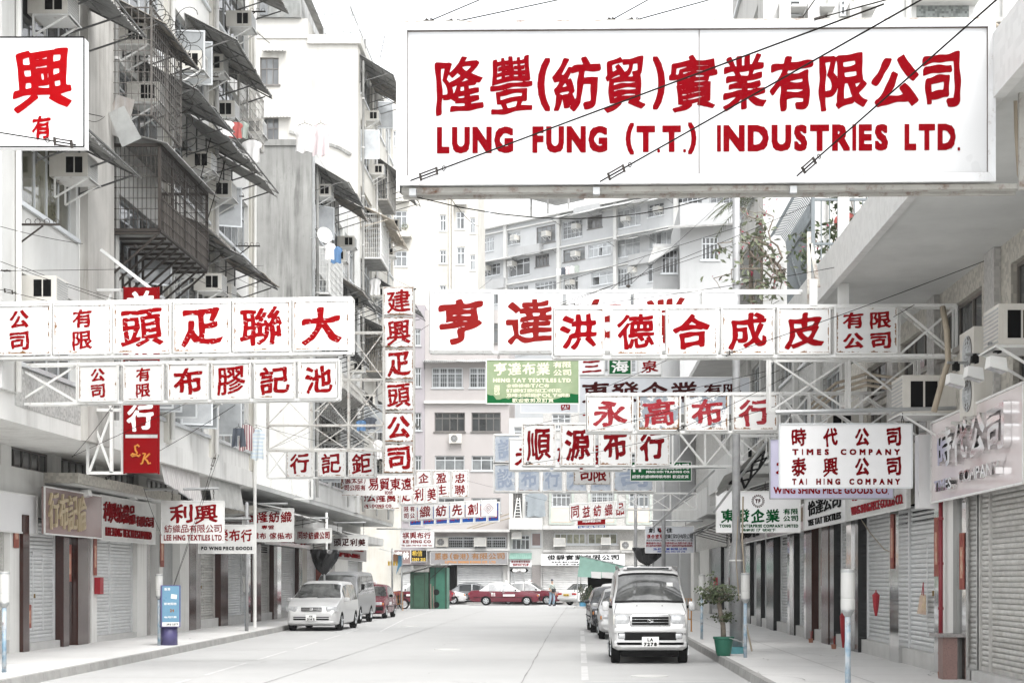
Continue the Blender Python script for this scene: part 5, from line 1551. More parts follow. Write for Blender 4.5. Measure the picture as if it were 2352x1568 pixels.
def terrace():
 t = thing('terrace_fence', (4.5, 31, 6.46), 'grey garden fence with curled tops on the terrace above the right canopy', 'fence')
 mb = MB()
 z0, z1 = 6.47, 8.95
 for x in np.arange(4.5, 9, .16): mb.bar((x, 31, z0), (x, 31, z1), .022)
 mb.build('bar_panel', 'fence', t)
 mb = MB()
 for z in (7.0, 8.1, z1): mb.bar((4.5, 31, z), (9, 31, z), .045)
 for x in (4.5, 5.9, 7.3): mb.bar((x, 31, z0), (x, 31, z1 + .1), .07)
 mb.build('rail', 'fence', t)
 mb = MB()
 for y in np.arange(31, 34.9, .15):
  mb.tube([(4.5, y, z0), (4.5, y, z1 - .3), (4.46, y, z1 - .02), (4.36, y, z1 + .12), (4.2, y, z1 + .14), (4.08, y, z1 + .02)], .014, 5)
 mb.build('curled_bar', 'fence', t)
 mb = MB(); mb.bar((4.5, 31, 7.2), (4.5, 34.9, 7.2), .04); mb.bar((4.5, 31, 8.6), (4.5, 34.9, 8.6), .04); mb.bar((4.5, 31, 6.6), (4.5, 34.5, 8.7), .05); mb.build('rail', 'fence', t)
 p = thing('sign_post', P(1935, 700, 146), 'thick white steel post rising from the rusty six panel row to the canopy edge', 'post')
 mb = MB(); mb.bar(P(1937, 702, 146), P(1937, 443, 146), .17, .08); mb.build('post', 'frame', p)
 p = thing('sign_post', P(1860, 700, 146), 'narrow badly rusted post with a slanting stay left of the thick white post', 'post')
 mb = MB(); mb.bar(P(1858, 702, 146), P(1858, 533, 146), .06, .05); mb.bar(P(1880, 660, 146), P(1862, 560, 146), .06, .05); mb.build('post', 'rusty', p)
 mb = MB(); mb.bar(P(1868, 702, 147), P(1868, 642, 147), .12, .08); mb.build('foot', 'frame', p)
M['fence'] = mat('grey fence paint', (0.16, 0.18, 0.19), 0.5, 0.2, var=0.1)
M['rusty'] = mat('heavily rusted white steel', (0.62, 0.60, 0.55), 0.7, rust=1.6, var=0.2)
terrace()
SB = 34.0
YB = F / SB
def bx_(x): return (x - VX) / SB
def bz_(y): return EYE + (VY - y) / SB
fb = FF(YB)
def front_block(name, label, x0, x1, ytop, wallm, wins, dep=10, extra=None, ybot=1297):
 h = house(name, label, (bx_((x0 + x1) / 2), YB, 0))
 ops = [(bx_(a), bx_(c), bz_(d), bz_(b)) for (a, b, c, d, *_) in wins]
 mb = MB(); wallgrid(mb, fb, bx_(x0), bx_(x1), bz_(ybot), bz_(ytop), ops, .25)
 A, B = bx_(x0), bx_(x1); T = bz_(ytop)
 mb.quad((A, YB, 0), (A, YB + dep, 0), (A, YB + dep, T), (A, YB, T)); mb.quad((B, YB, 0), (B, YB, T), (B, YB + dep, T), (B, YB + dep, 0)); mb.quad((A, YB, T), (B, YB, T), (B, YB + dep, T), (A, YB + dep, T))
 mb.build('wall', wallm, h)
 mb = MB(); mb.add([(A, YB + .6, 0), (B, YB + .6, 0), (B, YB + .6, T), (A, YB + .6, T)], [(0, 1, 2, 3)]); mb.build('dark_backing', 'interior', h)
 for w in wins:
  a, b, c, d = w[:4]; o = w[4] if len(w) > 4 else {}
  window(h, fb, bx_(a), bx_(c), bz_(d), bz_(b), **{**dict(nx=3, tr=.3, fm='alu', gm='glass', bar=.07), **o})
 return h
dk = {'gm': 'glass_dark', 'fm': 'alu_dark', 'nx': 4}
gr = {'grille': True, 'nx': 4}
ha = front_block('apartment_house', 'dusty pink apartment block across the junction', 976, 1169, 712, 'wall_pink',
 [(992, 844, 1063, 890, gr), (1078, 844, 1152, 890, gr), (998, 947, 1068, 991, dk), (1083, 947, 1150, 991, dk), (999, 1046, 1067, 1080, {}), (1083, 1046, 1150, 1080, {}), (999, 742, 1065, 788, {}), (1080, 742, 1150, 788, dk), (998, 1143, 1067, 1176, {}), (1083, 1143, 1150, 1176, {}),
     (997, 1231, 1163, 1258, {'grille': True, 'nx': 5, 'gm': 'glass_dark'})])
mb = MB(); fb.box(mb, bx_(972), bx_(1172), 0, 1.1, bz_(1222), bz_(1216)); fb.box(mb, bx_(982), bx_(1172), 0, .5, bz_(1265), bz_(1259)); fb.box(mb, bx_(974), bx_(1170), 0, .25, bz_(927), bz_(920)); mb.build('ledge', 'concrete', ha)
mb = MB(); fb.box(mb, bx_(1166), bx_(1171), 0.003, .3, bz_(1385), bz_(1218)); mb.build('pier', 'wall_w2', ha)
hl = front_block('apartment_house', 'narrow lilac strip house beside the pink block', 922, 975.6, 700, 'wall_lilac',
 [(953, 755, 966, 793, {'nx': 2}), (953, 844, 967, 888, {'nx': 2}), (953, 947, 968, 988, {'nx': 2, 'gm': 'glass_dark'}), (953, 1046, 968, 1080, {'nx': 2}), (926, 844, 945, 888, {'nx': 2}), (926, 947, 945, 988, {'nx': 2}), (926, 1100, 945, 1130, {'nx': 2}), (930, 1165, 968, 1195, {'nx': 3})])
awning(fb, bx_(974), bx_(1170), bz_(826), .9, .25, 'long scalloped awning over the top windows of the pink block', 'corr_light', step=3)
hb = front_block('apartment_house', 'recessed grey bay between the pink and the peach trimmed block', 1169.4, 1247, 960, 'wall_w2',
 [(1178, 1130, 1200, 1188, dk), (1206, 1134, 1240, 1186, {'grille': True}), (1175, 1228, 1217, 1262, {'nx': 4}), (1220, 1222, 1243, 1254, {'gm': 'brown_panel', 'nx': 1, 'tr': 0}), (1180, 1040, 1235, 1075, {}), (1180, 980, 1235, 1015, {})])
mb = MB(); fb.box(mb, bx_(1170), bx_(1246), 0, .9, bz_(1205), bz_(1190)); fb.box(mb, bx_(1170), bx_(1246), 0.9, 1.0, bz_(1216), bz_(1203)); mb.build('balcony', 'wall_w2', hb)
M["mosaic_pale2"] = M["mosaic_pale"]
M["glass_g"] = mat("lit greenish shop glass", (0.40, 0.40, 0.30), 0.1, var=0.3, vs=4, objrand=0.4)  # greenish pane colour for the mezzanine windows
hc = front_block('apartment_house', 'peach trimmed block across the junction on the right', 1247.4, 1640, 862, 'mosaic_pale2',
 [(1268, 1132, 1311, 1163, {'nx': 4}), (1358, 1130, 1409, 1163, {'nx': 4, 'grille': True}), (1445, 1130, 1490, 1163, {'nx': 4}), (1268, 1040, 1311, 1075, {}), (1358, 1040, 1409, 1075, {}), (1445, 1040, 1490, 1075, {}), (1268, 950, 1311, 985, {}), (1358, 950, 1409, 985, {}), (1445, 950, 1490, 985, {}), (1268, 885, 1311, 915, {}), (1358, 885, 1409, 915, {}), (1445, 885, 1490, 915, {}),
     (1273, 1224, 1345, 1249, {'nx': 5, 'gm': 'glass_g', 'tr': 0}), (1350, 1224, 1418, 1249, {'nx': 4, 'gm': 'glass_g', 'tr': 0}), (1530, 1130, 1580, 1163, {}), (1530, 1040, 1580, 1075, {})])
for a, c in ((1266, 1313), (1356, 1411), (1443, 1492)):
 mb = MB(); fb.box(mb, bx_(a), bx_(c), .003, .06, bz_(1199), bz_(1164)); mb.build('infill_panel', 'cupper', hc)
 mb = MB(); 
 for q in (a - 5, c): fb.box(mb, bx_(q), bx_(q + 5), .003, .12, bz_(1204), bz_(1127))
 fb.box(mb, bx_(a), bx_(c), .003, .12, bz_(1204), bz_(1200)); mb.build('trim', 'sage', hc)
mb = MB(); fb.box(mb, bx_(1247.5), bx_(1600), 0, 1.0, bz_(1216), bz_(1207)); fb.box(mb, bx_(1247.5), bx_(1600), 0, .3, bz_(1268), bz_(1262)); mb.build('ledge', 'concrete', hc)
h = house('apartment_house', 'plain block closing the far street on the right', (40, YB, 0)); mb = MB(); fb.box(mb, bx_(1640.5), 90, -10, 0, 0, 14); mb.build('wall', 'wall_w', h)
h = house('apartment_house', 'plain block closing the far street on the left', (-40, YB, 0)); mb = MB(); fb.box(mb, -90, bx_(921.5), -10, 0, 0, 16); mb.build('wall', 'wall_cream', h)
put_ac(fb, bx_(1032), bz_(1018), 'outdoor unit with a round fan on the pink wall', 'fan', 1.1)
put_ac(fb, bx_(1424), bz_(1262), 'outdoor unit with a round fan above the white black lettered sign', 'fan', 1.1)
put_ac(fb, bx_(1090), bz_(1253), 'window air conditioner behind bars over the grey fascia', 'box', 1.25)
put_ac(fb, bx_(1272), bz_(1253), 'dark faced window air conditioner in the greenish mezzanine window', 'box', 1.2)
put_ac(fb, bx_(1380), bz_(1249), 'small window air conditioner at the right end of the greenish mezzanine window', 'box', 1.0)
put_ac(fb, bx_(1001), bz_(1255), 'old outdoor unit at the left end of the barred mezzanine', 'fan', 1.0)
put_ac(fb, bx_(1176), bz_(1236), 'window air conditioner in the narrow recessed bay', 'box', 1.0)
def fshop(x0, x1, parts, label, y0=1385, y1=1298):
 fq = FF(YB - .02)
 t = thing('shopfront', fq(bx_((x0 + x1) / 2), 0, PZ), label, 'shopfront', 'closed shopfronts')
 for p in parts:
  if p[0] == 'pier':
   mb = MB(); fq.box(mb, bx_(p[1]), bx_(p[2]), -.2, .1, PZ, bz_(y1)); mb.build('pier', p[3], t)
  else:
   shutter(t, fq, bx_(p[1]), bx_(p[2]), .3, bz_(y1), p[3] if len(p) > 3 else 'shutter', pitch=.12, pieces=False)
   mb = MB(); fq.box(mb, bx_(p[1]), bx_(p[2]), -.3, .0, PZ, .296); mb.build('sill', 'concrete', t)
M["shutter_white"] = mat("white shutter", (0.62, 0.62, 0.61), 0.5, 0.1)
fshop(921, 985, [('shutter', 921, 945), ('pier', 945, 950, 'wall_w2'), ('shutter', 950, 985, 'shutter_old')], 'folding shutter behind the green hut at the far left corner')
fshop(985, 1169, [('pier', 985, 1028, 'granite_grey'), ('pier', 1028, 1046, 'dark'), ('shutter', 1050, 1156), ('pier', 1156, 1170, 'wall_w2')], 'grey shutter behind the red taxi, under the orange lettered fascia')
fshop(1170, 1242, [('shutter', 1172, 1222), ('pier', 1222, 1242, 'granite_grey')], 'narrow shutter behind the street name sign')
fshop(1242, 1640, [('shutter', 1242, 1432, 'shutter_white'), ('pier', 1432, 1470, 'wall_w2'), ('shutter', 1470, 1560), ('pier', 1560, 1640, 'wall_w2')], 'broad white shutter behind the man and the parked cars')
def fsign(x0, y0, x1, y1, lines, label, pm, **k):
 return plate_sign(SB * 1.006, x0, y0, x1, y1, lines, label, pm, name='shop_sign', th=.12, **k)
M["orange_p"] = mat("ochre letter paint", (0.26, 0.12, 0.035), 0.7)
M["gold_s"] = mat("yellow print", (0.62, 0.42, 0.05), 0.5)
fsign(988, 1267, 1166, 1295, [('嚴泰', 998, 1269, 1030, 1285, 'brush', 'orange_p'), ('(香港)', 1033, 1270, 1078, 1284, 'brush', 'orange_p'), ('有限公司', 1082, 1269, 1160, 1284, 'brush', 'orange_p'), ('LUTHAI (HONG KONG) CO., LTD.', 1022, 1287, 1140, 1293, 'bold', 'gold')],
      'grey fascia with ochre characters over the shutter behind the taxis', 'fascia_grey', res=30)
fsign(944, 1262, 980, 1289, [('希信', 946, 1264, 970, 1276, 'sans', 'gold_s'), ('2309 2112', 946, 1280, 978, 1288, 'bold', 'gold_s')], 'black and yellow telephone board above the blue tarpaulin', 'black_p', res=24)
fsign(905, 1262, 943, 1294, [('富林', 908, 1265, 940, 1284, 'brush', 'white_p')], 'brown board with big white characters at the far left corner', 'brown_panel', res=30)
fsign(1171, 1284, 1221, 1300, [('建材特價市場地址', 1174, 1286, 1218, 1292, 'brush', 'red'), ('鴨寮街87號2樓', 1178, 1293, 1214, 1299, 'brush', 'red')], 'small white board with two lines of red print above the street name sign', 'white_clean', res=24)
fsign(1243, 1271, 1435, 1298, [('俊驊實業有限公司', 1256, 1273, 1423, 1286, 'heavy', 'black_p'), ('ASIA BILLION INDUSTRIAL CO.', 1266, 1288, 1410, 1292, 'bold', 'black_p'), ('2789 1183 2789 1182', 1276, 1294, 1390, 1297, 'bold', 'black_p')],
      'long white board with black characters over the white shutter', 'white_clean', res=28)
awning(FF(YB - .05), bx_(1171), bx_(1221), bz_(1269), .8, .42, 'small faded green canvas hood above the red printed board', 'canvas_green', brackets=False, group='green canvas hoods', amp=.004)
def cream_tower():
 s = 29.6; Y = F / s; f = FF(Y)
 X = lambda x: (x - VX) / s
 Z = lambda y: EYE + (VY - y) / s
 h = house('apartment_tower', 'cream tower with few small windows behind the tall column sign', (X(990), Y, 0))
 wins = [(896, 484, 935, 520), (1010, 493, 1025, 530), (1048, 486, 1067, 526), (896, 576, 935, 612), (1010, 574, 1025, 605), (1049, 567, 1068, 607), (896, 392, 935, 428), (1010, 402, 1025, 435), (896, 300, 935, 336), (1080, 500, 1092, 535), (1080, 585, 1092, 620), (1010, 655, 1025, 690)]
 ops = [(X(a), X(c), Z(d), Z(b)) for a, b, c, d in wins]
 mb = MB(); wallgrid(mb, f, X(884), X(1097), 0, Z(233), ops, .25)
 mb.quad((X(1097), Y, 0), (X(1097), Y, Z(233)), (X(1097), Y + 10, Z(233)), (X(1097), Y + 10, 0)); mb.build('wall', 'wall_cream', h)
 mb = MB(); mb.add([(X(884), Y + .6, 0), (X(1097), Y + .6, 0), (X(1097), Y + .6, Z(233)), (X(884), Y + .6, Z(233))], [(0, 1, 2, 3)]); mb.build('dark_backing', 'interior', h)
 for i, o in enumerate(ops): window(h, f, *o, nx=2 if o[1] - o[0] < 1 else 3, tr=.35, fm='alu', gm='glass', bar=.07)
 mb = MB()
 for x in (1033, 1040): mb.tube([f(X(x), .12, 0), f(X(x), .12, Z(240))], .09, 8)
 mb.build('rain_pipe', 'wall_cream', h)
 for i, (x, y, n) in enumerate(((890, 470, 'uppermost'), (890, 562, 'middle'), (1044, 478, 'right hand'))):
  awning(f, X(x), X(x + (50 if i < 2 else 28)), Z(y - 8), .6, .12, n + ' thin canopy on the cream tower', 'corr_light', brackets=False, group='thin canopies on the cream tower')
 mb = MB(); f.box(mb, X(888), X(946), 0, .9, Z(548), Z(540)); mb.build('balcony', 'wall_cream', h)
cream_tower()
def long_block():
 e = Vector((1.09, -1, 0)).normalized(); n = Vector((-e.y * -1, 0, 0))
 nrm = Vector((-1, -1.09, 0)).normalized()
 f = Fr((-10.5, 166, 0), e, nrm, 'D')
 h = house('apartment_house', 'long pale blue grey block slanting away behind the junction', f(17, 0, 0))
 ops = []; vr = random.Random(31)
 T = 37.4
 for k in range(0, 6):
  z1 = 36.6 - 2.75 * k
  for i in range(9):
   u = .8 + i * 3.7 + vr.uniform(-.25, .3)
   ops.append((u, u + vr.choice([1.9, 2.6, 2.9, 2.9]), z1 - vr.choice([1.2, 1.4, 1.7]), z1))
 mb = MB(); wallgrid(mb, f, 0, 34, 0, T, ops, .3); mb.build('wall', 'wall_blue', h)
 mb = MB(); mb.add([f(0, -.7, 0), f(34, -.7, 0), f(34, -.7, T), f(0, -.7, T)], [(0, 1, 2, 3)]); mb.build('dark_backing', 'interior', h)
 for o in ops: window(h, f, *o, nx=vr.choice([3, 4, 5]), tr=vr.choice([.3, .3, 0]), fm=vr.choice(['alu', 'alu', 'alu_dark']), gm=vr.choice(['glass', 'glass_dark', 'glass_pale']), bar=.07, grille=vr.random() < .25, opened=.15)
 for i, k in enumerate((1, 6, 14, 21, 27)):
  mb = MB(); f.box(mb, k, k + 3.4, .0, .55, 31.2 + 2.75 * (i % 3) - .1, 32.2 + 2.75 * (i % 3) - .1); mb.build('balcony', 'wall_grey', h)
 for i in range(5): shirt(tuple(f(12.5 + i * .6, 1.0, 31.9)), .55, .7, ['cloth_w', 'cloth_dark', 'cloth_pink', 'cloth_w', 'cloth_greyg'][i], 'small garment in the distant washing line, ' + ['first', 'second', 'third', 'fourth', 'fifth'][i] + ' from its far end', group='distant washing line')
 mb = MB()
 for k in range(0, 6):
  z1 = 36.6 - 2.75 * k
  f.box(mb, 0, 34, .003, .22, z1 + .25, z1 + .38)
 f.box(mb, -.2, 34, -9, .5, T, T + .25); mb.build('ledge', 'wall_w2', h)
 mb = MB()
 for u in (4.2, 11.6, 19.0, 26.4): f.box(mb, u - .15, u + .25, .003, .25, 0, T)
 mb.build('pier', 'wall_w2', h)
 r = thing('rooftop_shed', f(8, -4, T + .2), 'low sheds and open shelters on the roof of the long slanting block', 'shed')
 for a, b, h_ in ((1, 6, 2.0), (14, 19, 3.2), (23, 30, 3.0)):
  mb = MB(); f.box(mb, a, b, -5, -1, T + .25, T + h_); mb.build('wall', 'wall_w', r)
 mb = MB(); f.box(mb, 7.5, 13, -4, .3, T + 2.2, T + 2.35); f.box(mb, 18.8, 22, -4, 0, T + 2.3, T + 2.45)
 for u in (7.7, 10, 12.8): f.box(mb, u, u + .12, -.1, .1, T + .2, T + 2.2)
 mb.build('roof', 'corr', r)
 rs = random.Random(2)
 for (k, j) in rs.sample([(k, j) for k in range(4) for j in range(8)], 15):
  z1 = 36.6 - 2.75 * k
  put_ac(f, .8 + j * 3.7 + rs.uniform(.2, 1.9), z1 - rs.uniform(.5, 1.2), 'air conditioner on the slanting block, ' + ORD[k + 1] + ' row down, ' + ORD[j + 1] + ' window from its far end')
 awning(f, 11.8, 26, T - .05, 1.6, .7, 'long awning along the roof edge of the slanting block', 'corr_light', step=4)
 awning(f, 0, 11.5, 34.2, 1.0, .3, 'grey awning band low on the far end of the slanting block', 'corr_light', step=4)
 awning(f, 19, 33, 34.0, 1.4, .5, 'awning band below the right windows of the slanting block', 'corr_light', step=4)
long_block()
def small_house():
 s = 45.0; Y = F / s; f = FF(Y)
 X = lambda x: (x - VX) / s
 Z = lambda y: EYE + (VY - y) / s
 h = house('apartment_house', 'pale grey corner house with a hipped tile awning, left of the tall lamp post', (X(1620), Y, 0))
 ops = [(X(1612), X(1650), Z(596), Z(543))]
 mb = MB(); wallgrid(mb, f, X(1562), X(1760), 0, Z(466), ops, .2); mb.quad((X(1562), Y, 0), (X(1562), Y, Z(466)), (X(1562), Y + 8, Z(466)), (X(1562), Y + 8, 0)); mb.build('wall', 'wall_grey', h)
 g_ = FF(Y + 1.5); q = 3700 / (Y + 1.5)
 ops2 = [((1520 - VX) / q, (1557 - VX) / q, EYE + (VY - 627) / q, EYE + (VY - 572) / q)]
 mb = MB(); wallgrid(mb, g_, (1500 - VX) / q, (1575 - VX) / q, 0, EYE + (VY - 560) / q, ops2, .2); mb.build('wall', 'wall_grey', h)
 window(h, f, *ops[0], nx=4, tr=.3, fm='alu', gm='glass_dark', bar=.06); window(h, g_, *ops2[0], nx=4, tr=.35, fm='alu', gm='glass_dark', bar=.06)
 mb = MB(); mb.hexa([f(X(1532), 1.2, Z(537)), f(X(1690), .9, Z(524)), f(X(1690), -.1, Z(519)), f(X(1562), -.1, Z(519)), f(X(1532), 1.2, Z(533)), f(X(1690), .9, Z(520)), f(X(1690), -.1, Z(515)), f(X(1562), -.1, Z(515))]); mb.build('roof', 'corr', h)
 mb = MB(); mb.hexa([g_(X(1490) , 1.0, Z(600)), g_(X(1560), .7, Z(560)), g_(X(1560), 0, Z(556)), g_(X(1505), 0, Z(556)), g_(X(1490), 1.0, Z(596)), g_(X(1560), .7, Z(556)), g_(X(1560), 0, Z(552)), g_(X(1505), 0, Z(552))]); mb.build('roof', 'corr_light', h)
small_house()
def leaves(t, centers, n, size, m, spread, seed=1, name='foliage', droop=.3):
 rs = random.Random(seed); mb = MB()
 for i in range(n):
  c = Vector(rs.choice(centers)) + Vector((rs.gauss(0, spread), rs.gauss(0, spread), rs.gauss(0, spread * .8)))
  a = rs.uniform(0, 6.28); el = rs.uniform(-.9, .5) - droop
  d = Vector((math.cos(a) * math.cos(el), math.sin(a) * math.cos(el), math.sin(el)))
  s_ = d.cross(Vector((rs.uniform(-1, 1), rs.uniform(-1, 1), rs.uniform(0, 1)))).normalized()
  L = size * rs.uniform(.6, 1.3); w = L * .22
  k = s_.cross(d) * w * .3
  mb.add([c, c + d * L * .5 + s_ * w + k, c + d * L, c + d * L * .5 - s_ * w + k], [(0, 1, 2, 3)])
 o = mb.build(name, m, t)
 return o
def branch_path(rs, p, d, n, step, jit):
 pts = [Vector(p)]; d = Vector(d).normalized()
 for i in range(n):
  d = (d + Vector((rs.uniform(-jit, jit), rs.uniform(-jit, jit), rs.uniform(-jit, jit)))).normalized()
  pts.append(pts[-1] + d * step)
 return pts
def climber(base, label, targets, seed, n=900, leafm='leaf_pale', flowers=True):
 rs = random.Random(seed)
 t = thing('climbing_plant', base, label, 'plant')
 mb = MB(); cs = []
 for tg in targets:
  tg = Vector(tg); p = Vector(base)
  pts = [p]
  for i in range(1, 9):
   q = p.lerp(tg, i / 8) + Vector((rs.uniform(-.12, .12), rs.uniform(-.12, .12), rs.uniform(-.12, .12) + .25 * math.sin(i / 8 * 3.14)))
   pts.append(q); 
   if i > 2: cs.append(q)
  mb.tube(pts, [.022 * (1 - i / 9) + .006 for i in range(9)], 5)
  for k in range(5):
   b = branch_path(rs, rs.choice(pts[3:]), (rs.uniform(-1, 1), rs.uniform(-.5, .5), rs.uniform(-1, .6)), 5, .12, .5); mb.tube(b, [.008, .007, .006, .005, .004, .003], 4); cs += b[2:]
 mb.build('branch', 'bark', t)
 leaves(t, cs, n, .16, leafm, .09, seed)
 if flowers: leaves(t, cs, 70, .09, 'flower', .1, seed + 5, 'flowers')
climber(P(1800, 640, 112), 'bougainvillea with thin twigs and pink flowers spilling over beside the lamp post', [P(1660, 560, 112), P(1650, 650, 112), P(1720, 700, 112), P(1700, 540, 112), P(1760, 500, 112), P(1740, 600, 112), P(1780, 690, 112), P(1690, 470, 110)], 3, 330)
climber(P(1900, 640, 117), 'leafy shrubs inside the terrace fence', [P(1880, 560, 117), P(1930, 620, 117), P(1990, 520, 117), P(1870, 660, 117), P(1960, 470, 117), P(2010, 460, 117)], 8, 900, 'leaf', True)
def palm(base, label, n=16, L=1.5, seed=2):
 rs = random.Random(seed)
 t = thing('palm', base, label, 'palm')
 b = Vector(base)
 mb = MB(); mb.tube([b - UP * 2.2, b - UP * 1, b], [.06, .055, .05], 7); mb.build('trunk', 'bark', t)
 for i in range(n):
  a = i * 2.4; el = rs.uniform(.2, 1.2)
  mb = MB(); pts = []
  d = Vector((math.cos(a), math.sin(a), 0))
  for k in range(9):
   q = k / 8
   pts.append(b + d * (L * q * math.cos(el * .6)) + UP * (L * (math.sin(el) * q - .85 * q * q)))
  mb.tube(pts, .008, 4)
  for k in range(1, 9):
   s_ = d.cross(UP)
   for sg in (-1, 1):
    tip = pts[k] + s_ * sg * .28 * (1 - .06 * k) + d * .16 - UP * .14
    for qq in (0, .5):
     p0 = pts[k].lerp(pts[k - 1], qq)
     tp = tip - d * .08 * qq
     mb.add([p0 - d * .012, p0 + d * .012, tp], [(0, 1, 2)])
  mb.build('frond', 'leaf_pale', t)
palm(P(1752, 470, 100), 'small palm with feathery fronds left of the terrace fence', 15, 1.25)
palm(P(1725, 480, 96), 'drooping palm fronds reaching behind the tall lamp post', 9, 1.1, 7)
def balcony_plants(base, label, n, seed):
 t = thing('potted_plant', base, label, 'plant', 'potted balcony plants'); b = Vector(base)
 mb = MB(); mb.lathe(b.x, b.y, [(.10, b.z), (.14, b.z + .2)], 12); mb.build('pot', 'pot_white', t)
 mb = MB(); cs = []; rs = random.Random(seed)
 for k in range(5):
  p = branch_path(rs, b + UP * .2, (rs.uniform(-.4, .4), rs.uniform(-.4, .4), 1), 4, .15, .3); mb.tube(p, .008, 4); cs += p[1:]
 mb.build('stem', 'bark', t); leaves(t, cs, n, .13, 'leaf_pale', .09, seed)
balcony_plants(fl(60.3, .5, 8.8), 'leafy pot plant on the rusty floored balcony cage, nearer one', 150, 2)
balcony_plants(fl(63.2, .6, 8.8), 'leafy pot plant on the rusty floored balcony cage, farther one', 120, 3)
balcony_plants(Vector(((905 - VX) / 29.6, F / 29.6 - .5, EYE + (VY - 540) / 29.6)), 'left pot plant on the balcony of the cream tower', 120, 4)
balcony_plants(Vector(((930 - VX) / 29.6, F / 29.6 - .5, EYE + (VY - 540) / 29.6)), 'right pot plant on the balcony of the cream tower', 100, 5)
def potted_tree():
 s = 116.0
 b = P(1662, 1500, s); b.z = PZ
 t = thing('potted_tree', b, 'bushy jade tree in a green plastic pot beside the lamp post', 'potted tree')
 mb = MB(); mb.lathe(b.x, b.y, [(.13, PZ), (.15, PZ + .06), (.19, PZ + .33), (.21, PZ + .34), (.21, PZ + .38), (.19, PZ + .38)], 20); mb.build('pot', 'pot_green', t)
 mb = MB(); mb.disc((b.x, b.y, PZ + .33), UP, .17, .02); mb.build('soil', 'bark', t)
 rs = random.Random(9)
 mb = MB(); T = [(b.x, b.y, PZ + .33), (b.x - .01, b.y, PZ + .6), (b.x - .06, b.y + .02, PZ + .85), (b.x - .10, b.y, PZ + 1.1), (b.x - .13, b.y, PZ + 1.3)]
 mb.tube(T, [.055, .05, .045, .045, .035], 8); cs = []
 top = Vector(T[-1])
 for k in range(26):
  a = rs.uniform(0, 6.28); p = branch_path(rs, top - UP * rs.uniform(0, .25), (math.cos(a), math.sin(a), rs.uniform(-.3, .9)), 5, .075, .35)
  mb.tube(p, [.014, .012, .010, .008, .006, .004], 5); cs += p[2:]
 low = []
 for k in range(8):
  a = rs.uniform(0, 6.28); p = branch_path(rs, Vector(T[1]) + UP * rs.uniform(0, .25), (math.cos(a), math.sin(a), .1), 3, .07, .3); mb.tube(p, .006, 4); low += p[1:]
 mb.build('trunk', 'bark', t, smooth=True)
 mb = MB()
 for i in range(1250):
  c = Vector(rs.choice(cs if i < 1000 else low)) + Vector((rs.gauss(0, .045), rs.gauss(0, .045), rs.gauss(0, .035)))
  n_ = Vector((rs.uniform(-1, 1), rs.uniform(-1, .2), rs.uniform(.2, 1))).normalized(); u = n_.orthogonal().normalized(); v = n_.cross(u); r = rs.uniform(.018, .032)
  mb.add([c + (u * math.cos(k * 1.047) + v * math.sin(k * 1.047) * .75) * r for k in range(6)], [(0, 1, 2, 3, 4, 5)])
 mb.build('foliage', 'leaf', t)
 mb = MB(); chain(mb, (b.x + .1, b.y - .2, PZ + .36), (b.x + .42, b.y - .25, PZ + .26)); mb.build('chain', 'steel', t)
potted_tree()
def meter(x, y, label, lean=0.0, seed=0):
 t = thing('parking_meter', (x, y, PZ), label, 'parking meter', 'hooded parking meters')
 mb = MB(); mb.tube([(x, y, PZ), (x, y, PZ + 1.08)], .036, 10); mb.build('pole', 'pole_blue', t, smooth=True)
 mb = MB(); mb.lathe(x, y, [(.036, PZ + 1.05), (.05, PZ + 1.07), (.075, PZ + 1.11), (.085, PZ + 1.14)], 16); mb.build('collar', 'steel', t, smooth=True)
 mb = MB(); n = 28; vs = []
 prof = [(.085, 1.14), (.088, 1.16), (.088, 1.26), (.083, 1.27), (.083, 1.28), (.088, 1.29), (.086, 1.60), (.080, 1.635), (.0, 1.64)]
 for r, z in prof:
  for k in range(n):
   rr = r * (1 - (.02 if k % 2 and z < 1.6 and z > 1.28 else 0)); a = 2 * math.pi * k / n
   vs.append((x + rr * math.cos(a), y + rr * math.sin(a), PZ + z))
 fs = []
 for i in range(len(prof) - 1):
  for k in range(n):
   a = i * n + k; b_ = i * n + (k + 1) % n; fs.append((a, b_, b_ + n, a + n))
 mb.add(vs, fs); mb.build('hood', 'meter', t)
 mb = MB(); mb.disc((x, y, PZ + 1.612), UP, .09, .03, 20); mb.build('cap', 'steel', t)
meter(3.32, 19.9, 'hooded parking meter nearest on the right pavement')
meter(3.22, 31.2, 'hooded parking meter just right of the lamp post')
meter(3.10, 40.7, 'hooded parking meter beside the silver van, left of the potted tree')
meter(-9.35, 26.2, 'hooded parking meter at the very left edge')
meter(-9.62, 36.9, 'hooded parking meter in front of the blue advertising box')
meter(-9.80, 47.4, 'hooded parking meter left of the silver car')
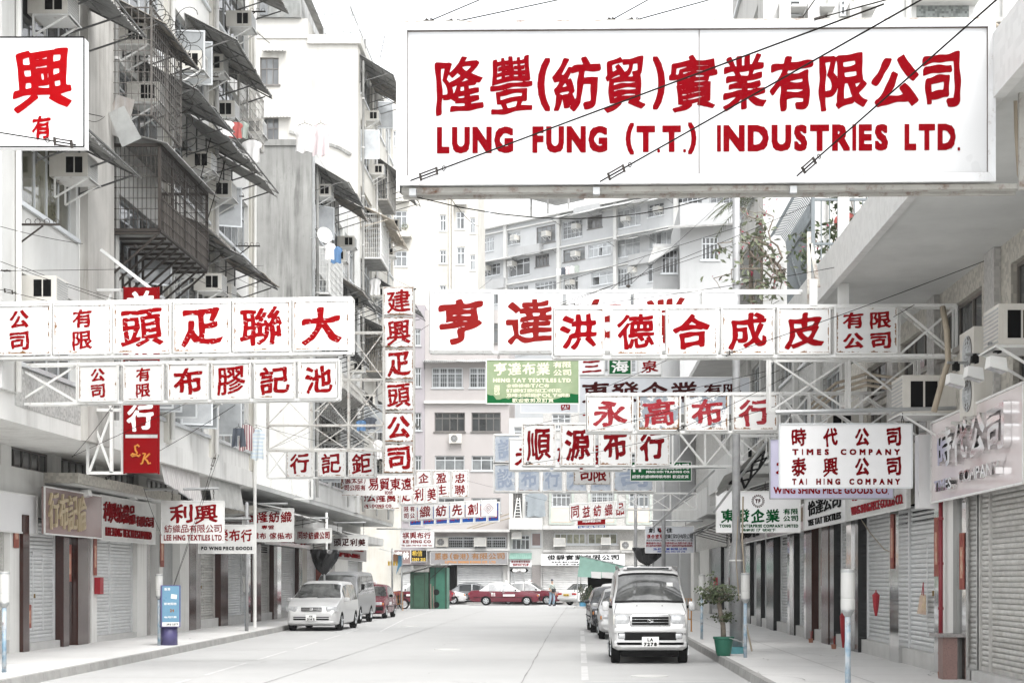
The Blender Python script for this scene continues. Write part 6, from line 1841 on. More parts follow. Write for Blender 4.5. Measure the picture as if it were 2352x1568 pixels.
def lamp_post():
 x, y = 3.22, 33.0
 t = thing('lamp_post', (x, y, PZ), 'tall grey street lamp post with a thick stained foot by the potted tree', 'lamp post')
 mb = MB(); mb.lathe(x, y, [(.135, PZ), (.135, PZ + 2.0), (.128, PZ + 2.05), (.10, PZ + 2.22), (.086, PZ + 2.3), (.08, 5.5), (.072, 11.5)], 20); mb.build('pole', 'pole_grey', t, smooth=True)
 mb = MB(); mb.disc((x - .08, y, PZ + .06), UP, .27, .12, 24); mb.disc((x - .08, y, PZ + .125), UP, .24, .02, 24); mb.build('base_cover', 'teal', t)
 mb = MB()
 for z in (1.9, 1.2): mb.disc((x, y, PZ + z), UP, .145, .03, 20)
 mb.build('strap', 'white_p', t)
 mb = MB(); mb.tube([(x + .13, y - .1, PZ + 3.2), (x + .11, y - .12, PZ + 2.3), (x + .16, y - .1, PZ + 1.6), (x + .15, y - .1, PZ + .8), (x + .3, y - .2, PZ + .05)], .02, 6); mb.tube([(x + .02, y - .16, PZ + 2.8), (x - .02, y - .16, PZ + 1.9), (x + .04, y - .16, PZ + 1.1)], .012, 5); mb.build('cable', 'hose', t)
 mb = MB(); mb.tube([(x, y, 11.5), (x, y, 12.0), (x - .3, y, 12.3), (x - 1.6, y, 12.5)], .05, 8); mb.build('arm', 'pole_grey', t)
 mb = MB(); mb.box(x - 2.3, x - 1.5, y - .15, y + .15, 12.42, 12.56); mb.build('lantern', 'steel', t)
M['pole_grey'] = mat('grey galvanised pole', (0.36, 0.365, 0.37), 0.55, 0.2, var=0.12, vs=5, streak=0.5, scol=(0.2, 0.19, 0.17))
lamp_post()
def post(px, pyt, s, h, r, label, m='pole_grey', base=PZ):
 x, y = (px - VX) / s, F / s
 t = thing('street_post', (x, y, base), label, 'post', 'plain street posts')
 mb = MB(); mb.lathe(x, y, [(r, base), (r, h), (0.001, h + .02)], 12); mb.build('pole', m, t, smooth=True)
 return t
post(1524, 1000, 62, 7.2, .075, 'grey post rising behind the roof of the silver van, right one')
post(1460, 1060, 50, 6.6, .075, 'grey post rising behind the roof of the silver van, left one')
post(567, 1070, 78.4, 3.9, .05, 'thin pole carrying the hanging boards behind the second left meter')
post(750, 1100, 60, 4.2, .05, 'thin white pole under the three panel row', 'frame')
post(1500, 1212, 56, 2.9, .05, 'short square post beside the black plastic bag')
def bagged(px, py0, py1, s, label, w=.45):
 c = P(px, (py0 + py1) / 2, s); t = thing('bagged_meter', (c.x, c.y, PZ), label, 'covered sign', 'things wrapped in black plastic')
 mb = MB(); z1 = EYE + (VY - py0) / s; z0 = EYE + (VY - py1) / s; n = 24; vs = []
 for j, (q, r) in enumerate(((0, .06), (.06, .10), (.3, .55), (.6, .85), (.85, 1.0), (1.0, .95), (1.01, .1))):
  for k in range(n):
   a = 2 * math.pi * k / n; rr = w * r * (1 + .10 * math.sin(k * 5 + j * 2) + .05 * math.sin(k * 11))
   vs.append((c.x + rr * math.cos(a), c.y + .6 * rr * math.sin(a), z0 + (z1 - z0) * q + (.03 * math.sin(k * 3) if 0 < j < 6 else 0)))
 fs = []
 for j in range(6):
  for k in range(n):
   a = j * n + k; b = j * n + (k + 1) % n; fs.append((a, b, b + n, a + n))
 fs.append(tuple(6 * n + k for k in range(n)))
 mb.add(vs, fs); mb.build('bag', 'pvc_black', t)
 mb = MB(); mb.tube([(c.x, c.y, PZ), (c.x, c.y, z0 + .1)], .04, 8); mb.build('pole', 'steel', t)
bagged(745, 1262, 1322, 62, 'black plastic bag tied round a sign on the left pavement', .52)
bagged(1488, 1258, 1300, 56, 'black plastic bag behind the roof of the silver van', .62)
def ad_box():
 s = 100.0
 c = P(386, 1475, s); c.z = PZ
 t = thing('advertising_box', c, 'blue advertising box on a violet drum by the left kerb', 'advertising box')
 mb = MB(); mb.lathe(c.x, c.y + .1, [(.19, PZ - .0), (.19, PZ + .45)], 24); mb.build('drum', 'purple', t, smooth=True)
 a0 = R(22)
 def W(u, n, z): return (c.x + u * math.cos(a0) - n * math.sin(a0) * 1.0, c.y + .1 + u * math.sin(a0) + n * math.cos(a0), z)
 def bx(name, m, u0, u1, n0, n1, z0, z1):
  mb = MB(); mb.hexa([W(u0, n0, z0), W(u1, n0, z0), W(u1, n1, z0), W(u0, n1, z0), W(u0, n0, z1), W(u1, n0, z1), W(u1, n1, z1), W(u0, n1, z1)]); return mb.build(name, m, t)
 bx('case', 'purple', -.22, .22, -.25, .25, PZ + .42, PZ + 1.38)
 p = bx('poster', 'blue_ad', -.19, .19, -.262, -.252, PZ + .54, PZ + 1.36)
 bx('poster', 'blue_ad', .222, .232, -.21, .21, PZ + .54, PZ + 1.36)
 bx('strip', 'white_p', -.19, .19, -.263, -.252, PZ + .44, PZ + .535)
 fn = lambda u, v, d=0: W(u, -.266 - d, v)
 mb = MB(); put_line(mb, '2921 2277', fn, -.10, PZ + .46, .27, .05, 'bold', 20); mb.build('lettering', 'black_p', t)
 mb = MB()
 put_line(mb, '24', fn, -.02, PZ + .76, .10, .08, 'bold', 20); mb.build('lettering', 'orange_p', t)
 mb = MB()
 put_line(mb, '郵寄服務', fn, -.15, PZ + .93, .28, .05, 'sans', 20); put_line(mb, '香港', fn, -.15, PZ + 1.26, .14, .06, 'sans', 20); mb.quad(fn(0, PZ + 1.08), fn(.13, PZ + 1.06), fn(.14, PZ + 1.16), fn(.01, PZ + 1.18)); put_line(mb, '每月只需', fn, -.15, PZ + .63, .28, .04, 'sans', 20); mb.build('lettering', 'white_p', t)
ad_box()
def big_sign():
 s = 240.0
 x0, x1, y0, y1 = 917, 2285, 57, 428
 k = -9.0 / (x1 - x0)
 Y0 = F / s
 def W(x, y, dy=0.0): return Vector(((x - VX) / s, Y0 + dy, EYE + (VY - (y + k * (x - x0))) / s))
 t = thing('shop_sign', W(1600, y1), 'huge white sign box with two rows of red writing across the top right', 'sign')
 b = MB(); b.hexa([W(x0 + 6, y1 - 4, 0), W(x1 - 6, y1 - 4, 0), W(x1 - 6, y1 - 4, .24), W(x0 + 6, y1 - 4, .24), W(x0 + 6, y0 + 6, 0), W(x1 - 6, y0 + 6, 0), W(x1 - 6, y0 + 6, .24), W(x0 + 6, y0 + 6, .24)])
 b.build('box', 'frame', t)
 for a, c in ((x0 + 20, 1605), (1606.5, x1 - 19)):
  p = MB(); p.hexa([W(a, y1 - 22, -.012), W(c, y1 - 22, -.012), W(c, y1 - 22, -.002), W(a, y1 - 22, -.002), W(a, y0 + 17, -.012), W(c, y0 + 17, -.012), W(c, y0 + 17, -.002), W(a, y0 + 17, -.002)])
  p.build('panel', 'acrylic', t)
 m = MB()
 for a, b in (((x0 + 19.5, y0 + 16.5), (x1 - 18.5, y0 + 16.5)), ((x0 + 19.5, y1 - 21.5), (x1 - 18.5, y1 - 21.5)), ((x0 + 19.5, y0 + 16.5), (x0 + 19.5, y1 - 21.5)), ((x1 - 18.5, y0 + 16.5), (x1 - 18.5, y1 - 21.5)), ((1605.7, y0 + 17), (1605.7, y1 - 22))): m.bar(W(a[0], a[1], -.02), W(b[0], b[1], -.02), .0035, .012)
 m.build('seam', 'seam', t)
 def piece(pts, name='frame'):
  m = MB(); m.prism([W(x, y, -.05) for x, y in pts], (0, .05, 0)); m.build(name, 'alu_frame', t)
 xi0, xi1, yi0, yi1 = x0 + 19, x1 - 18, y0 + 16, y1 - 21
 piece([(x0, y0), (x1, y0), (xi1, yi0), (xi0, yi0)]); piece([(x0, y1), (xi0, yi1), (xi1, yi1), (x1, y1)])
 piece([(x0 + .6, y0 + 1), (xi0, yi0 + .6), (xi0, yi1 - .6), (x0 + .6, y1 - 1)]); piece([(x1 - .6, y0 + 1), (x1 - .6, y1 - 1), (xi1, yi1 - .6), (xi1, yi0 + .6)])
 m = MB()
 m.bar(W(x0 + 4, y1 + 6, .10), W(x1 + 60, y1 + 6, .10), .10, .05); m.bar(W(x0 + 4, y1 + 10, .22), W(x1 + 60, y1 + 10, .22), .06, .06)
 m.build('bottom_beam', 'steel_rusty', t)
 m = MB(); m.bar(W(x0 + 2, y0 - 3, .06), W(x1 + 60, y0 - 3, .06), .12, .045)
 m.build('top_beam', 'steel_rusty', t)
 m = MB(); m.bar(W(x0 - 2, y0 - 4, -.02), W(x0 - 2, y1 + 14, -.02), .03, .05); m.build('end_strip', 'frame', t)
 m = MB()
 for x in (948, 1370, 1822):
  m.hexa([W(x - 8, y1 + 22, -.02), W(x + 8, y1 + 22, -.02), W(x + 8, y1 + 22, .05), W(x - 8, y1 + 22, .05), W(x - 8, y1 + 6, -.02), W(x + 8, y1 + 6, -.02), W(x + 8, y1 + 6, .05), W(x - 8, y1 + 6, .05)])
 m.build('bracket', 'steel', t)
 fn0 = front_fn(s, 0.016)
 fn = lambda u, v, d=0.0: fn0(u, v - k * (u - x0), d)
 lt = MB()
 for ch, a, c, ya, yb in (('隆', 1003, 1110, 132, 264), ('豐', 1127, 1222, 130, 264), ('(', 1232, 1266, 134, 262), ('紡', 1271, 1380, 130, 262), ('貿', 1386, 1482, 132, 262),
                             (')', 1497, 1530, 132, 260), ('實', 1540, 1646, 130, 264), ('業', 1660, 1758, 130, 262), ('有', 1768, 1870, 130, 264), ('限', 1882, 1992, 130, 262), ('公', 2000, 2112, 132, 262), ('司', 2118, 2206, 130, 264)):
  put_glyph(lt, ch, fn, a, -yb + k * 0 + (a - x0) * -0.0, c - a, yb - ya, 'heavy', 84 if is_cjk(ch) else 50)
 lt.build('lettering', 'red_deep2', t)
 l2 = MB()
 for wd, a, c in (('LUNG', 1003, 1182), ('FUNG', 1222, 1398), ('(T.T.)', 1436, 1602), ('INDUSTRIES', 1646, 2042), ('LTD.', 2076, 2206)):
  put_line(l2, wd, fn, a - 1, -357, c - a + 2, 66, 'bold', 60)
 l2.build('lettering', 'red_deep2', t)
 return W
M['alu_frame'] = mat('weathered aluminium frame', (0.66, 0.67, 0.68), 0.35, 0.25, var=0.08, vs=3, rust=0.6, streak=0.5, scol=(0.25, 0.22, 0.18))
M['seam'] = mat('dark seam', (0.10, 0.07, 0.05), 0.8)
M['steel_rusty'] = mat('rust spotted beam', (0.42, 0.41, 0.38), 0.6, 0.1, var=0.1, rust=1.3)
M['red_deep2'] = mat('crimson lettering', (0.165, 0.002, 0.005), 0.9, var=0.05, vs=1.0, spec=0.0, flat=True)
WB = big_sign()
g = 'guy wires of the great sign'
guy(WB(945, 420, -.08), P(2030, 10, 300), 'black guy wire slanting from the bottom left corner across the great sign', r=0.0075, group=g)
guy(WB(1378, 425, -.08), P(2160, -25, 300), 'black guy wire slanting across the middle of the great sign', r=0.0075, group=g)
guy(WB(1828, 415, -.08), P(2300, -10, 300), 'black guy wire slanting across the right third of the great sign', r=0.0075, group=g)
guy(WB(950, 55, .1), P(1130, -12, 215), 'upper guy wire at the top left corner of the great sign', r=0.006, group=g)
guy(WB(985, 55, .1), P(1330, -10, 215), 'lower, flatter guy wire at the top left corner of the great sign', r=0.006, group=g)
guy(WB(1380, 55, .1), P(1510, -12, 215), 'steep guy wire above the middle of the great sign', r=0.006, group=g)
guy(WB(1412, 55, .1), P(1680, -14, 215), 'flat guy wire above the middle of the great sign', r=0.006, group=g)
guy(WB(1835, 55, .1), P(1880, -12, 215), 'steep guy wire above the right part of the great sign', r=0.006, group=g)
guy(WB(1870, 55, -.05), P(2080, -12, 300), 'flat guy wire above the right part of the great sign', r=0.006, group=g)
guy(WB(955, 445, .15), P(1690, 432, 195), 'slack wire sagging below the great sign', sag=0.28, r=0.006, group=g)
guy(WB(1375, 432, .15), P(1860, 425, 200), 'short level wire under the middle of the great sign', sag=0.0, r=0.006, group=g)
M['red_b'] = mat('bright red paint', (0.27, 0.003, 0.005), 0.9, var=0.05, vs=9, spec=0.0, flat=True)
plate_sign(250, -40, 86, 193, 337, [('興', 26, 108, 170, 258, 'heavy', 'red_b'), ('有', 72, 264, 120, 322, 'heavy', 'red_b')],
           'white upright sign board with one large red character high at the left edge', 'white_clean', th=.14, rim='black_p', name='shop_sign', res=80, rw=.010)
guy(P(190, 335, 249), P(-30, 300, 262), 'turnbuckle wire crossing the foot of the upper left white board', r=0.007, group='guy wires on the left')
guy(P(235, 268, 150), P(-20, 215, 255), 'wire rising behind the upper left white board', r=0.006, tb=False, group='guy wires on the left')
row_sign(136, -30, 808, 697, 684, 126, [(-25, 118, '公司'), (125, 257, '有限'), (263, 392, '頭'), (400, 528, '疋'), (537, 667, '聯'), (675, 803, '大')],
         'long upper left row sign of six large white panels with red characters', 'dry', 'red_dry', 'white', res=64, pad=7)
row_sign(129, 34, 778, 838, 826, 90, [(182, 271, '公司'), (286, 375, '有限'), (388, 478, '布'), (488, 575, '膠'), (586, 677, '記'), (690, 775, '池')],
         'second left row sign, smaller white panels with an open braced cell at its left end', 'dry', 'red_dry', 'white', braces=[(34, 177)], res=56, pad=4)
def red_upright():
 s = 114.0
 def W(x, y, dy=0.0): return Vector(((x - VX) / s, F / s + dy, EYE + (VY - y) / s))
 t = thing('upright_sign', W(324, 1087), 'tall red upright sign with white characters and a golden monogram on its lowest panel', 'sign')
 fn = front_fn(s, 0.066)
 for (a, b, ch, m_) in ((661, 742, '益', 'white_p'), (748, 827, '業', 'white_p'), (836, 915, '布', 'white_p'), (921, 997, '行', 'white_p'), (1006, 1086, None, None)):
  mb = MB(); mb.hexa([W(287, b, -.06), W(363, b, -.06), W(363, b, .06), W(287, b, .06), W(287, a, -.06), W(363, a, -.06), W(363, a, .06), W(287, a, .06)])
  pn = mb.build('panel', 'red_sheet', t)
  lt = MB()
  if ch: put_glyph(lt, ch, fn, 294, -b + 6, 62, (b - a) - 12, 'heavy', 60)
  else:
   def sw(pts, r=.02):
    q = [Vector(fn(x, -y, .004)) for x, y in pts]
    lt.tube(q, r, 5)
   sw([(322, 1026), (318, 1022), (312, 1025), (313, 1034), (317, 1040), (313, 1046), (306, 1048), (303, 1045), (306, 1042), (314, 1045), (321, 1048), (324, 1044)])
   sw([(330, 1042), (336, 1042), (333, 1050), (329, 1064), (325, 1066)])
   sw([(346, 1042), (338, 1050), (334, 1053), (340, 1058), (343, 1065), (348, 1063)])
  lt.build('lettering', m_ or 'gold', pn)
 fr = MB()
 for x in (285.5, 364.5): fr.bar(W(x, 659), W(x, 1088), .035)
 fr.build('frame', 'red_sheet', t)
 f2 = MB()
 for x in (198, 218, 278): 
  if x != 218: f2.bar(W(x, 664, .1), W(x, 1085, .1), .05)
 f2.bar(W(203, 664, .1), W(287, 664, .1), .05); f2.bar(W(196, 1085, .1), W(287, 1085, .1), .06); f2.bar(W(196, 940, .1), W(287, 940, .1), .06)
 f2.bar(W(253, 940, .1), W(253, 1085, .1), .06); f2.bar(W(200, 942, .12), W(253, 1083, .12), .045); f2.bar(W(253, 942, .14), W(200, 1083, .14), .045)
 f2.bar(W(200, 820, .12), W(253, 940, .12), .045); f2.bar(W(200, 664, .12), W(240, 820, .12), .045); f2.bar(W(253, 664, .14), W(205, 820, .14), .045)
 f2.bar(W(238, 578, -.2), W(345, 662, .05), .06)
 f2.build('bracket_frame', 'frame', t)
red_upright()
def column_sign():
 s = 75.0
 def W(x, y, dy=0.0): return Vector(((x - VX) / s, F / s + dy, EYE + (VY - y) / s))
 t = thing('upright_sign', W(916, 1086), 'tall white column sign of six stacked squares with red characters beside the big sign', 'sign')
 fn = front_fn(s, 0.056)
 fr = MB()
 for x in (880.5, 950.5):
  for dy in (-.03, .2): fr.bar(W(x, 659, dy), W(x, 1087, dy), .045)
 for y in (660, 726, 800, 873, 945, 1017, 1086): fr.bar(W(881, y, 0), W(950, y, 0), .04)
 fr.build('frame', 'frame_rust', t)
 for (a, b, ch) in ((661, 723, '建'), (730, 797, '興'), (803, 870, '疋'), (877, 941, '頭'), (949, 1014, '公'), (1021, 1085, '司')):
  mb = MB(); mb.hexa([W(882, b, -.05), W(949, b, -.05), W(949, b, .02), W(882, b, .02), W(882, a, -.05), W(949, a, -.05), W(949, a, .02), W(882, a, .02)])
  pn = mb.build('panel', 'white', t)
  lt = MB(); put_glyph(lt, ch, fn, 890, -b + 4, 53, (b - a) - 8, 'dry', 60)
  lt.build('lettering', 'red_dry', pn)
column_sign()
lattice(76, [613, 714, 800, 881], [763, 871, 976, 1034], 'open white steel lattice holding the tall column sign on the left', skip=((0, 0), (1, 0)))
row_sign(73, 612, 862, 1031, 1030, 66, [(659, 719, '行'), (731, 791, '記'), (801, 860, '鉅')], 'small left row sign of three white panels with dark red characters under the steel lattice', 'brush', 'red_deep', 'white', braces=[(612, 657)], res=50, pad=3)
plate_sign(55, 782, 1090, 952, 1138, [('區太亞', 793, 1095, 834, 1110, 'brush', 'red_deep'), ('(', 786, 1095, 790, 1110, 'sans', 'red_deep'), (')', 836, 1095, 840, 1110, 'sans', 'red_deep'),
           ('司公限有', 790, 1113, 840, 1127, 'brush', 'red_deep'), ('易貿東遠', 845, 1098, 946, 1127, 'brush', 'red_deep'), ('10號', 884, 1128, 902, 1136, 'sans', 'red_deep')],
           'wide white board with small red writing just below the three panel row', 'white_old', tilt=-0.01, name='shop_sign', res=44)
plate_sign(50, 810, 1112, 917, 1168, [('司公隆萬', 818, 1128, 910, 1153, 'brush', 'red_deep'), ('BAN LOONG CO.', 827, 1157, 901, 1165, 'bold', 'red_deep')],
           'white board with dark red writing partly hidden under the wide board', 'white_old', name='shop_sign')
row_sign(48, 918, 1006, 1117, 1113, 42, [(919, 946, '疋'), (948, 976, '利'), (978, 1005, '美')], 'small three panel row in dark red below the stacked character panels', 'brush', 'red_deep', 'white_old', res=40, pad=2)
row_sign(45, 955, 1076, 1079, 1079, 63, [(956, 990, '企布'), (995, 1033, '盈生'), (1038, 1075, '忠聯')], 'three tall narrow white panels each with two dark red characters', 'brush', 'red_deep', 'white_old', res=44, pad=2)
row_sign(44, 922, 1140, 1158, 1147, 38, [(924, 956, '限有司公'), (960, 993, '織'), (997, 1030, '紡'), (1034, 1066, '先'), (1070, 1102, '創'), (1106, 1138, '#logo')],
         'row of six small white panels ending in a diamond emblem', 'brush', 'red_deep', 'white_clean', res=44, pad=2)
row_sign(40, 940, 1147, 1163, 1152, 45, [(941, 968, '染'), (971, 998, '廠'), (1001, 1028, '織'), (1031, 1058, '綢'), (1061, 1088, '印'), (1091, 1118, '彩'), (1121, 1146, '鴻')],
         'blue row sign with red characters mostly hidden behind the emblem row', 'brush', 'red', 'blue_s', res=30, pad=2, fm='frame')
plate_sign(92, 371, 1150, 515, 1246, [('利興', 388, 1157, 502, 1202, 'brush', 'red_deep'), ('紡織品有限公司', 377, 1204, 510, 1223, 'thin', 'red_deep'), ('LEE HING TEXTILES LTD.', 376, 1227, 512, 1241, 'heavy', 'red_deep')],
           'large hanging board with two big red characters above the left pavement', 'grit', hang=[(395, 1122), (490, 1121)], tube=(332, 1124, 502, 1121))
plate_sign(82, 456, 1205, 586, 1270, [('寶榮布行', 470, 1214, 580, 1244, 'brush', 'red_deep'), ('PO WING PIECE GOODS', 462, 1254, 580, 1263, 'bold', 'black_p')],
           'hanging board with black latin words partly behind the big two character board', 'grit', hang=[(566, 1190), (480, 1190)], tube=(440, 1190, 575, 1190))
plate_sign(73, 557, 1167, 675, 1243, [('福隆紡織', 562, 1173, 671, 1200, 'heavy', 'red_deep'), ('專營', 600, 1205, 630, 1215, 'brush', 'red_deep'), ('梭織布', 562, 1222, 612, 1238, 'brush', 'red_deep'), ('傢俬布', 618, 1222, 672, 1238, 'brush', 'red_deep')],
           'white hanging board with three lines of red writing above the left pavement', 'grit', hang=[(580, 1156), (650, 1156)], tube=(540, 1157, 660, 1156))
plate_sign(63, 678, 1213, 762, 1246, [('同珍紡織公司', 683, 1220, 758, 1238, 'heavy', 'red_deep')], 'narrow hanging board with one line of six red characters on the left', 'grit', hang=[(695, 1190), (745, 1189)], tube=(675, 1190, 755, 1189))
M['black_br'] = mat('brown black paint', (0.045, 0.006, 0.006), 0.9, spec=0.0)
plate_sign(57, 760, 1228, 845, 1262, [('頭疋利美', 766, 1236, 840, 1254, 'heavy', 'black_br')], 'narrow grey hanging board with four dark brown characters', 'grit', hang=[(775, 1200), (835, 1199)], tube=(765, 1200, 840, 1199))
plate_sign(45, 919, 1218, 997, 1256, [('祺興布行', 924, 1221, 990, 1237, 'brush', 'red_deep'), ('KEI HING CO.', 925, 1239, 992, 1247, 'bold', 'red_deep'), ('TEL: 2380 7793 FAX: 2380 7663', 922, 1250, 993, 1254, 'bold', 'red_deep')],
           'white board with two lines and a telephone number near the far corner', 'white_clean', tube=(865, 1214, 990, 1214), hang=[(930, 1214), (985, 1214)])
M['red_fade2'] = mat('matt brick red paint', (0.20, 0.012, 0.011), 0.9, var=0.06, vs=6, spec=0.0, flat=True)
row_sign(130, 988, 1858, 668, 668, 140, [(989, 1131, '亨'), (1146, 1290, '達'), (1302, 1446, '布'), (1458, 1602, '業'), (1614, 1690, None)],
         'row of very large white panels partly hidden behind the nearer rusty row', 'heavy', 'red_fade2', 'white_clean', res=60, pad=3)
row_sign(147, 1270, 2197, 705, 701, 115, [(1273, 1386, '洪'), (1404, 1517, '德'), (1532, 1646, '合'), (1658, 1776, '成'), (1787, 1905, '皮'), (1918, 2060, '有限公司')],
         'rusty white row sign of six panels across the right half, ending in a braced frame', 'heavy', 'red', 'white', braces=[(2065, 2197)], res=60, pad=5)
M['peeling2'] = mat('partly peeled white paint', (0.66, 0.65, 0.64), 0.6, var=0.0, edge=1.2, rust=0.4, patch=(3.0, 0.52, (0.24, 0.27, 0.31)))
row_sign(118, 1347, 2100, 905, 901, 88, [(1349, 1453, '永'), (1465, 1562, '高'), (1575, 1672, '布'), (1684, 1784, '行')],
         'four panel row with peeling white paint and faded red characters', 'dry', 'red_fade', 'white_old', braces=[(1790, 1860), (1860, 1980), (1980, 2100)], res=56, pad=4,
         tile_mats=['white_old', 'peeling', 'peeling2', 'white_old'])
lattice(140, [1768, 1951, 2110], [822, 944], 'empty white braced frame under the rusty six panel row', depth=.3, fm='frame')
row_sign(91, 1200, 1700, 972, 972, 98, [(1200, 1275, '順'), (1288, 1366, '源'), (1376, 1450, '布'), (1460, 1537, '行')],
         'four white panels with heavy crimson characters below the peeling row', 'heavy', 'red_deep2', 'white', braces=[(1545, 1620), (1620, 1698)], res=56, pad=2)
row_sign(84, 1170, 1440, 1006, 1006, 74, [(1171, 1262, '永'), (1272, 1330, '雄'), (1340, 1430, '泰')], 'plain white three panel sign half hidden behind the crimson four panel row', 'brush', 'red', 'white_clean', res=36, pad=2)
M['green_top'] = mat('green sheet bleached towards the top', (0.20, 0.27, 0.14), 0.5, var=0.08, vs=5, col2=(0.27, 0.33, 0.20))
def heng_extra(t, fn, W, pn):
 mb = MB(); random.seed(3)
 xs = [1119 + i * 7 for i in range(31)]
 tops = [914 + 3 * math.sin(i * .4) - (8 if i in (0, 1, 2, 30, 29, 28, 27) else 0) + random.uniform(-2, 2) for i in range(31)]
 for i in range(30):
  mb.add([fn(xs[i], -925, -.003), fn(xs[i + 1], -925, -.003), fn(xs[i + 1], -tops[i + 1], -.003), fn(xs[i], -tops[i], -.003)], [(0, 1, 2, 3)])
 mb.build('unfaded_strip', 'green_s', pn)
plate_sign(100, 1117, 826, 1330, 927, [('亨達布業', 1133, 832, 1264, 862, 'brush', 'cream_p'), ('有限', 1270, 830, 1313, 845, 'brush', 'cream_p'), ('公司', 1270, 848, 1313, 863, 'brush', 'cream_p'),
   ('HENG TAT TEXTILES LTD.', 1132, 868, 1314, 878, 'bold', 'cream_p'), ('經營', 1135, 884, 1148, 906, 'sans', 'cream_p'), ('全棉·棣根·T/C布', 1163, 881, 1262, 890, 'brush', 'cream_p'),
   ('訂織·訂染·加工·印花', 1163, 892, 1290, 901, 'brush', 'cream_p'), ('及啫士·尼龍·POLY·網布', 1163, 903, 1310, 912, 'brush', 'cream_p'), ('歡迎散剪及訂貨', 1176, 914, 1272, 924, 'brush', 'cream_p')],
           'pale green bleached board covered in cream writing, hanging in mid street', 'green_top', hang=[(1145, 806), (1305, 808)], rim='frame', extra=heng_extra, res=40)
row_sign(80, 1325, 1515, 822, 822, 40, [(1330, 1388, '三'), (1398, 1450, '海', 'white_p'), (1466, 1518, '泉')], 'three small mixed panels, the middle one green, under the rusty six panel row', 'brush', 'red', 'white_clean', res=40, pad=2,
         tile_mats=['white_clean', 'green_s', 'white_clean'])
plate_sign(78, 1330, 866, 1385, 1110, [('新', 1336, 862 + 10, 1380, 910, 'brush', 'red'), ('業', 1336, 915, 1380, 955, 'brush', 'red'), ('公', 1336, 1015, 1380, 1050, 'brush', 'red')], 'upright white and red sign glimpsed between the crowded rows', 'white_clean', name='upright_sign')
plate_sign(86, 1330, 866, 1722, 950, [('東發企業', 1335, 876, 1605, 925, 'brush', 'black_br'), ('有限', 1615, 880, 1705, 912, 'brush', 'black_br')], 'long blue grey banner with dark red characters behind the peeling row', 'banner', th=.04, name='banner_sign', rim='frame')
plate_sign(86, 1196, 926, 1328, 948, [('四', 1288, 928, 1310, 942, 'brush', 'red')], 'torn grey banner end showing under the pale green board', 'banner', th=.04, name='banner_sign')
row_sign(70, 1134, 1505, 1064, 1064, 66, [(1136, 1184, '認'), (1190, 1240, '布'), (1246, 1292, '行'), (1300, 1348, '大'), (1356, 1404, '公'), (1410, 1500, '司')], 'washed out pale blue row sign with barely visible characters', 'brush', 'red_ghost', 'bluegrey', res=36, pad=3)
row_sign(70, 1134, 1196, 997, 997, 66, [(1136, 1194, '認')], 'single washed out pale blue panel above the faded row', 'brush', 'red_ghost', 'bluegrey', res=36, pad=3)
plate_sign(82, 1318, 1066, 1401, 1112, [('司限', 1330, 1072, 1394, 1106, 'brush', 'red_deep')], 'small rusty white board with two crimson characters below the four heavy panels', 'white_old', name='shop_sign', rim='frame_rust', res=44)
plate_sign(75, 1448, 1060, 1588, 1104, [('明海貿易公司', 1483, 1064, 1583, 1078, 'brush', 'white_p'), ('MING HOI TRADING CO.', 1484, 1080, 1585, 1086, 'bold', 'white_p'), ('經營:針織·棉·時裝布料 歡迎定貨', 1452, 1090, 1582, 1098, 'brush', 'white_p'), ('M', 1453, 1066, 1474, 1084, 'bold', 'white_p')],
           'bright green board with white writing near the right hand poles', 'green_s', name='shop_sign', tube=(1300, 1078, 1690, 1072))
row_sign(50, 1308, 1438, 1157, 1149, 38, [(1309, 1333, '同'), (1335, 1358, '益'), (1360, 1384, '紡'), (1386, 1410, '織'), (1412, 1437, '品')], 'slightly tilted row of five small rust edged panels over the far junction', 'brush', 'red_deep', 'white', res=40, pad=1)
plate_sign(49, 1326, 1192, 1391, 1206, [('同益紡織品公司', 1338, 1194, 1380, 1200, 'brush', 'white_p')], 'small crimson board hanging under the tilted five panel row', 'red_sheet', name='hanging_sign', tilt=-.03, res=24)
plate_sign(49, 1327, 1206.5, 1390, 1213, [('TEL 2397 0026 7666 6009', 1330, 1208, 1387, 1212, 'bold', 'white_p')], 'blue telephone strip below the small crimson board', 'blue_s', name='hanging_sign', tilt=-.03, res=20)
def times_extra(t, fn, W, pn): pass
plate_sign(147, 1790, 973, 2095, 1120, [('時 代 公 司', 1817, 981, 2071, 1026, 'heavy', 'red_deep2'), ('T I M E S', 1819, 1030, 1905, 1045, 'bold', 'red_deep2'), ('C O M P A N Y', 1930, 1030, 2068, 1045, 'bold', 'red_deep2'), ('泰 興 公 司', 1817, 1049, 2071, 1094, 'heavy', 'red_deep2'), ('T A I', 1819, 1098, 1854, 1113, 'bold', 'red_deep2'), ('H I N G', 1874, 1098, 1931, 1113, 'bold', 'red_deep2'), ('C O M P A N Y', 1950, 1098, 2068, 1113, 'bold', 'red_deep2')],
           'large clean white hanging board with four lines of red writing over the right pavement', 'white_clean', th=.08, hang=[(1816, 948), (2074, 948)], tube=(1782, 946, 2215, 936), rim='alu', res=56)
plate_sign(134, 1768, 1008, 2052, 1145, [('永昌', 1780, 1040, 1900, 1090, 'brush', 'red'), ('WING SHING PIECE GOODS CO,', 1776, 1117, 2042, 1134, 'heavy', 'red')],
           'lilac hanging board just behind the large clean white one', 'lilac_s', th=.07, rim='steel', hang=[(1800, 985), (2020, 985)], res=44)
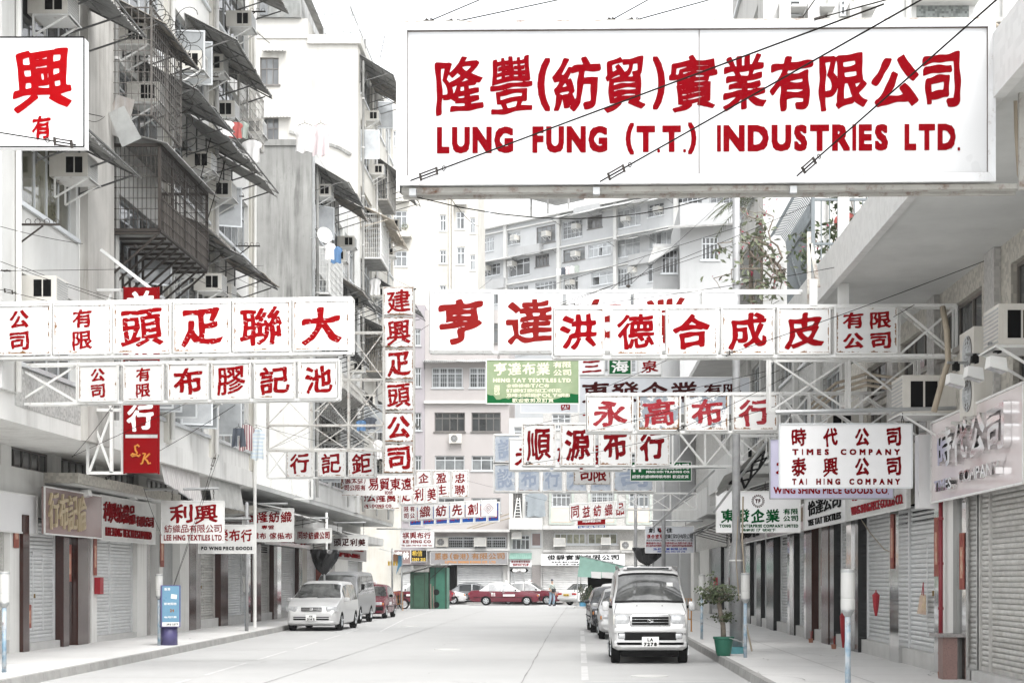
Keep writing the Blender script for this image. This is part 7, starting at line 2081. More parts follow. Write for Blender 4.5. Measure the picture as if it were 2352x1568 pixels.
def tf_extra(t, fn, W, pn):
 mb = MB(); cx, cy = 1741, -1150
 def ring(r, w, teeth=0):
  n = 36
  for i in range(n):
   a, b = 2 * math.pi * i / n, 2 * math.pi * (i + 1) / n
   ro = r + (w if not teeth or i % 2 == 0 else w * .3)
   mb.add([fn(cx + r * math.cos(a), cy + r * math.sin(a)), fn(cx + ro * math.cos(a), cy + ro * math.sin(a)), fn(cx + ro * math.cos(b), cy + ro * math.sin(b)), fn(cx + r * math.cos(b), cy + r * math.sin(b))], [(0, 1, 2, 3)])
 ring(13, 2.0, 1); ring(10.5, 1.2)
 put_line(mb, 'TF', fn, cx - 7, cy - 5, 13, 10, 'bold', 30)
 mb.build('emblem', 'black_br', pn)
plate_sign(100, 1645, 1128, 1838, 1222, [('東發企業', 1655, 1168, 1792, 1200, 'heavy', 'green_p'), ('有限', 1798, 1167, 1834, 1181, 'brush', 'green_p'), ('公司', 1798, 1183, 1834, 1197, 'brush', 'green_p'),
   ('TONG FAT ENTERPRISE COMPANY LIMITED', 1652, 1203, 1834, 1211, 'bold', 'green_p'), ('鴨寮街 17 號地下', 1703, 1213, 1782, 1220, 'brush', 'green_p')],
           'white hanging board with green writing and a round toothed emblem', 'white_clean', th=.06, hang=[(1672, 1105), (1758, 1105), (1815, 1105)], extra=tf_extra, res=40)
def uj_extra(t, fn, W, pn):
 mb = MB()
 for k, (m_, dx) in enumerate((('black_p', 0), ('red', 4))):
  mb = MB(); pts = [(1512 + dx, -1212), (1512 + dx, -1218), (1516 + dx, -1221), (1521 + dx, -1217), (1524 + dx, -1211)]
  mb.tube([fn(x, y, .01) for x, y in pts], .035, 5); mb.build('emblem', m_, pn)
plate_sign(60, 1482, 1208, 1594, 1269, [('創', 1489, 1211, 1504, 1223, 'brush', 'black_p'), ('佳', 1530, 1211, 1545, 1223, 'brush', 'black_p'), ('復合塗層', 1485, 1226, 1524, 1236, 'brush', 'red'), ('塑業(深圳)有限公司', 1526, 1226, 1591, 1236, 'sans', 'black_p'),
   ('UPDATE BONDING & COATING FABRICS (SHENZHEN) CO. LTD.', 1484, 1238, 1591, 1242, 'sans', 'black_p'), ('專業織布:復合布·塗膠布·防水透氣布·防潑水', 1484, 1244, 1591, 1249, 'sans', 'red'), ('防油布·防靜電·防紫外線·阻燃·留香·固色', 1484, 1250, 1591, 1255, 'sans', 'red'),
   ('泓松實業有限公司', 1500, 1257, 1578, 1263, 'brush', 'blue_p'), ('INDUSTRIAL (H.K.) CO. LTD.', 1510, 1264, 1575, 1268, 'bold', 'blue_p')],
           'grey hanging board crowded with red, black and blue print near the right poles', 'banner', extra=uj_extra, hang=[(1500, 1195), (1575, 1195)], tube=(1490, 1195, 1615, 1196), res=22)
def interp(tab, x):
 for (a, va), (b, vb) in zip(tab, tab[1:]):
  if a <= x <= b:
   t = (x - a) / (b - a) if b > a else 0
   return va + (vb - va) * t
 return tab[0][1] if x < tab[0][0] else tab[-1][1]
class CarShape:
 """lofted body: x runs from the nose (0) to the tail (L), y across, z up"""
 def __init__(s, L, W, top, belt, bottom, plan, roofw, ztum=0.0, N=64):
  s.L, s.W = L, W
  s.top, s.belt, s.bottom, s.plan, s.roofw = top, belt, bottom, plan, roofw
  xs = set(np.linspace(0, L, N).tolist())
  for tb in (top, belt, bottom, plan, roofw):
   for a, _ in tb: xs.add(float(a))
  s.xs = []
  for x in sorted(xs):
   if not s.xs or x - s.xs[-1] > .008: s.xs.append(x)
  if s.xs[-1] < L - 1e-6: s.xs[-1] = L
 def section(s, x):
  zt, zb, z0 = interp(s.top, x), interp(s.belt, x), interp(s.bottom, x)
  hw = s.W / 2 * interp(s.plan, x); rw = s.W / 2 * interp(s.roofw, x) * interp(s.plan, x)
  zb = min(zb, zt - .02)
  g = zt - zb
  k = min(1.0, g / .35)
  rwx = hw * .97 * (1 - k) + rw * k
  pts = [(0, z0), (hw * .86, z0), (hw * .97, z0 + .05), (hw * 1.0, z0 + (zb - z0) * .35), (hw * 1.0, z0 + (zb - z0) * .62), (hw * .985, zb - .03),
               (hw * .965, zb), (hw * .965 + (rwx - hw * .965) * .85, zb + g * .82), (rwx * .95, zb + g * .945), (rwx * .80, zt - .006), (rwx * .45, zt + .012 * k), (0, zt + .018 * k)]
  return pts
 K = 12
 def grid(s, off=0.0):
  rows = []
  for x in s.xs:
   h = s.section(x)
   rows.append([(x, y, z) for y, z in h] + [(x, -y, z) for y, z in h[-2:0:-1]])
  return rows
 def patch(s, name, m, parent, sel, off, smooth=True, side=0):
  if name == 'side_window' and side == 0:
   s.patch(name, m, parent, sel, off, smooth, 1); return s.patch(name, m, parent, sel, off, smooth, -1)
  """a piece of the skin picked by sel(x_mid, k), pushed outwards by off"""
  rows = s.grid(); n = len(rows[0]); mb = MB()
  for i in range(len(rows) - 1):
   xm = (rows[i][0][0] + rows[i + 1][0][0]) / 2
   for k in range(n):
    kk = k if k < s.K - 1 else (n - 1 - k)
    if side and (k < s.K - 1) != (side > 0): continue
    if sel(xm, kk):
     a, b, c, d = rows[i][k], rows[i][(k + 1) % n], rows[i + 1][(k + 1) % n], rows[i + 1][k]
     mb.add([a, b, c, d], [(0, 1, 2, 3)])
  if not mb.f: return None
  me = bpy.data.meshes.new(name); me.from_pydata(mb.v, [], mb.f)
  bm = bmesh.new(); bm.from_mesh(me); bmesh.ops.remove_doubles(bm, verts=bm.verts, dist=1e-5)
  bmesh.ops.recalc_face_normals(bm, faces=bm.faces)
  cen = Vector((s.L / 2, 0, .7)); 
  for v in bm.verts: v.normal_update()
  mv = []
  for v in bm.verts:
   n_ = v.normal
   w = v.co - Vector((min(max(v.co.x, .8), s.L - .8), 0, .9))
   if n_.dot(w) < 0: n_ = -n_
   mv.append(v.co + n_ * off)
  for v, c in zip(bm.verts, mv): v.co = c
  bm.to_mesh(me); bm.free()
  me.materials.append(M[m])
  if smooth: me.polygons.foreach_set('use_smooth', [True] * len(me.polygons))
  o = bpy.data.objects.new(name, me); COL.objects.link(o); o.parent = parent
  return o
 def body(s, name, m, parent, arches):
  rows = s.grid(); n = len(rows[0]); mb = MB()
  vs = [p for r_ in rows for p in r_]
  fs = []
  for i in range(len(rows) - 1):
   for k in range(n):
    a, b = i * n + k, i * n + (k + 1) % n
    fs.append((a, b, b + n, a + n))
  fs.append(tuple(range(n))[::-1]); fs.append(tuple((len(rows) - 1) * n + k for k in range(n)))
  me = bpy.data.meshes.new(name); me.from_pydata(vs, [], fs); 
  bm = bmesh.new(); bm.from_mesh(me); bmesh.ops.recalc_face_normals(bm, faces=bm.faces); bm.to_mesh(me); bm.free()
  me.materials.append(M[m])
  o = bpy.data.objects.new(name, me); COL.objects.link(o)
  cut = MB()
  for ax, rr in arches:
   cut.disc((ax, 0, rr - .03), (0, 1, 0), rr + .05, s.W * 1.4, 28)
  cm = bpy.data.meshes.new('cut'); cm.from_pydata(cut.v, [], cut.f); cm.materials.append(M['plastic_bk'])
  bm = bmesh.new(); bm.from_mesh(cm); bmesh.ops.recalc_face_normals(bm, faces=bm.faces); bm.to_mesh(cm); bm.free()
  co = bpy.data.objects.new('cut', cm); COL.objects.link(co)
  md = o.modifiers.new('b', 'BOOLEAN'); md.operation = 'DIFFERENCE'; md.object = co; md.solver = 'EXACT'
  dg = bpy.context.evaluated_depsgraph_get()
  new = bpy.data.meshes.new_from_object(o.evaluated_get(dg))
  bpy.data.objects.remove(co); bpy.data.objects.remove(o)
  new.name = name
  sm = [True] * len(new.polygons)
  new.polygons.foreach_set('use_smooth', sm)
  o = bpy.data.objects.new(name, new); COL.objects.link(o); o.parent = parent
  try: new.set_sharp_from_angle(angle=R(38))
  except Exception: pass
  return o
def wheel(parent, x, y, r, w, side, rimm='alu', hub=5):
 t = MB(); prof = [(-w / 2, r * .80), (-w / 2, r * .94), (-w * .38, r), (w * .38, r), (w / 2, r * .94), (w / 2, r * .62)]
 n = 28; vs = []
 for yy, rr in prof:
  for k in range(n): a = 2 * math.pi * k / n; vs.append((x + rr * math.cos(a), y + yy * side, r + rr * math.sin(a)))
 fs = []
 for i in range(len(prof) - 1):
  for k in range(n): a = i * n + k; b = i * n + (k + 1) % n; fs.append((a, b, b + n, a + n))
 t.add(vs, fs)
 o = t.build('wheel', 'tyre', parent)
 m = MB(); yo = y + side * (w / 2 - .03)
 m.disc((x, yo, r), (0, 1, 0), r * .64, .02, 24)
 for k in range(hub):
  a = 2 * math.pi * k / hub + .3
  m.bar((x, yo + side * .025, r), (x + r * .58 * math.cos(a), yo + side * .02, r + r * .58 * math.sin(a)), r * .20, .02)
 m.disc((x, yo + side * .02, r), (0, 1, 0), r * .18, .04, 12)
 rm = m.build('rim', rimm, o)
 m = MB()
 for k in range(hub):
  a = 2 * math.pi * (k + .5) / hub + .3; m.disc((x + r * .42 * math.cos(a), yo + side * .012, r + r * .42 * math.sin(a)), (0, 1, 0), r * .10, .004, 8)
 m.build('rim_hole', 'plastic_bk', o)
 return o
def rbox(name, m, parent, x, y, z, dx, dy, dz, bev=.02, seg=2):
 mb = bmesh.new(); bmesh.ops.create_cube(mb, size=1.0)
 for v in mb.verts: v.co = Vector((v.co.x * dx, v.co.y * dy, v.co.z * dz))
 bmesh.ops.bevel(mb, geom=list(mb.edges), offset=min(bev, dx * .45, dy * .45, dz * .45), segments=seg, affect='EDGES', profile=.6)
 me = bpy.data.meshes.new(name); mb.to_mesh(me); mb.free(); me.materials.append(M[m])
 me.polygons.foreach_set('use_smooth', [True] * len(me.polygons))
 try: me.set_sharp_from_angle(angle=R(50))
 except Exception: pass
 o = bpy.data.objects.new(name, me); COL.objects.link(o); o.parent = parent; o.location = (x, y, z)
 return o
def plate(parent, x, z, l1, l2, w=.28, h=.20, m='white_p', lm='black_p', face=-1):
 rbox('number_plate', m, parent, x, 0, z, .015, w, h, .004)
 mb = MB(); 
 sg = -1 if face < 0 else 1
 fn = lambda u, v, d=0: (x + face * .010, sg * u, z + v)
 if l2:
  put_line(mb, l1, fn, -w * .18, h * .04, w * .36, h * .36, 'bold', 24); put_line(mb, l2, fn, -w * .40, -h * .42, w * .80, h * .38, 'bold', 24)
 else: put_line(mb, l1, fn, -w * .44, -h * .3, w * .88, h * .6, 'bold', 24)
 mb.build('lettering', lm, parent)
def finish(t, x, y, heading):
 """heading 0: nose towards the camera (-Y)"""
 t.rotation_euler = (0, 0, R(90) + heading)
 t.location = (x, y, 0)
def generic_lights(t, S, x, z, yoff, dy, dz, m='lamp_lens', name='headlight'):
 for sg in (-1, 1): rbox(name, m, t, x, sg * yoff, z, .10, dy, dz, .03)
def microvan():
 t = thing('parked_van', (0, 0, 0), 'silver microvan parked nose-on on the right, nearest vehicle', 'van')
 L, W = 3.75, 1.52
 S = CarShape(L, W,
  top=[(0, .56), (.03, .72), (.10, .90), (.22, 1.04), (.50, 1.17), (.56, 1.19), (.98, 1.70), (1.08, 1.78), (1.25, 1.84), (2.2, 1.90), (3.4, 1.88), (3.62, 1.78), (3.74, 1.0), (3.75, .8)],
  belt=[(0, .52), (.22, 1.0), (.6, 1.08), (3.6, 1.10), (3.75, .75)],
  bottom=[(0, .33), (.1, .27), (.5, .26), (3.4, .26), (3.75, .34)],
  plan=[(0, .86), (.05, .93), (.15, .975), (.4, 1.0), (3.4, 1.0), (3.65, .96), (3.75, .90)],
  roofw=[(0, .93), (.5, .93), (1.0, .83), (2, .85), (3.75, .85)])
 S.body('body', 'silver_car', t, [(.62, .28), (3.05, .28)])
 S.patch('windscreen', 'van_glass', t, lambda x, k: .60 < x < 1.02 and k in (8, 9, 10), .006)
 S.patch('windscreen_edge', 'plastic_bk', t, lambda x, k: .565 < x < 1.06 and k in (8, 9, 10), .0035)
 for a, b in ((.95, 1.75), (1.83, 2.75), (2.83, 3.5)):
  S.patch('side_window', 'car_glass', t, lambda x, k, a=a, b=b: a < x < b and k == 6, .006)
 rbox('roof_visor', 'silver_car', t, 1.32, 0, 1.875, .26, 1.0, .07, .03); rbox('roof_window', 'car_glass', t, 1.215, 0, 1.872, .06, .86, .05, .02)
 for sg in (-1, 1): 
  mb = MB(); mb.tube([(1.25, sg * .58, 1.84), (1.4, sg * .60, 1.90), (3.2, sg * .60, 1.93), (3.4, sg * .58, 1.86)], .018, 6); mb.build('roof_rail', 'alu_dark', t)
 for sg in (-1, 1):
  rbox('headlight', 'lamp_lens', t, .115, sg * .545, .855, .13, .29, .215, .045)
  rbox('indicator', 'lamp_pale', t, .17, sg * .70, .86, .12, .05, .19, .02)
  rbox('fog_lamp_bezel', 'plastic_bk', t, .022, sg * .55, .55, .05, .17, .13, .03); rbox('fog_lamp', 'lamp_lens', t, -.002, sg * .555, .55, .03, .125, .10, .025)
  rbox('mirror', 'silver_car', t, .78, sg * .86, 1.12, .10, .14, .19, .04); mb = MB(); mb.bar((.74, sg * .74, 1.10), (.78, sg * .82, 1.12), .05); mb.build('mirror_arm', 'plastic_bk', t)
 rbox('grille_surround', 'chrome_soft', t, .075, 0, .845, .10, .80, .235, .03)
 rbox('grille', 'plastic_bk', t, .040, 0, .845, .06, .72, .165, .02)
 for z in (.815, .875): rbox('grille_bar', 'chrome_soft', t, .010, 0, z, .02, .72, .008, .003)
 mb = MB(); 
 mb.tube([(.0, .055 * math.cos(a * .3927), .845 + .032 * math.sin(a * .3927)) for a in range(17)], .006, 5); mb.bar((0, -.03, .835), (0, .03, .86), .012); mb.build('badge', 'chrome', t)
 rbox('bumper', 'silver_car', t, .055, 0, .655, .10, 1.42, .11, .04)
 rbox('bumper_lower', 'silver_car', t, .06, 0, .40, .12, 1.42, .15, .05)
 rbox('air_intake', 'plastic_bk', t, .018, 0, .545, .06, 1.02, .16, .02)
 for z in (.525, .57): rbox('intake_bar', 'chrome_soft', t, -.002, 0, z, .012, .92, .012, .004)
 rbox('underbody', 'plastic_bk', t, 1.95, 0, .22, 3.4, 1.14, .16, .03)  # black underbody, shaped low to deepen the shade beneath the van
 plate(t, -.012, .435, 'LA', '7278', .33, .20)
 mb = MB()
 for y0, y1 in ((.55, -.02), (.02, -.52)):
  mb.tube([(.60, y0, 1.225), (.66, (y0 + y1) / 2, 1.29), (.635, y1, 1.27)], .009, 5)
 mb.build('wiper', 'plastic_bk', t)
 mb = MB()
 for y in (-.25, .25): mb.disc((.38, y, 1.135), (0, 0, 1), .012, .012, 6)
 mb.build('washer_jet', 'plastic_bk', t)
 for x in (.62, 3.05):
  for sg in (-1, 1): wheel(t, x, sg * .665, .285, .18, sg)
 mb = MB()
 for sg in (-1, 1): mb.bar((.145, sg * .70, 1.0), (.50, sg * .655, 1.165), .008, .012); mb.bar((.10, sg * .35, .965), (.10, sg * .70, .965), .008, .010)
 mb.bar((.13, -.70, .985), (.13, .70, .985), .006, .010); mb.build('bonnet_gap', 'plastic_bk', t)
 rbox('permit', 'white_p', t, .83, -.42, 1.545, .02, .12, .09, .003)
 finish(t, 1.39, 31.4, 0)
M['van_glass'] = mat('van windscreen', (0.035, 0.037, 0.037), 0.04, var=0.6, vs=3.0, col2=(0.12, 0.123, 0.12), spec=1.0, flat=True)
M['chrome_soft'] = mat('dull chrome', (0.6, 0.6, 0.6), 0.25, 0.9, var=0)
M['lamp_pale'] = mat('clear lens', (0.66, 0.64, 0.60), 0.1, 0.1, var=0.05)
microvan()
def mpv():
 t = thing('parked_car', (0, 0, 0), 'silver people carrier parked nose-on at the left kerb', 'car', 'cars parked nose-on along the kerbs')
 L, W = 4.5, 1.70
 S = CarShape(L, W,
  top=[(0, .50), (.05, .66), (.2, .80), (.5, .92), (.95, 1.01), (1.0, 1.02), (1.85, 1.50), (2.05, 1.56), (2.6, 1.60), (3.8, 1.58), (4.25, 1.45), (4.45, .95), (4.5, .7)],
  belt=[(0, .46), (.5, .86), (1.0, .94), (4.2, .98), (4.5, .65)],
  bottom=[(0, .24), (.2, .18), (4.2, .2), (4.5, .35)],
  plan=[(0, .80), (.08, .90), (.25, .97), (.6, 1.0), (4.0, 1.0), (4.4, .95), (4.5, .88)],
  roofw=[(0, .93), (1.0, .9), (2.0, .76), (4.5, .80)])
 S.body('body', 'silver_car', t, [(.85, .30), (3.55, .30)])
 S.patch('windscreen', 'van_glass', t, lambda x, k: 1.06 < x < 1.88 and k in (8, 9, 10), .006)
 for a, b in ((1.55, 2.3), (2.38, 3.2), (3.28, 4.0)): S.patch('side_window', 'car_glass', t, lambda x, k, a=a, b=b: a < x < b and k == 6, .006)
 for sg in (-1, 1):
  o = rbox('headlight', 'lamp_lens', t, .20, sg * .62, .70, .30, .36, .17, .06); o.rotation_euler = (0, 0, sg * -.35)
  rbox('mirror', 'silver_car', t, 1.28, sg * .93, 1.0, .12, .20, .13, .05); rbox('fog_lamp', 'lamp_lens', t, .07, sg * .62, .37, .06, .12, .06, .02)
 rbox('grille', 'plastic_bk', t, .055, 0, .70, .07, .66, .13, .02)
 for z in (.655, .70, .745): rbox('grille_bar', 'chrome_soft', t, .018, 0, z, .02, .66, .022, .006)
 rbox('badge', 'chrome', t, .010, 0, .70, .02, .10, .07, .02)
 rbox('air_intake', 'plastic_bk', t, .012, 0, .41, .06, 1.15, .11, .02)
 rbox('intake_bar', 'silver_car', t, -.012, 0, .42, .03, 1.15, .025, .01)
 rbox('lip', 'silver_car', t, .06, 0, .285, .14, 1.46, .08, .03)
 plate(t, -.035, .43, 'HX', '2162', .33, .20)
 mb = MB(); mb.tube([(1.04, .6, 1.055), (1.10, 0, 1.10), (1.04, -.05, 1.07)], .008, 5); mb.tube([(1.04, 0, 1.06), (1.1, -.55, 1.09)], .008, 5); mb.build('wiper', 'plastic_bk', t)
 rbox('underbody', 'plastic_bk', t, 2.2, 0, .24, 3.8, 1.3, .14, .03)
 for x in (.85, 3.55):
  for sg in (-1, 1): wheel(t, x, sg * .755, .305, .19, sg)
 finish(t, -8.55, 51.4, R(-1.5))
mpv()
def minibus():
 t = thing('parked_van', (0, 0, 0), 'dark grey box van parked behind the silver people carrier', 'van', 'vans')
 L, W = 4.6, 1.69
 S = CarShape(L, W,
  top=[(0, .75), (.03, .95), (.10, 1.10), (.22, 1.20), (.70, 1.78), (.85, 1.88), (1.2, 1.94), (4.3, 1.94), (4.5, 1.85), (4.58, 1.0), (4.6, .8)],
  belt=[(0, .72), (.2, 1.08), (4.4, 1.12), (4.6, .8)], bottom=[(0, .34), (.2, .3), (4.4, .3), (4.6, .4)],
  plan=[(0, .90), (.06, .96), (.2, 1.0), (4.4, 1.0), (4.6, .93)], roofw=[(0, .93), (.8, .84), (4.6, .84)])
 S.body('body', 'mid_car', t, [(.75, .32), (3.3, .32)])
 S.patch('windscreen', 'van_glass', t, lambda x, k: .24 < x < .72 and k in (8, 9, 10), .006)
 for a, b in ((.65, 1.4), (1.5, 2.7), (2.8, 4.2)): S.patch('side_window', 'van_glass', t, lambda x, k, a=a, b=b: a < x < b and k == 6, .006)
 for sg in (-1, 1):
  rbox('headlight', 'lamp_lens', t, .03, sg * .60, .86, .06, .30, .15, .02); rbox('indicator', 'amber', t, .05, sg * .79, .86, .08, .07, .15, .02)
  mb = MB(); mb.tube([(.35, sg * .82, 1.15), (.2, sg * 1.0, 1.3), (.25, sg * 1.0, 1.45)], .012, 5); mb.build('mirror_arm', 'plastic_bk', t); rbox('mirror', 'plastic_bk', t, .25, sg * 1.0, 1.38, .06, .13, .22, .03)
 rbox('grille', 'plastic_bk', t, .01, 0, .86, .04, .84, .12, .02); rbox('bumper', 'plastic_bk', t, 0, 0, .56, .16, 1.62, .22, .05)
 rbox('underbody', 'plastic_bk', t, 2.2, 0, .36, 4, 1.3, .14, .03)
 for x in (.75, 3.3):
  for sg in (-1, 1): wheel(t, x, sg * .755, .33, .18, sg)
 finish(t, -9.05, 59.7, R(-1.5))
minibus()
def saloon(label, paint, roofpaint=None, L=4.55, W=1.69, H=1.44, taxi=False, cat='car', group=None, rim='alu', hub=5, front='lamp_lens', name='parked_car', trim='plastic_bk', rear_plate=None, front_plate=None, hatch=False):
 t = thing(name, (0, 0, 0), label, cat, group)
 k = H / 1.44
 if hatch: top = [(0, .46), (.06, .62), (.25, .74), (.7, .84), (1.15, .90), (1.2, .91), (1.95, 1.34), (2.2, 1.41), (2.7, 1.44), (3.5, 1.42), (4.1, 1.25), (4.45, .92), (L, .6)]
 else: top = [(0, .52), (.05, .68), (.22, .76), (.7, .85), (1.22, .91), (1.28, .92), (1.90, 1.33), (2.1, 1.41), (2.5, 1.44), (3.0, 1.42), (3.25, 1.36), (3.75, .98), (3.85, .95), (4.35, .92), (4.50, .84), (L, .60)]
 top = [(a * L / 4.55, b * k) for a, b in top]
 q = L / 4.55
 S = CarShape(L, W, top=top, belt=[(0, .48 * k), (.22, .72 * k), (1.2 * q, .86 * k), (3.85 * q, .90 * k), (L, .56 * k)],
  bottom=[(0, .26), (.2, .2), (L - .3, .22), (L, .36)], plan=[(0, .86), (.06, .93), (.2, .98), (.6, 1.0), (3.9 * q, 1.0), (4.4 * q, .95), (L, .88)],
  roofw=[(0, .95), (1.2 * q, .92), (2.1 * q, .76), (3.0 * q, .76), (3.9 * q, .9), (L, .95)])
 S.body('body', paint, t, [(.82 * q, .29), (3.42 * q, .29)])
 if roofpaint: S.patch('roof', roofpaint, t, lambda x, k_: 1.24 * q < x < 3.80 * q and k_ in (6, 7, 8, 9, 10), .003)
 S.patch('windscreen', 'van_glass', t, lambda x, k_: 1.32 * q < x < 1.94 * q and k_ in (8, 9, 10), .008)
 if not hatch: S.patch('rear_window', 'van_glass', t, lambda x, k_: 3.26 * q < x < 3.72 * q and k_ in (8, 9, 10), .008)
 else: S.patch('rear_window', 'van_glass', t, lambda x, k_: 3.7 * q < x < 4.3 * q and k_ in (8, 9, 10), .008)
 for a, b in ((1.62 * q, 2.36 * q), (2.46 * q, 3.28 * q)):
  S.patch('side_window', 'taxi_glass' if taxi else 'car_glass', t, lambda x, k_, a=a, b=b: a < x < b and k_ == 6, .008)
 for sg in (-1, 1):
  rbox('headlight', front, t, .07, sg * .58, .64 * k, .12, .30, .13, .03); rbox('indicator', 'amber', t, .12, sg * .77, .62 * k, .12, .06, .10, .02)
  rbox('tail_lamp', 'tail_red', t, L - .05, sg * .60, .72 * k, .10, .32, .13, .03)
  rbox('mirror', 'plastic_bk' if taxi else paint, t, 1.52 * q, sg * .92, .96 * k, .10, .17, .11, .04)
  for x in (2.3 * q, 3.1 * q): rbox('handle', 'plastic_bk' if not taxi else 'chrome_soft', t, x, sg * .845, .80 * k, .16, .02, .03, .008)
  mb = MB(); mb.bar((.45, sg * .848, .50 * k), (4.2 * q, sg * .848, .50 * k), .012, .03); mb.build('side_strip', trim, t)
  mb = MB()
  for x in (1.42 * q, 2.41 * q, 3.30 * q): mb.bar((x, sg * .8455, .28), (x, sg * .838, .84 * k), .006, .012)
  mb.build('door_gap', 'plastic_bk', t)
 rbox('grille', 'plastic_bk' if not taxi else 'chrome_soft', t, .03, 0, .64 * k, .06, .62, .11, .02)
 rbox('bumper', trim if taxi else paint, t, .04, 0, .44 * k, .14, W * .94, .17, .05); rbox('bumper', trim if taxi else paint, t, L - .04, 0, .46 * k, .14, W * .94, .17, .05)
 rbox('air_intake', 'plastic_bk', t, -.02, 0, .33 * k, .06, 1.0, .07, .015)
 rbox('underbody', 'plastic_bk', t, L / 2, 0, .26, L - .6, 1.3, .12, .03)
 if front_plate: plate(t, -.045, .45 * k, front_plate, None, .50, .11)
 if rear_plate: plate(t, L + .045, .66 * k, rear_plate, None, .48, .13, 'yellow', 'black_p', face=1)
 if taxi:
  rbox('roof_sign', 'white_p', t, 2.15 * q, 0, 1.50 * k, .14, .46, .13, .03)
  mb = MB(); put_line(mb, 'TAXI', lambda u, v, d=0: (2.15 * q - .075, -u, v), -.17, 1.46 * k, .34, .075, 'bold', 20); mb.build('lettering', 'red', t)
  for sg in (-1, 1):
   mb = MB(); 
   fn = lambda u, v, d=0, sg=sg: (2.95 * q + (u if sg < 0 else -u), sg * .8485, v)
   put_line(mb, '的士', fn, -.13, .68 * k, .26, .12, 'bold', 20); put_line(mb, 'TAXI', fn, -.14, .58 * k, .28, .07, 'bold', 16); mb.build('lettering', 'white_p', t)
   rbox('advert_strip', 'white_clean', t, 1.95 * q, sg * .846, .63 * k, .75, .006, .12, .002)
 for x in (.82 * q, 3.42 * q):
  for sg in (-1, 1): wheel(t, x, sg * .74, .30, .18, sg, rim, hub)
 return t
M['taxi_glass'] = mat('clear car glass', (0.30, 0.31, 0.31), 0.05, var=0.5, vs=2.5, col2=(0.5, 0.5, 0.5), spec=1.0)
M['taxi_red2'] = M['taxi_red']
c = saloon('red taxi parked nose-on behind the dark grey van', 'taxi_red', 'taxi_red', taxi=True, cat='taxi', group='taxis', name='taxi'); finish(c, -9.0, 67.5, R(-1))
c = saloon('silver saloon parked behind the microvan on the right', 'silver_car', H=1.40); finish(c, 1.38, 41.8 + 2.4, 0)
c = saloon('dark saloon squeezed behind the silver saloon on the right', 'black_car', H=1.42); finish(c, 1.22, 49.7, R(2))
c = saloon('red taxi with a white roof in the row on the right', 'taxi_red', 'white_car', taxi=True, cat='taxi', group='taxis', name='taxi', H=1.5); finish(c, 1.45, 55.0, 0)
def side_on(c, xnose, y, nose_right=True, ang=0):
 """car crossing the picture; xnose = world x of the nose"""
 c.rotation_euler = (0, 0, (R(180) if nose_right else 0) + ang); c.location = (xnose, y, 0)
c = saloon('red taxi with a white roof standing broadside in the middle of the far junction', 'taxi_red', 'white_car', taxi=True, cat='taxi', group='taxis', name='taxi', H=1.47, rim='alu', hub=6); side_on(c, (1240 - VX) / 35.8, F / 35.8, True)
c = saloon('red taxi with a white roof turned partly behind the broadside one', 'taxi_red', 'white_car', taxi=True, cat='taxi', group='taxis', name='taxi', H=1.5); side_on(c, (1290 - VX) / 35.2, F / 34.9, True, R(-12))
c = saloon('red taxi with a white roof half hidden by the green hut', 'taxi_red', 'white_car', taxi=True, cat='taxi', group='taxis', name='taxi', H=1.5); side_on(c, (880 - VX) / 35.8, F / 35.8, False)
c = saloon('silver hatchback showing right of the green hut', 'silver_car', H=1.48, hatch=True); side_on(c, (1072 - VX) / 34.6, F / 34.6, True)
c = saloon('dark saloon hidden behind the tail of the broadside taxi', 'grey_car', H=1.42); side_on(c, (1165 - VX) / 34.9, F / 34.2, True)
c = saloon('white saloon with a yellow rear plate beside the walking man', 'white_car', H=1.45, rear_plate='HK 88'); c.rotation_euler = (0, 0, R(228)); c.location = ((1303 - VX) / 36 + 3.0, F / 36 + 3.4, 0)
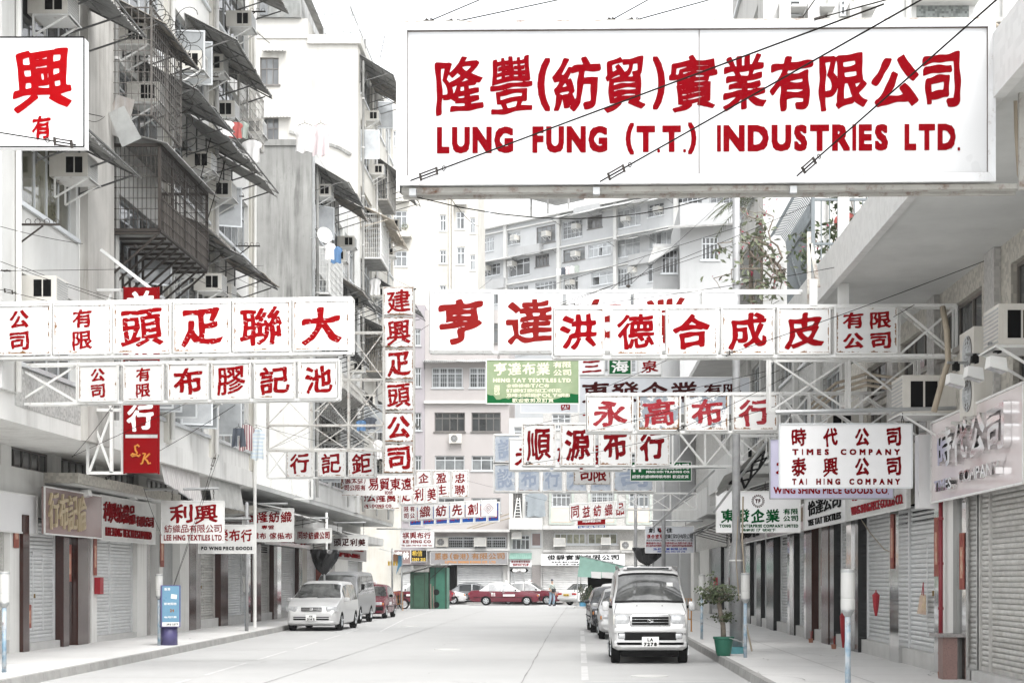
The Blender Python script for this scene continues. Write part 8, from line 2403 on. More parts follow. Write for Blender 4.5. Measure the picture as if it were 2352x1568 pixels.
def kiosk():
 s = 41.0
 def W(x, y, dy=0.0): return Vector(((x - VX) / s, F / s + dy, EYE + (VY - y) / s))
 t = thing('street_stall', W(975, 1398), 'green metal hut with a slanting tin roof near the left corner', 'hut')
 mb = MB(); a, b = W(942, 1397).x, W(984, 1397).x; y0 = F / s; z1 = W(0, 1313).z
 mb.box(a, b, y0, y0 + 1.6, .0, z1); mb.build('cabin', 'kiosk', t)
 mb = MB(); mb.box(a + .18, b - .22, y0 - .03, y0, .12, z1 - .15); mb.build('door', 'kiosk', t)
 mb = MB(); mb.bar((a + .18, y0 - .035, .12), (a + .18, y0 - .035, z1 - .15), .02); mb.bar((b - .22, y0 - .035, .12), (b - .22, y0 - .035, z1 - .15), .02); mb.bar((a + .16, y0 - .035, z1 - .15), (b - .2, y0 - .035, z1 - .15), .02); mb.build('door_frame', 'dark_steel', t)
 c, d = W(985.5, 1397).x, W(1026, 1397).x
 mb = MB(); mb.box(c, d, y0 + .25, y0 + 1.9, 0, W(0, 1302).z); mb.build('locker', 'kiosk_b', t)
 mb = MB()
 for x in (c + .02, c + .32, d - .06): mb.bar((x, y0 + .2, 0), (x, y0 + .2, W(0, 1302).z), .04)
 mb.bar((c, y0 + .18, W(0, 1330).z), (d - .1, y0 + .18, W(0, 1298).z), .03); mb.build('post', 'dark_steel', t)
 mb = MB(); mb.hexa([W(919, 1319, -.35), W(1006, 1296, -.35), W(1006, 1296, 1.9), W(919, 1319, 1.9), W(919, 1316, -.35), W(1006, 1293, -.35), W(1006, 1293, 1.9), W(919, 1316, 1.9)]); mb.build('roof', 'corr', t)
 mb = MB(); mb.hexa([W(1000, 1300, -.1), W(1030, 1297, -.1), W(1030, 1297, 1.9), W(1000, 1300, 1.9), W(1000, 1298, -.1), W(1030, 1295, -.1), W(1030, 1295, 1.9), W(1000, 1298, 1.9)]); mb.build('roof', 'corr', t)
 u = thing('trolley', W(990, 1397), 'folded handcart with round wheels leaning on the green hut', 'trolley')
 mb = MB(); mb.disc(W(1003, 1359, -.2), (0, 1, 0), .17, .06, 16); mb.disc(W(1003, 1388, -.2), (0, 1, 0), .17, .06, 16); mb.build('wheel', 'tyre', u)
 mb = MB(); mb.bar(W(990, 1340, -.2), W(991, 1397, -.2), .07, .12); mb.bar(W(996, 1345, -.25), W(997, 1397, -.25), .05, .10); mb.build('plank', 'bark', u)
M['kiosk_b'] = mat('blue green painted sheet', (0.04, 0.17, 0.115), 0.5, var=0.12, vs=3, rust=0.2)
kiosk()
def stall():
 s = 40.0
 def W(x, y, dy=0.0): return Vector(((x - VX) / s, F / s + dy, EYE + (VY - y) / s))
 t = thing('street_stall', W(1370, 1395), 'market stall under a pale green canvas with trailing white sheets, right of the junction', 'stall')
 mb = MB(); n = 20; vs = []
 for i in range(n + 1):
  q = i / n
  top = Vector(W(1332 + 110 * q, 1276 + 26 * q, -.2)); bot = Vector(W(1326 + 112 * q, 1324 + 4 * q, -1.1 if i else -1.0))
  for j in range(7):
   v = j / 6; p = top.lerp(bot, v) - UP * (.10 * math.sin(v * 3.14) * (1 + .3 * math.sin(i * 1.3))) + Vector((0, .03 * math.sin(i * 2 + j), 0)); vs.append(p)
 mb.add(vs, [(i * 7 + j, (i + 1) * 7 + j, (i + 1) * 7 + j + 1, i * 7 + j + 1) for i in range(n) for j in range(6)]); mb.build('canopy', 'canvas_green', t, smooth=True)
 mb = MB(); mb.quad(W(1332, 1275, -.2), W(1442, 1301, -.2), W(1442, 1301, 1.6), W(1332, 1275, 1.6)); mb.build('roof_sheet', 'corr', t)
 mb = MB()
 for i, (a, b) in enumerate(((1357, 1380), (1381, 1408), (1409, 1436))):
  mb.add([W(a, 1312 + i, -1.12), W(b, 1313 + i, -1.12), W(b, 1328, -1.14), W(a + 1, 1326, -1.14)], [(0, 1, 2, 3)])
 mb.build('sheet', 'cloth_w', t)
 mb = MB(); mb.bar(W(1327, 1322, -1), W(1325, 1395, -1), .05); mb.bar(W(1440, 1322, -1), W(1440, 1395, -1), .05); mb.bar(W(1332, 1275, -.2), W(1442, 1301, -.2), .05); mb.bar(W(1334, 1395, 1.5), W(1334, 1280, 1.5), .05); mb.build('post', 'steel', t)
 mb = MB(); mb.box(W(1345, 0).x, W(1440, 0).x, F / s + .2, F / s + 1.5, 0, 1.15); mb.build('counter', 'kiosk', t)
 mb = MB(); mb.box(W(1350, 0).x, W(1440, 0).x, F / s + .9, F / s + 1.6, 1.15, 1.9); mb.build('back', 'dark', t)
 mb = MB(); mb.box(W(1318, 0).x, W(1345, 0).x, F / s - 1.1, F / s - .6, 0, .12); mb.build('foot', 'concrete', t)
 p = thing('potted_plant', W(1338, 1395, -.6), 'upright shrub in a blue bucket beside the stall post', 'plant', 'potted street plants')
 b = W(1338, 1395, -.6); b.z = 0
 mb = MB(); mb.lathe(b.x, b.y, [(.16, 0), (.2, .35)], 14); mb.build('pot', 'tarp_blue', p)
 rs = random.Random(6); cs = []; mb = MB()
 for k in range(9):
  q = branch_path(rs, b + UP * .3, (rs.uniform(-.3, .3), rs.uniform(-.3, .3), 1), 7, .15, .25); mb.tube(q, .012, 4); cs += q[1:]
 mb.build('stem', 'bark', p); leaves(p, cs, 550, .12, 'leaf', .08, 7)
stall()
def street_name_sign():
 s = 35.5
 def W(x, y, dy=0.0): return Vector(((x - VX) / s, F / s + dy, EYE + (VY - y) / s))
 t = thing('street_name_sign', W(1192, 1385), 'double arrow street name sign on two posts across the junction', 'street sign')
 mb = MB(); mb.prism([W(1171, 1309), W(1176, 1304), W(1209, 1304), W(1214, 1309), W(1209, 1314), W(1176, 1314)], (0, .03, 0)); mb.build('board', 'black_p', t)
 mb = MB(); mb.prism([W(1176.5, 1309, -.006), W(1179, 1305.2, -.006), W(1206, 1305.2, -.006), W(1208.5, 1309, -.006), W(1206, 1312.8, -.006), W(1179, 1312.8, -.006)], (0, .004, 0)); mb.build('face', 'white_p', t)
 fn = front_fn(s, .01); mb = MB(); put_line(mb, 'Poplar Street', fn, 1182, -1308, 21, 2.4, 'sans', 18); put_line(mb, '白楊街', fn, 1187, -1312.4, 11, 3, 'sans', 18); mb.build('lettering', 'black_p', t)
 mb = MB()
 for x in (1181, 1204): mb.tube([W(x, 1312, .03), Vector((W(x, 0).x, F / s + .03, PZ))], .03, 8)
 mb.build('post', 'steel', t)
street_name_sign()
def barrier(x, y, label, z=0.0, w=.9):
 t = thing('barrier', (x, y, z), label, 'barrier', 'small orange barriers'); mb = MB()
 mb.tube([(x - w / 2, y, z), (x - w / 2, y, z + .95), (x + w / 2, y, z + .95), (x + w / 2, y, z)], .022, 6); mb.bar((x - w / 2, y, z + .35), (x + w / 2, y, z + .35), .03)
 for i in range(4): xx = x - w / 2 + w * (i + 1) / 5; mb.bar((xx, y, z + .35), (xx, y, z + .95), .02)
 mb.tube([(x - w / 2, y - .3, z), (x - w / 2, y + .3, z)], .02, 5); mb.tube([(x + w / 2, y - .3, z), (x + w / 2, y + .3, z)], .02, 5)
 mb.build('frame', 'orange', t)
barrier(3.05, 47.0, 'orange barrier on the right pavement behind the silver van', PZ, .45)
barrier((908 - VX) / 43, F / 43, 'orange barrier left of the green hut', 0, .8)
post(887 + 14, 0, 43, 3.3, .05, 'pale post left of the green hut, nearest the taxi', 'steel', 0)
post(922, 0, 42, 2.2, .035, 'pale post just left of the green hut', 'steel', 0)
def tarp():
 s = 42.0
 def W(x, y, dy=0.0): return Vector(((x - VX) / s, F / s + dy, EYE + (VY - y) / s))
 t = thing('tarpaulin', W(915, 1320), 'small awning with orange cloth and a blue tarpaulin left of the green hut', 'tarpaulin')
 mb = MB(); mb.quad(W(870, 1258, .6), W(926, 1273, .6), W(926, 1275, -.4), W(870, 1260, -.4)); mb.build('roof', 'canvas_grey', t)
 mb = MB(); mb.quad(W(902, 1272), W(922, 1274), W(922, 1288), W(900, 1290)); mb.build('cloth', 'orange_cloth', t)
 mb = MB(); mb.add([W(915, 1275, -.1), W(926, 1276, -.1), W(925, 1296, -.1), W(918, 1303, -.15), W(910, 1319, -.1), W(914, 1298, -.05)], [(0, 1, 2, 3, 4, 5)]); mb.build('sheet', 'tarp_blue', t)
 mb = MB()
 for x in (891, 897, 903, 909): mb.quad(W(x, 1288, -.02), W(x + 4.5, 1288, -.02), W(x + 4.5, 1298, -.02), W(x, 1298, -.02))
 mb.build('tag', 'yellow', t)
 mb = MB(); mb.tube([W(925, 1272, -.3), W(925, 1388, -.3)], .03, 6); mb.build('post', 'steel', t)
tarp()
def motorcycle():
 x, y = (902 - VX) / 41.0, F / 41.0
 t = thing('motorcycle', (x, y, 0), 'dark motorcycle parked between the red taxi and the green hut', 'motorcycle')
 for dx in (-.5, .62):
  mb = MB(); pts = [(x + dx + .27 * math.cos(a * .3927), y, .29 + .27 * math.sin(a * .3927)) for a in range(17)]; mb.tube(pts, .05, 6); mb.build('wheel', 'tyre', t)
  mb = MB(); mb.disc((x + dx, y, .29), (0, 1, 0), .18, .02, 14); mb.build('rim', 'alu', t)
 mb = MB(); mb.tube([(x - .5, y, .29), (x - .3, y, .75), (x - .22, y, .95)], .03, 6); mb.tube([(x - .3, y, .75), (x + .1, y, .35), (x + .6, y, .3)], .04, 6); mb.build('frame', 'black_car', t)
 mb = MB(); mb.hexa([(x - .25, y - .13, .62), (x + .1, y - .13, .60), (x + .1, y + .13, .60), (x - .25, y + .13, .62), (x - .22, y - .09, .86), (x + .1, y - .09, .80), (x + .1, y + .09, .80), (x - .22, y + .09, .86)]); mb.build('tank', 'grey_car', t)
 mb = MB(); mb.hexa([(x + .1, y - .12, .64), (x + .75, y - .1, .70), (x + .75, y + .1, .70), (x + .1, y + .12, .64), (x + .1, y - .1, .76), (x + .75, y - .08, .82), (x + .75, y + .08, .82), (x + .1, y + .1, .76)]); mb.build('seat', 'plastic_bk', t)
 mb = MB(); mb.box(x - .1, x + .25, y - .12, y + .12, .28, .58); mb.build('engine', 'steel', t)
 mb = MB(); mb.tube([(x - .2, y - .3, 1.0), (x - .24, y, .96), (x - .2, y + .3, 1.0)], .018, 6); mb.build('handlebar', 'plastic_bk', t)
motorcycle()
def man():
 s = 36.9
 x0, y0 = (1268 - VX) / s, F / s
 t = thing('person', (x0, y0, 0), 'man walking in a pale shirt, grey cap and light jeans with a black shoulder bag', 'person', None)
 def skin(name, m, V, E, rad, root=0):
  me = bpy.data.meshes.new(name); me.from_pydata([Vector(v) for v in V], E, [])
  o = bpy.data.objects.new(name, me); COL.objects.link(o)
  md = o.modifiers.new('s', 'SKIN'); md.use_smooth_shade = True
  for i, r_ in enumerate(rad): me.skin_vertices[0].data[i].radius = (r_, r_) if not isinstance(r_, tuple) else r_
  me.skin_vertices[0].data[root].use_root = True
  o.modifiers.new('d', 'SUBSURF').levels = 2; o.modifiers['d'].render_levels = 2
  dg = bpy.context.evaluated_depsgraph_get(); new = bpy.data.meshes.new_from_object(o.evaluated_get(dg)); bpy.data.objects.remove(o)
  new.materials.clear(); new.materials.append(M[m]); new.polygons.foreach_set('use_smooth', [True] * len(new.polygons))
  o = bpy.data.objects.new(name, new); COL.objects.link(o); o.parent = t
  return o
 V = [(0, 0, .88), (0, 0, 1.08), (0, 0, 1.28), (0, 0, 1.40), (0, -.01, 1.48), (0, -.015, 1.57), (0, -.01, 1.66),
         (.17, 0, 1.36), (.22, .03, 1.10), (.20, -.10, .90), (.19, -.13, .82),
         (-.17, 0, 1.36), (-.23, .0, 1.12), (-.14, -.16, .98), (-.08, -.19, .95),
         (.09, 0, .84), (.12, -.06, .46), (.11, .04, .09), (.12, -.08, .04),
         (-.09, 0, .84), (-.10, .05, .46), (-.12, .16, .10), (-.12, .05, .05)]
 E = [(0, 1), (1, 2), (2, 3), (3, 4), (4, 5), (5, 6), (3, 7), (7, 8), (8, 9), (9, 10), (3, 11), (11, 12), (12, 13), (13, 14), (0, 15), (15, 16), (16, 17), (17, 18), (0, 19), (19, 20), (20, 21), (21, 22)]
 rad = [(.15, .11), (.14, .10), (.16, .11), (.10, .08), .055, (.075, .09), (.07, .085), .06, .045, .035, .035, .06, .045, .035, .035, .085, .06, .045, .04, .085, .06, .045, .04]
 skin('body', 'skin', V, E, rad)
 skin('shirt', 'cloth_shirt', [(0, 0, .92), (0, 0, 1.1), (0, 0, 1.28), (0, 0, 1.40), (.18, 0, 1.36), (.225, .02, 1.14), (-.18, 0, 1.36), (-.235, 0, 1.16)], [(0, 1), (1, 2), (2, 3), (3, 4), (4, 5), (3, 6), (6, 7)], [(.175, .135), (.165, .125), (.18, .13), (.11, .09), .075, .062, .075, .062])
 skin('trousers', 'denim', [(0, 0, .93), (.09, 0, .84), (.12, -.06, .46), (.11, .04, .08), (-.09, 0, .84), (-.10, .05, .46), (-.12, .15, .09)], [(0, 1), (1, 2), (2, 3), (0, 4), (4, 5), (5, 6)], [(.165, .125), .10, .082, .075, .10, .082, .075])
 mb = MB(); mb.lathe(0, -.01, [(.088, 1.655), (.092, 1.70), (.07, 1.755), (.01, 1.775)], 16); mb.add([(-.07, -.08, 1.672), (.07, -.08, 1.672), (.05, -.17, 1.66), (-.05, -.17, 1.66)], [(0, 1, 2, 3)])
 o = mb.build('cap', 'cloth_dark', None); o.location = (0, -.025, 1.655); o.parent = t
 def pb(name, m, x, y, z, dx, dy, dz, b=.02): return rbox(name, m, t, x, y, z, dx, dy, dz, b)
 pb('shoulder_bag', 'pvc_black', .0, -.20, 1.02, .30, .11, .24, .04)
 mb = MB(); mb.tube([(-.15, -.16, 1.36), (-.02, -.19, 1.25), (.12, -.2, 1.12)], .012, 5); o = mb.build('strap', 'pvc_black', None); c_ = o.location.copy(); o.parent = t; o.location = c_
 pb('shoe', 'cloth_dark', .12, -.07, .045, .10, .26, .09, .035); pb('shoe', 'cloth_dark', -.12, .07, .045, .10, .26, .09, .035)
 pb('nose', 'skin', 0, -.105, 1.575, .022, .03, .035, .01)
 for sg in (-1, 1): pb('eye', 'white_p', sg * .028, -.093, 1.605, .02, .012, .010, .004); pb('ear', 'skin', sg * .082, -.005, 1.585, .016, .03, .05, .008)
 pb('mouth', 'skin_dark', 0, -.096, 1.535, .04, .012, .008, .003)
 for sg, (hx, hy, hz) in ((1, (.19, -.135, .80)), (-1, (-.075, -.2, .945))):
  pb('hand', 'skin', hx, hy, hz, .07, .035, .09, .015)
  mb = MB()
  for k in range(4): mb.tube([(hx - .027 + .018 * k, hy, hz - .035), (hx - .027 + .018 * k, hy - .006, hz - .075 - (.008 if k in (1, 2) else 0)), (hx - .027 + .018 * k, hy + .012, hz - .10 - (.008 if k in (1, 2) else 0))], [.009, .008, .007], 6)
  mb.tube([(hx - sg * .035, hy, hz + .01), (hx - sg * .055, hy - .01, hz - .02), (hx - sg * .05, hy - .015, hz - .05)], [.01, .009, .008], 6)
  o = mb.build('fingers', 'skin', None); c_ = o.location.copy(); o.parent = t; o.location = c_
 t.rotation_euler = (0, 0, R(35)); t.scale = (.95, .95, .95)
M['cloth_shirt'] = mat('pale green grey shirt', (0.42, 0.46, 0.43), 0.9)
M['skin_dark'] = mat('lip', (0.30, 0.14, 0.11), 0.6)
man()
def S_(px, py, s): return tuple(P(px, py, s))
shirt(S_(700, 287, 92), .58, .68, 'cloth_w', 'white T-shirt on a pole high on the left tenement, nearer one')
shirt(S_(737, 287, 90), .55, .78, 'cloth_pink', 'pinkish shirt beside the white T-shirt on the left tenement')
shirt(S_(578, 322, 84), .60, .60, 'cloth_w', 'white long sleeved shirt above the stained grey block')
shirt(S_(520, 278, 90), .42, .40, 'cloth_w', 'pale bundle of cloth at the left of the red and green washing')
shirt(S_(541, 281, 89), .40, .42, 'cloth_red', 'washed red and white cloth on the left tenement')
shirt(S_(557, 280, 88), .38, .44, 'cloth_greyg', 'grey green cloth hanging right of the red washing')
shirt(S_(772, 566, 62), .50, .62, 'cloth_blue', 'blue shirt hanging from the stained grey block')
shirt(S_(757, 558, 63), .45, .60, 'cloth_w', 'white shirt left of the blue shirt')
shirt(S_(862, 640, 50), .55, .75, 'cloth_w', 'white blouse above the tall column sign')
shirt(S_(565, 975, 84), .50, .70, 'plaid', 'red and white checked shirt under the second left row sign')
shirt(S_(548, 983, 86), .45, .50, 'cloth_dark', 'dark trousers left of the checked shirt', trousers=True)
shirt(S_(590, 985, 82), .48, .85, 'cloth_pale', 'long pale striped cloth right of the checked shirt')
shirt(S_(850, 958, 60), .55, .45, 'cloth_dark', 'dark patterned cloth seen through the steel lattice')
shirt(S_(830, 965, 60), .45, .40, 'cloth_blue', 'small blue cloth seen through the steel lattice')
shirt(S_(868, 1010, 58), .4, .75, 'cloth_w', 'white shirt hanging beside the foot of the column sign')
shirt((bx_(1232), YB - .5, bz_(1132)), 1.6, 1.6, 'tarp_grey', 'grey blue dust sheet bundled on the recessed balcony', group='dust sheets')
for u, z, w in ((30.3, 13.6, 'beside the mottled pier, high up'), (28.4, 7.9, 'under the broad windows left of the mottled pier'), (37.2, 15.3, 'beside the television aerials'), (39.5, 13.3, 'above the white T-shirt'), (40.9, 14.4, 'near the upper right awning'), (44.0, 12.1, 'below the red washing'),
    (43.0, 10.4, 'above the second white shirt'), (46.2, 11.2, 'at the far end of the left tenement'), (47.0, 18.2, 'topmost of the left tenement'), (45.0, 9.4, 'behind the lowest dark awning'), (40.5, 7.4, 'over the checked shirt'), (44.6, 7.0, 'beyond the checked shirt'),
    (63.0, 12.2, 'on the stained grey block, upper'), (68.5, 11.0, 'on the stained grey block, lower'), (75.0, 15.6, 'on the whitewashed block, upper'), (79.0, 10.0, 'on the whitewashed block, lower'), (82.0, 13.0, 'on the whitewashed block, far')):
 rack(fl, u, z, .75, 'iron drying bracket ' + w, m='dark_steel' if u < 50 else 'steel')
t = thing('terrace_planter', (5.6, 32.3, 6.47), 'low grey wall with clay pots and red cloth behind the terrace fence', 'planter')
mb = MB(); mb.box(4.75, 9, 32.2, 32.35, 6.47, 7.55); mb.build('wall', 'wall_stain', t)
mb = MB()
for k in range(4): mb.lathe(4.95 + .42 * k, 31.9, [(.12, 7.56), (.16, 7.56 + .26)], 12)
mb.build('pot', 'pot_terra', t)
shirt((5.25, 31.7, 8.85), .5, .8, 'cloth_red', 'faded red cloth hung on the terrace behind the fence', group='cloths on the terrace')
shirt((5.75, 31.8, 8.8), .5, .9, 'cloth_pink', 'pale pink cloth hung on the terrace behind the fence', group='cloths on the terrace')
def aerial(base, h, label, seed, lean=.3):
 rs = random.Random(seed); t = thing('television_aerial', base, label, 'aerial', 'television aerials'); b = Vector(base); d = Vector((lean, 0, 1)).normalized()
 mb = MB(); mb.tube([b, b + d * h], .014, 5)
 for i in range(9): c = b + d * h * (.3 + .08 * i); w = .10 + .02 * i; mb.tube([c - Vector((w, .1, -.05)), c + Vector((w, .1, -.05))], .006, 4)
 mb.build('mast', 'wire', t)
aerial(P(640 * .7, 460, 92), 1.6, 'slanting television aerial over the brown cage roof', 1, .25)
aerial(P(478, 500, 91), 1.5, 'second television aerial right of the brown cage roof', 2, .3)
aerial(P(868, 160, 50), 1.6, 'aerial on the roofline of the whitewashed block', 3, .2)
aerial(P(755, 560, 62), 1.4, 'small aerial on the stained grey block', 4, -.9)
aerial(P(620, 100, 53), 1.2, 'thin rod aerial over the blank end wall', 5, -1.2)
def dish():
 c = P(744, 541, 63); t = thing('satellite_dish', c, 'small white satellite dish on the stained grey block', 'satellite dish')
 mb = MB(); n = 18; vs = []; ax = Vector((.55, -.8, .15)).normalized(); u = ax.orthogonal().normalized(); v = ax.cross(u)
 for r_, d in ((.02, 0), (.15, .02), (.27, .06), (.30, .08)):
  for k in range(n): a = 2 * math.pi * k / n; vs.append(c + ax * d + (u * math.cos(a) + v * math.sin(a)) * r_)
 mb.add(vs, [(i * n + k, i * n + (k + 1) % n, (i + 1) * n + (k + 1) % n, (i + 1) * n + k) for i in range(3) for k in range(n)] + [tuple(range(n))]); mb.build('reflector', 'white_p', t, smooth=True)
 mb = MB(); mb.tube([c + ax * .3, c - UP * .25], .012, 5); mb.tube([c, c + Vector((-.5, 0, -.1))], .02, 5); mb.build('arm', 'steel', t)
dish()
def floodlight(c, label, side=1, s=1.0, group='sign floodlights', wallx=5.75):
 c = Vector(c); t = thing('floodlight', c, label, 'floodlight', group)
 mb = MB(); mb.tube([c + Vector((-.12 * side, 0, .14)), (wallx, c.y + .05, c.z + .14)], .022, 6); mb.build('arm', 'steel', t)
 mb = MB(); mb.tube([c + Vector((0, 0, .15)), c + Vector((.03, 0, .02))], .03, 6); mb.box(c.x - .04, c.x + .05, c.y - .05, c.y + .05, c.z + .03, c.z + .12); mb.build('bracket', 'plastic_bk', t)
 mb = MB(); k = side
 mb.hexa([c + Vector((-.20 * k * s, -.14, -.16)), c + Vector((.16 * k * s, -.14, -.22)), c + Vector((.16 * k * s, .14, -.22)), c + Vector((-.20 * k * s, .14, -.16)),
             c + Vector((-.17 * k * s, -.12, -.02)), c + Vector((.14 * k * s, -.12, -.05)), c + Vector((.14 * k * s, .12, -.05)), c + Vector((-.17 * k * s, .12, -.02))]); mb.build('housing', 'white_p', t)
 mb = MB(); mb.quad(c + Vector((-.19 * k * s, -.13, -.165)), c + Vector((.15 * k * s, -.13, -.225)), c + Vector((.15 * k * s, .13, -.225)), c + Vector((-.19 * k * s, .13, -.165))); mb.build('lens', 'lamp_lens', t)
 return t
floodlight(P(2195, 855, 162), 'white floodlight over the mauve fascia, left one', s=.62, wallx=5.75)
floodlight(P(2238, 838, 172), 'white floodlight over the mauve fascia, middle one', s=.62, wallx=5.75)
floodlight(P(2290, 815, 183), 'white floodlight over the mauve fascia, right one', s=.62, wallx=5.75)
floodlight(P(196, 1122, 100), 'small grey floodlight under the beige mosaic canopy, nearer one', side=-1, s=.6, wallx=-11.6)
floodlight(P(303, 1152 - 20, 90), 'small grey floodlight under the beige mosaic canopy, farther one', side=-1, s=.6, wallx=-11.6)
floodlight(P(650, 1095 + 110, 72), 'small floodlight over the three line hanging board', side=-1, s=.6, wallx=-11.6)
t = thing('rain_pipe', (5.7, yr(2196), PZ), 'dark red drain pipe on the white pier at the right', 'pipe')
mb = MB(); x = 5.66; y = yr(2196); mb.tube([(x, y, .25), (x, y, 2.95)], .035, 10); mb.build('pipe', 'pipe_red', t, smooth=True)
mb = MB()
for z in (.5, 1.2, 1.9, 2.6): mb.disc((x, y, z), UP, .045, .04, 10)
mb.build('collar', 'pipe_red', t)
t = thing('cable_hose', P(2175, 720, 160), 'tan corrugated hose hanging in front of the mosaic wall', 'hose'); mb = MB()
mb.tube([P(2165, 705, 155), P(2175, 760, 156), P(2178, 830, 156), P(2160, 890, 156), P(2145, 945, 156)], .045, 8); mb.build('hose', 'hose', t, smooth=True)
t = thing('cable_hose', P(2330, 200, 235), 'pale cable looping beside the right end of the great sign', 'hose'); mb = MB()
mb.tube([WB(2286, 66), P(2310, 72, 238), P(2330, 120, 236), P(2334, 300, 236), P(2340, 400, 236), P(2348, 425, 236)], .02, 8); mb.build('hose', 'hose', t, smooth=True)
t = thing('steel_upright', P(2346, 430, 240), 'upright steel angle beside the right end of the great sign', 'post'); mb = MB()
mb.bar(P(2346, 436, 240), P(2346, 0, 240), .05); mb.build('post', 'steel_rusty', t)
t = thing('cable_hose', P(2000, 900, 120), 'thick cables looping across the shaded wall behind the white truss', 'hose'); mb = MB()
for dz in (0, 14, 26): mb.tube([P(1860, 930 + dz, 112), P(1920, 880 + dz, 115), P(1990, 858 + dz, 120), P(2060, 868 + dz, 125), P(2120, 890 + dz, 130)], .03, 6)
mb.build('cable', 'hose', t, smooth=True)
def on_wall(name, fr, u, z, w, h, m, label, cat, n=.36, th=.04, text=None):
 mb = MB(); fr.box(mb, u - w / 2, u + w / 2, n, n + th, z, z + h); o = mb.build(name, m); tag(o, label, cat); return o
on_wall('letter_box', fs_, yl(212), 1.30, .28, .40, 'red_box', 'red letter box on the white pier of the double shutter', 'letter box', n=.09, th=.14)
on_wall('letter_box', fr_, yr(1665), 1.42, .3, .32, 'red_box', 'red letter box behind the lamp post', 'letter box', n=.3, th=.14)
def poster(fr, u, z, w, h, label, m='paper_red', n=.15):
 t = thing('wall_poster', fr(u, n, z), label, 'poster', 'red new year posters')
 mb = MB(); fr.box(mb, u - w / 2, u + w / 2, n, n + .012, z, z + h); mb.build('sheet', m, t)
 mb = MB(); fr.box(mb, u - w * .28, u + w * .28, n + .012, n + .016, z + h * .2, z + h * .75); mb.build('figure', 'paper_fig', t)
M['paper_fig'] = mat('printed figure', (0.55, 0.42, 0.30), 0.6, var=0.2, vs=14, col2=(0.45, 0.12, 0.08))
poster(fs_, yl(209), 1.75, .26, .95, 'tall red poster above the red letter box', n=.095)
poster(fs_, yl(154), 1.6, .26, .85, 'red door god poster on the polished trim, brown granite shop', n=.05)
poster(fs_, yl(362), 2.0, .4, .9, 'red poster behind the pole left of the advertising box', n=.12)
poster(fs_, yl(28), 2.3, .30, .9, 'brown paper poster on the leftmost white pier', n=.08)
poster(fs_, yl(60), .62, .30, .5, 'low red paper on the brown granite, far left', n=.05)
poster(fr_, yr(2230), 1.50, .28, .85, 'red door god poster on the nearest polished pier, right', n=.13)
poster(fr_, yr(2170), 1.70, .30, .95, 'red poster on the polished pier beside the paper bag shutter', n=.13)
poster(fr_, yr(2066), 1.85, .3, 1.0, 'brown red poster on the polished pier above the knotted rope', n=.13)
poster(fr_, yr(1894), 1.5, .36, .9, 'red poster on the narrow shutter between brown piers', n=.05)
def bag(fr, u, z, m, label, n=.02):
 t = thing('paper_bag', fr(u, n, z), label, 'bag')
 mb = MB(); c = fr(u, n, z)
 P0 = [fr(u - .14, n, z), fr(u + .14, n, z), fr(u + .14, n + .10, z + .02), fr(u - .14, n + .10, z + .02), fr(u - .13, n, z + .34), fr(u + .13, n, z + .36), fr(u + .12, n + .05, z + .33), fr(u - .12, n + .05, z + .30)]
 mb.hexa(P0); mb.build('sack', m, t); mb = MB(); mb.tube([fr(u - .08, n + .03, z + .33), fr(u, n + .02, z + .55), fr(u + .08, n + .03, z + .33)], .008, 5); mb.build('handle', 'red_box', t)
M['bagpaper'] = mat('gold printed paper', (0.60, 0.42, 0.36), 0.5, var=0.3, vs=14, col2=(0.62, 0.50, 0.30))
bag(fr_, yr(2126), 1.05, 'bagpaper', 'crumpled pink and gold paper bag hung on the shutter')
for u, z, h_, label in ((yr(2036), .95, .5, 'furled red umbrella cover on the shutter beside the paper bag'), (yr(1958), .18, .85, 'furled red umbrella standing by the polished pier')):
 t = thing('furled_umbrella', fr_(u, .1, z), label, 'umbrella'); mb = MB(); q = fr_(u, .2, z); mb.lathe(q.x, q.y, [(.02, z), (.05, z + h_ * .3), (.075, z + h_ * .8), (.03, z + h_ * .9), (.012, z + h_ * .92), (.012, z + h_)], 10); mb.build('cover', 'red_box', t)
def shrine(fr, u, label, n=.35):
 t = thing('door_shrine', fr(u, n, PZ), label, 'shrine', 'little street shrines'); mb = MB(); q = fr(u, n, PZ); mb.lathe(q.x, q.y, [(.05, PZ), (.06, PZ + .1)], 10); mb.build('pot', 'pot_terra', t)
 mb = MB(); 
 for k in range(3): mb.tube([q + Vector((.01 * k, 0, .1)), q + Vector((.03 * k - .02, 0, .28))], .004, 4)
 mb.build('incense', 'tail_red', t)
shrine(fr_, yr(1896), 'little incense pot below the narrow shutter between brown piers'); shrine(fr_, yr(1952), 'little incense pot by the furled umbrella'); shrine(fr_, yr(2215), 'little incense pot at the foot of the nearest white pier')
t = thing('rope', fr_(yr(2030), .2, 1.6), 'knotted rope stretched across the right shutters', 'rope'); mb = MB()
mb.tube([P(1960, 1165, 112), P(2000, 1225, 116), P(2030, 1260, 119), P(2062, 1275, 122)], .012, 5); mb.tube([P(2062, 1275, 122), P(2058, 1325, 122)], .010, 5); mb.tube([P(2062, 1275, 122), P(2068, 1325, 122)], .010, 5); mb.build('cord', 'hose', t)
t = thing('step_stool', (5.55, yr(2225), PZ), 'reddish metal stand at the foot of the white pier', 'stand'); mb = MB(); y = yr(2222)
mb.box(5.50, 5.72, y - .12, y + .2, PZ, .78); mb.build('leg', 'granite_red', t); mb = MB(); mb.box(5.38, 5.78, y - .2, y + .28, .78, .83); mb.build('top', 'granite_grey', t)
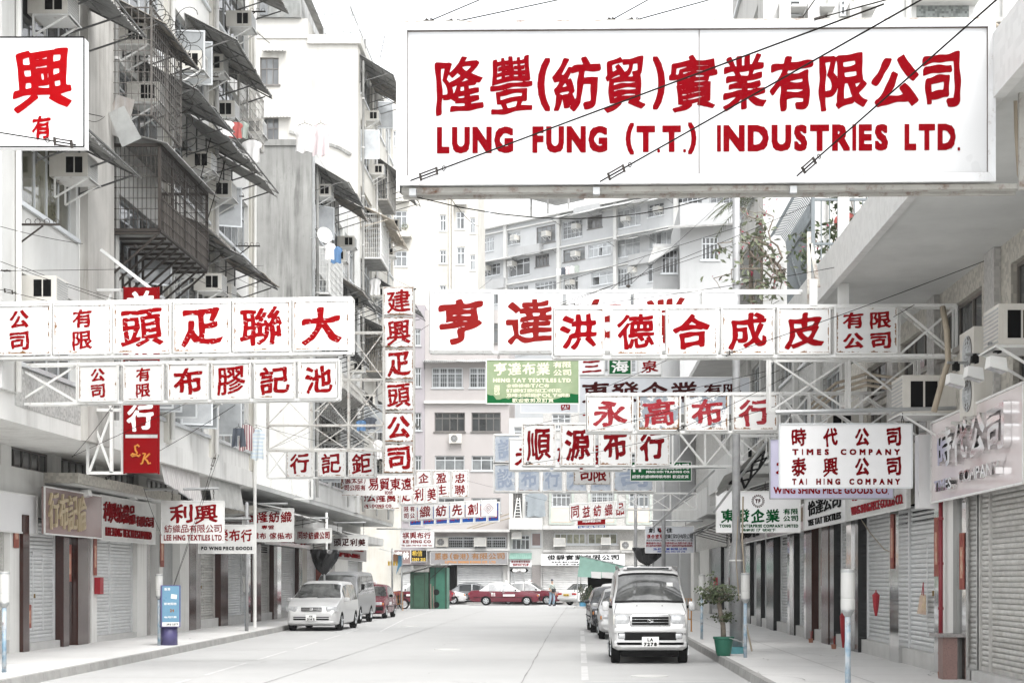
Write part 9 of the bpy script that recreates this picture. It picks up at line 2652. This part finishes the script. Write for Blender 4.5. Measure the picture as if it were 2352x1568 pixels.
def folded_awning():
 s = 106.0
 t = thing('folding_awning', P(1720, 1090, s), 'crumpled grey canvas awning on black scissor arms by the lamp post', 'awning')
 mb = MB(); a = [(1676, 1110), (1700, 1085), (1730, 1062), (1757, 1035)]; b = [(1712, 1120), (1725, 1098), (1745, 1075), (1762, 1050)]
 for off in (0, .25):
  for (p, q) in zip(a, a[1:]): mb.bar(P(*p, s) + Vector((0, off, 0)), P(*q, s) + Vector((0, off, 0)), .03)
  for (p, q) in zip(b, b[1:]): mb.bar(P(*p, s) + Vector((0, off, 0)), P(*q, s) + Vector((0, off, 0)), .03)
  for i in range(3): mb.bar(P(*a[i], s) + Vector((0, off, 0)), P(*b[i + 1], s) + Vector((0, off, 0)), .03); mb.bar(P(*b[i], s) + Vector((0, off, 0)), P(*a[i + 1], s) + Vector((0, off, 0)), .03)
 mb.build('arm', 'black_p', t)
 mb = MB(); vs = []; rs = random.Random(3)
 top = [(1648, 1120), (1665, 1095), (1690, 1078), (1722, 1052), (1758, 1022)]; bot = [(1650, 1138), (1672, 1125), (1697, 1100), (1728, 1075), (1760, 1040)]
 for (p, q) in zip(top, bot):
  for j in range(5):
   v = j / 4; w = P(p[0] + (q[0] - p[0]) * v, p[1] + (q[1] - p[1]) * v, s) + Vector((rs.uniform(-.03, .03), -.1 + .5 * v + rs.uniform(-.05, .05), rs.uniform(-.03, .03))); vs.append(w)
 mb.add(vs, [(i * 5 + j, (i + 1) * 5 + j, (i + 1) * 5 + j + 1, i * 5 + j + 1) for i in range(4) for j in range(4)]); mb.build('canvas', 'canvas_grey', t)
 mb = MB(); mb.tube([P(1640, 1175, 100), P(1760, 1015, 112)], .03, 6); mb.tube([P(1500, 1210, 66), P(1640, 1080, 80)], .035, 6); mb.build('pole', 'steel', t)
folded_awning()
awning(fr_, 40.5, 46, 4.45, 1.6, .5, 'grey sheet awning over the right pavement behind the green lettered board', 'canvas_grey', step=2, group='awnings over the right pavement')
awning(fr_, 55, 63, 4.0, 1.7, .6, 'far grey awning over the right pavement', 'corr', step=2, group='awnings over the right pavement')
lattice(96, [1690, 1760, 1830, 1900], [1000, 1060], 'slim white truss beyond the peeling row on the right', depth=.2, fm='frame', rail=.045)
lattice(70, [1420, 1480, 1540, 1600], [1132, 1170], 'far small truss under the washed out blue row', depth=.2, fm='frame', rail=.045)
lattice(66, [620, 668, 716], [1100, 1145], 'far white truss below the three panel row on the left', depth=.2, fm='frame', rail=.045)
rs = random.Random(21)
ends = [((0, 622, 137), (605, 590 + 20, 84)), ((0, 600, 138), (520, 770, 98)), ((45, 610, 131), (400, 720, 118)), ((0, 665, 137), (640, 800, 100)), ((0, 520, 150), (190, 560, 120)), ((190, 268, 140), (240, 268, 112)), ((300, 560, 110), (575, 690, 100)), ((470, 590, 95), (590, 660, 90)),
  ((960, 762, 90), (1130, 640, 60)), ((955, 665, 76), (870, 620, 60)), ((1275, 700, 140), (1690, 560, 116)), ((1275, 705, 140), (1860, 470, 128)), ((1275, 708, 140), (2040, 590, 150)), ((1150, 690, 110), (1700, 520, 118)), ((1270, 815, 146), (1640, 740, 126)), ((1655, 818, 146), (2260, 600, 200)),
  ((1400, 668, 130), (1480, 590, 60)), ((1205, 980, 91), (1770, 850, 120)), ((1205, 1065, 91), (1790, 930, 130)), ((1350, 905, 118), (1790, 690, 130)), ((1350, 990, 118), (1790, 850, 130)), ((1550, 990, 118), (2100, 700, 150)), ((165, 1148 - 100, 110), (445, 918, 128)), ((165, 1050, 110), (270, 915, 128)), ((240, 1100, 100), (540, 930, 124)),
  ((585, 975, 84), (880, 1050, 75)), ((620, 1030, 73), (880, 900, 75)), ((790, 815, 136), (930, 780, 75)), ((1060, 1100, 45), (1300, 1160, 50)), ((1140, 1068, 70), (1330, 1030, 80)), ((1440, 660, 128), (1640, 480, 60)), ((1010, 420, 200), (1100, 520, 70)), ((330, 1120, 95), (372, 1230, 96)), ((497, 1040, 96), (372, 1420, 100)), ((503, 1043, 96), (378, 1405, 100))]
LM = [(0, 622, 'the left edge'), (190, 268, 'the upper left white board'), (300, 560, 'the brown cage'), (470, 590, 'the foot of the longest awning'), (400, 750, 'the longest row sign'), (605, 610, 'the far end of the left tenement'), (640, 800, 'the end of the longest row'), (590, 660, 'the lowest dark awning'),
      (955, 665, 'the column sign head'), (870, 620, 'the whitewashed block'), (880, 900, 'the column sign foot'), (1130, 640, 'the cream tower'), (1275, 700, 'the upper left rusty row corner'), (1270, 815, 'the lower left rusty row corner'), (1690, 560, 'the tall lamp post'), (1860, 470, 'the terrace fence'), (2040, 590, 'the right canopy'),
      (1400, 668, 'the very large panels'), (1480, 590, 'the slanting block'), (1640, 480, 'the grey corner house'), (1205, 980, 'the top of the crimson row'), (1205, 1065, 'the foot of the crimson row'), (1350, 905, 'the top of the peeling row'), (1350, 990, 'the foot of the peeling row'), (1780, 850, 'the white truss'), (2100, 700, 'the mosaic wall'), (2260, 600, 'the upper mosaic windows'), (1790, 690, 'the right canopy soffit'),
      (165, 1050, 'the mosaic band'), (445, 918, 'the second left row sign'), (585, 975, 'the checked shirt'), (620, 1030, 'the three panel row'), (1060, 1100, 'the tall narrow panels'), (1300, 1160, 'the tilted row'), (1140, 1068, 'the faded blue row'), (372, 1230, 'the big two character board'), (372, 1420, 'the advertising box pole'), (330, 1120, 'the mosaic canopy'), (500, 1040, 'the striped blind')]
def near(x, y): return min(LM, key=lambda q: (q[0] - x) ** 2 + (q[1] - y) ** 2)[2]
seen_w = {}
for i, (a, b) in enumerate(ends):
 l = 'thin wire from ' + near(a[0], a[1]) + ' to ' + near(b[0], b[1])
 seen_w[l] = seen_w.get(l, 0) + 1
 if seen_w[l] > 1: l = l.replace('thin', 'lower thin' if seen_w[l] == 2 else 'lowest thin')
 guy(P(*a), P(*b), l, sag=rs.uniform(0, .12), r=.005, tb=(i % 3 == 0), group='thin stay wires among the signs')
t = thing('ladder', (bx_(1195), YB - .7, bz_(1190)), 'white stepladder on the recessed balcony', 'ladder'); mb = MB()
for x0, x1 in ((1182, 1189), (1198, 1194)): mb.bar((bx_(x0), YB - .7, bz_(1189)), (bx_(x1), YB - .6, bz_(1144)), .06)
for k in range(6): y_ = 1184 - k * 7; mb.bar((bx_(1183 + k * 1.1), YB - .68, bz_(y_)), (bx_(1197 - k * .5), YB - .68, bz_(y_)), .04)
mb.build('frame', 'white_p', t)
t = thing('bamboo_poles', (bx_(1100), YB - 1.2, bz_(1210)), 'bamboo poles leaning on the ledge of the pink block', 'poles'); mb = MB()
mb.tube([(bx_(1075), YB - 1.0, bz_(1214)), (bx_(1170), YB - .8, bz_(1180))], .05, 6); mb.tube([(bx_(1088), YB - 1.0, bz_(1214)), (bx_(1172), YB - .9, bz_(1190))], .05, 6); mb.build('pole', 'poster_wood', t)
t = thing('plastic_cup', (2.62, 20.2, 0), 'crushed white carton lying at the right kerb', 'litter'); mb = MB(); mb.tube([(2.45, 20.2, .05), (2.68, 20.25, .05)], [.05, .045], 10); mb.build('cup', 'white_clean', t)
hm = bpy.data.materials.new('haze'); hm.use_nodes = True
ht = hm.node_tree; ht.nodes.remove(ht.nodes['Principled BSDF'])
pv = ht.nodes.new('ShaderNodeVolumePrincipled'); pv.inputs['Color'].default_value = (0.95, 0.96, 0.97, 1); pv.inputs['Density'].default_value = 0.00035
ht.links.new(pv.outputs[0], ht.nodes['Material Output'].inputs['Volume'])
M['haze'] = hm
mb = MB(); mb.box(-420, 420, -80, 920, -1.0, 46); hz = mb.build('haze', 'haze'); tag(hz, kind='stuff')
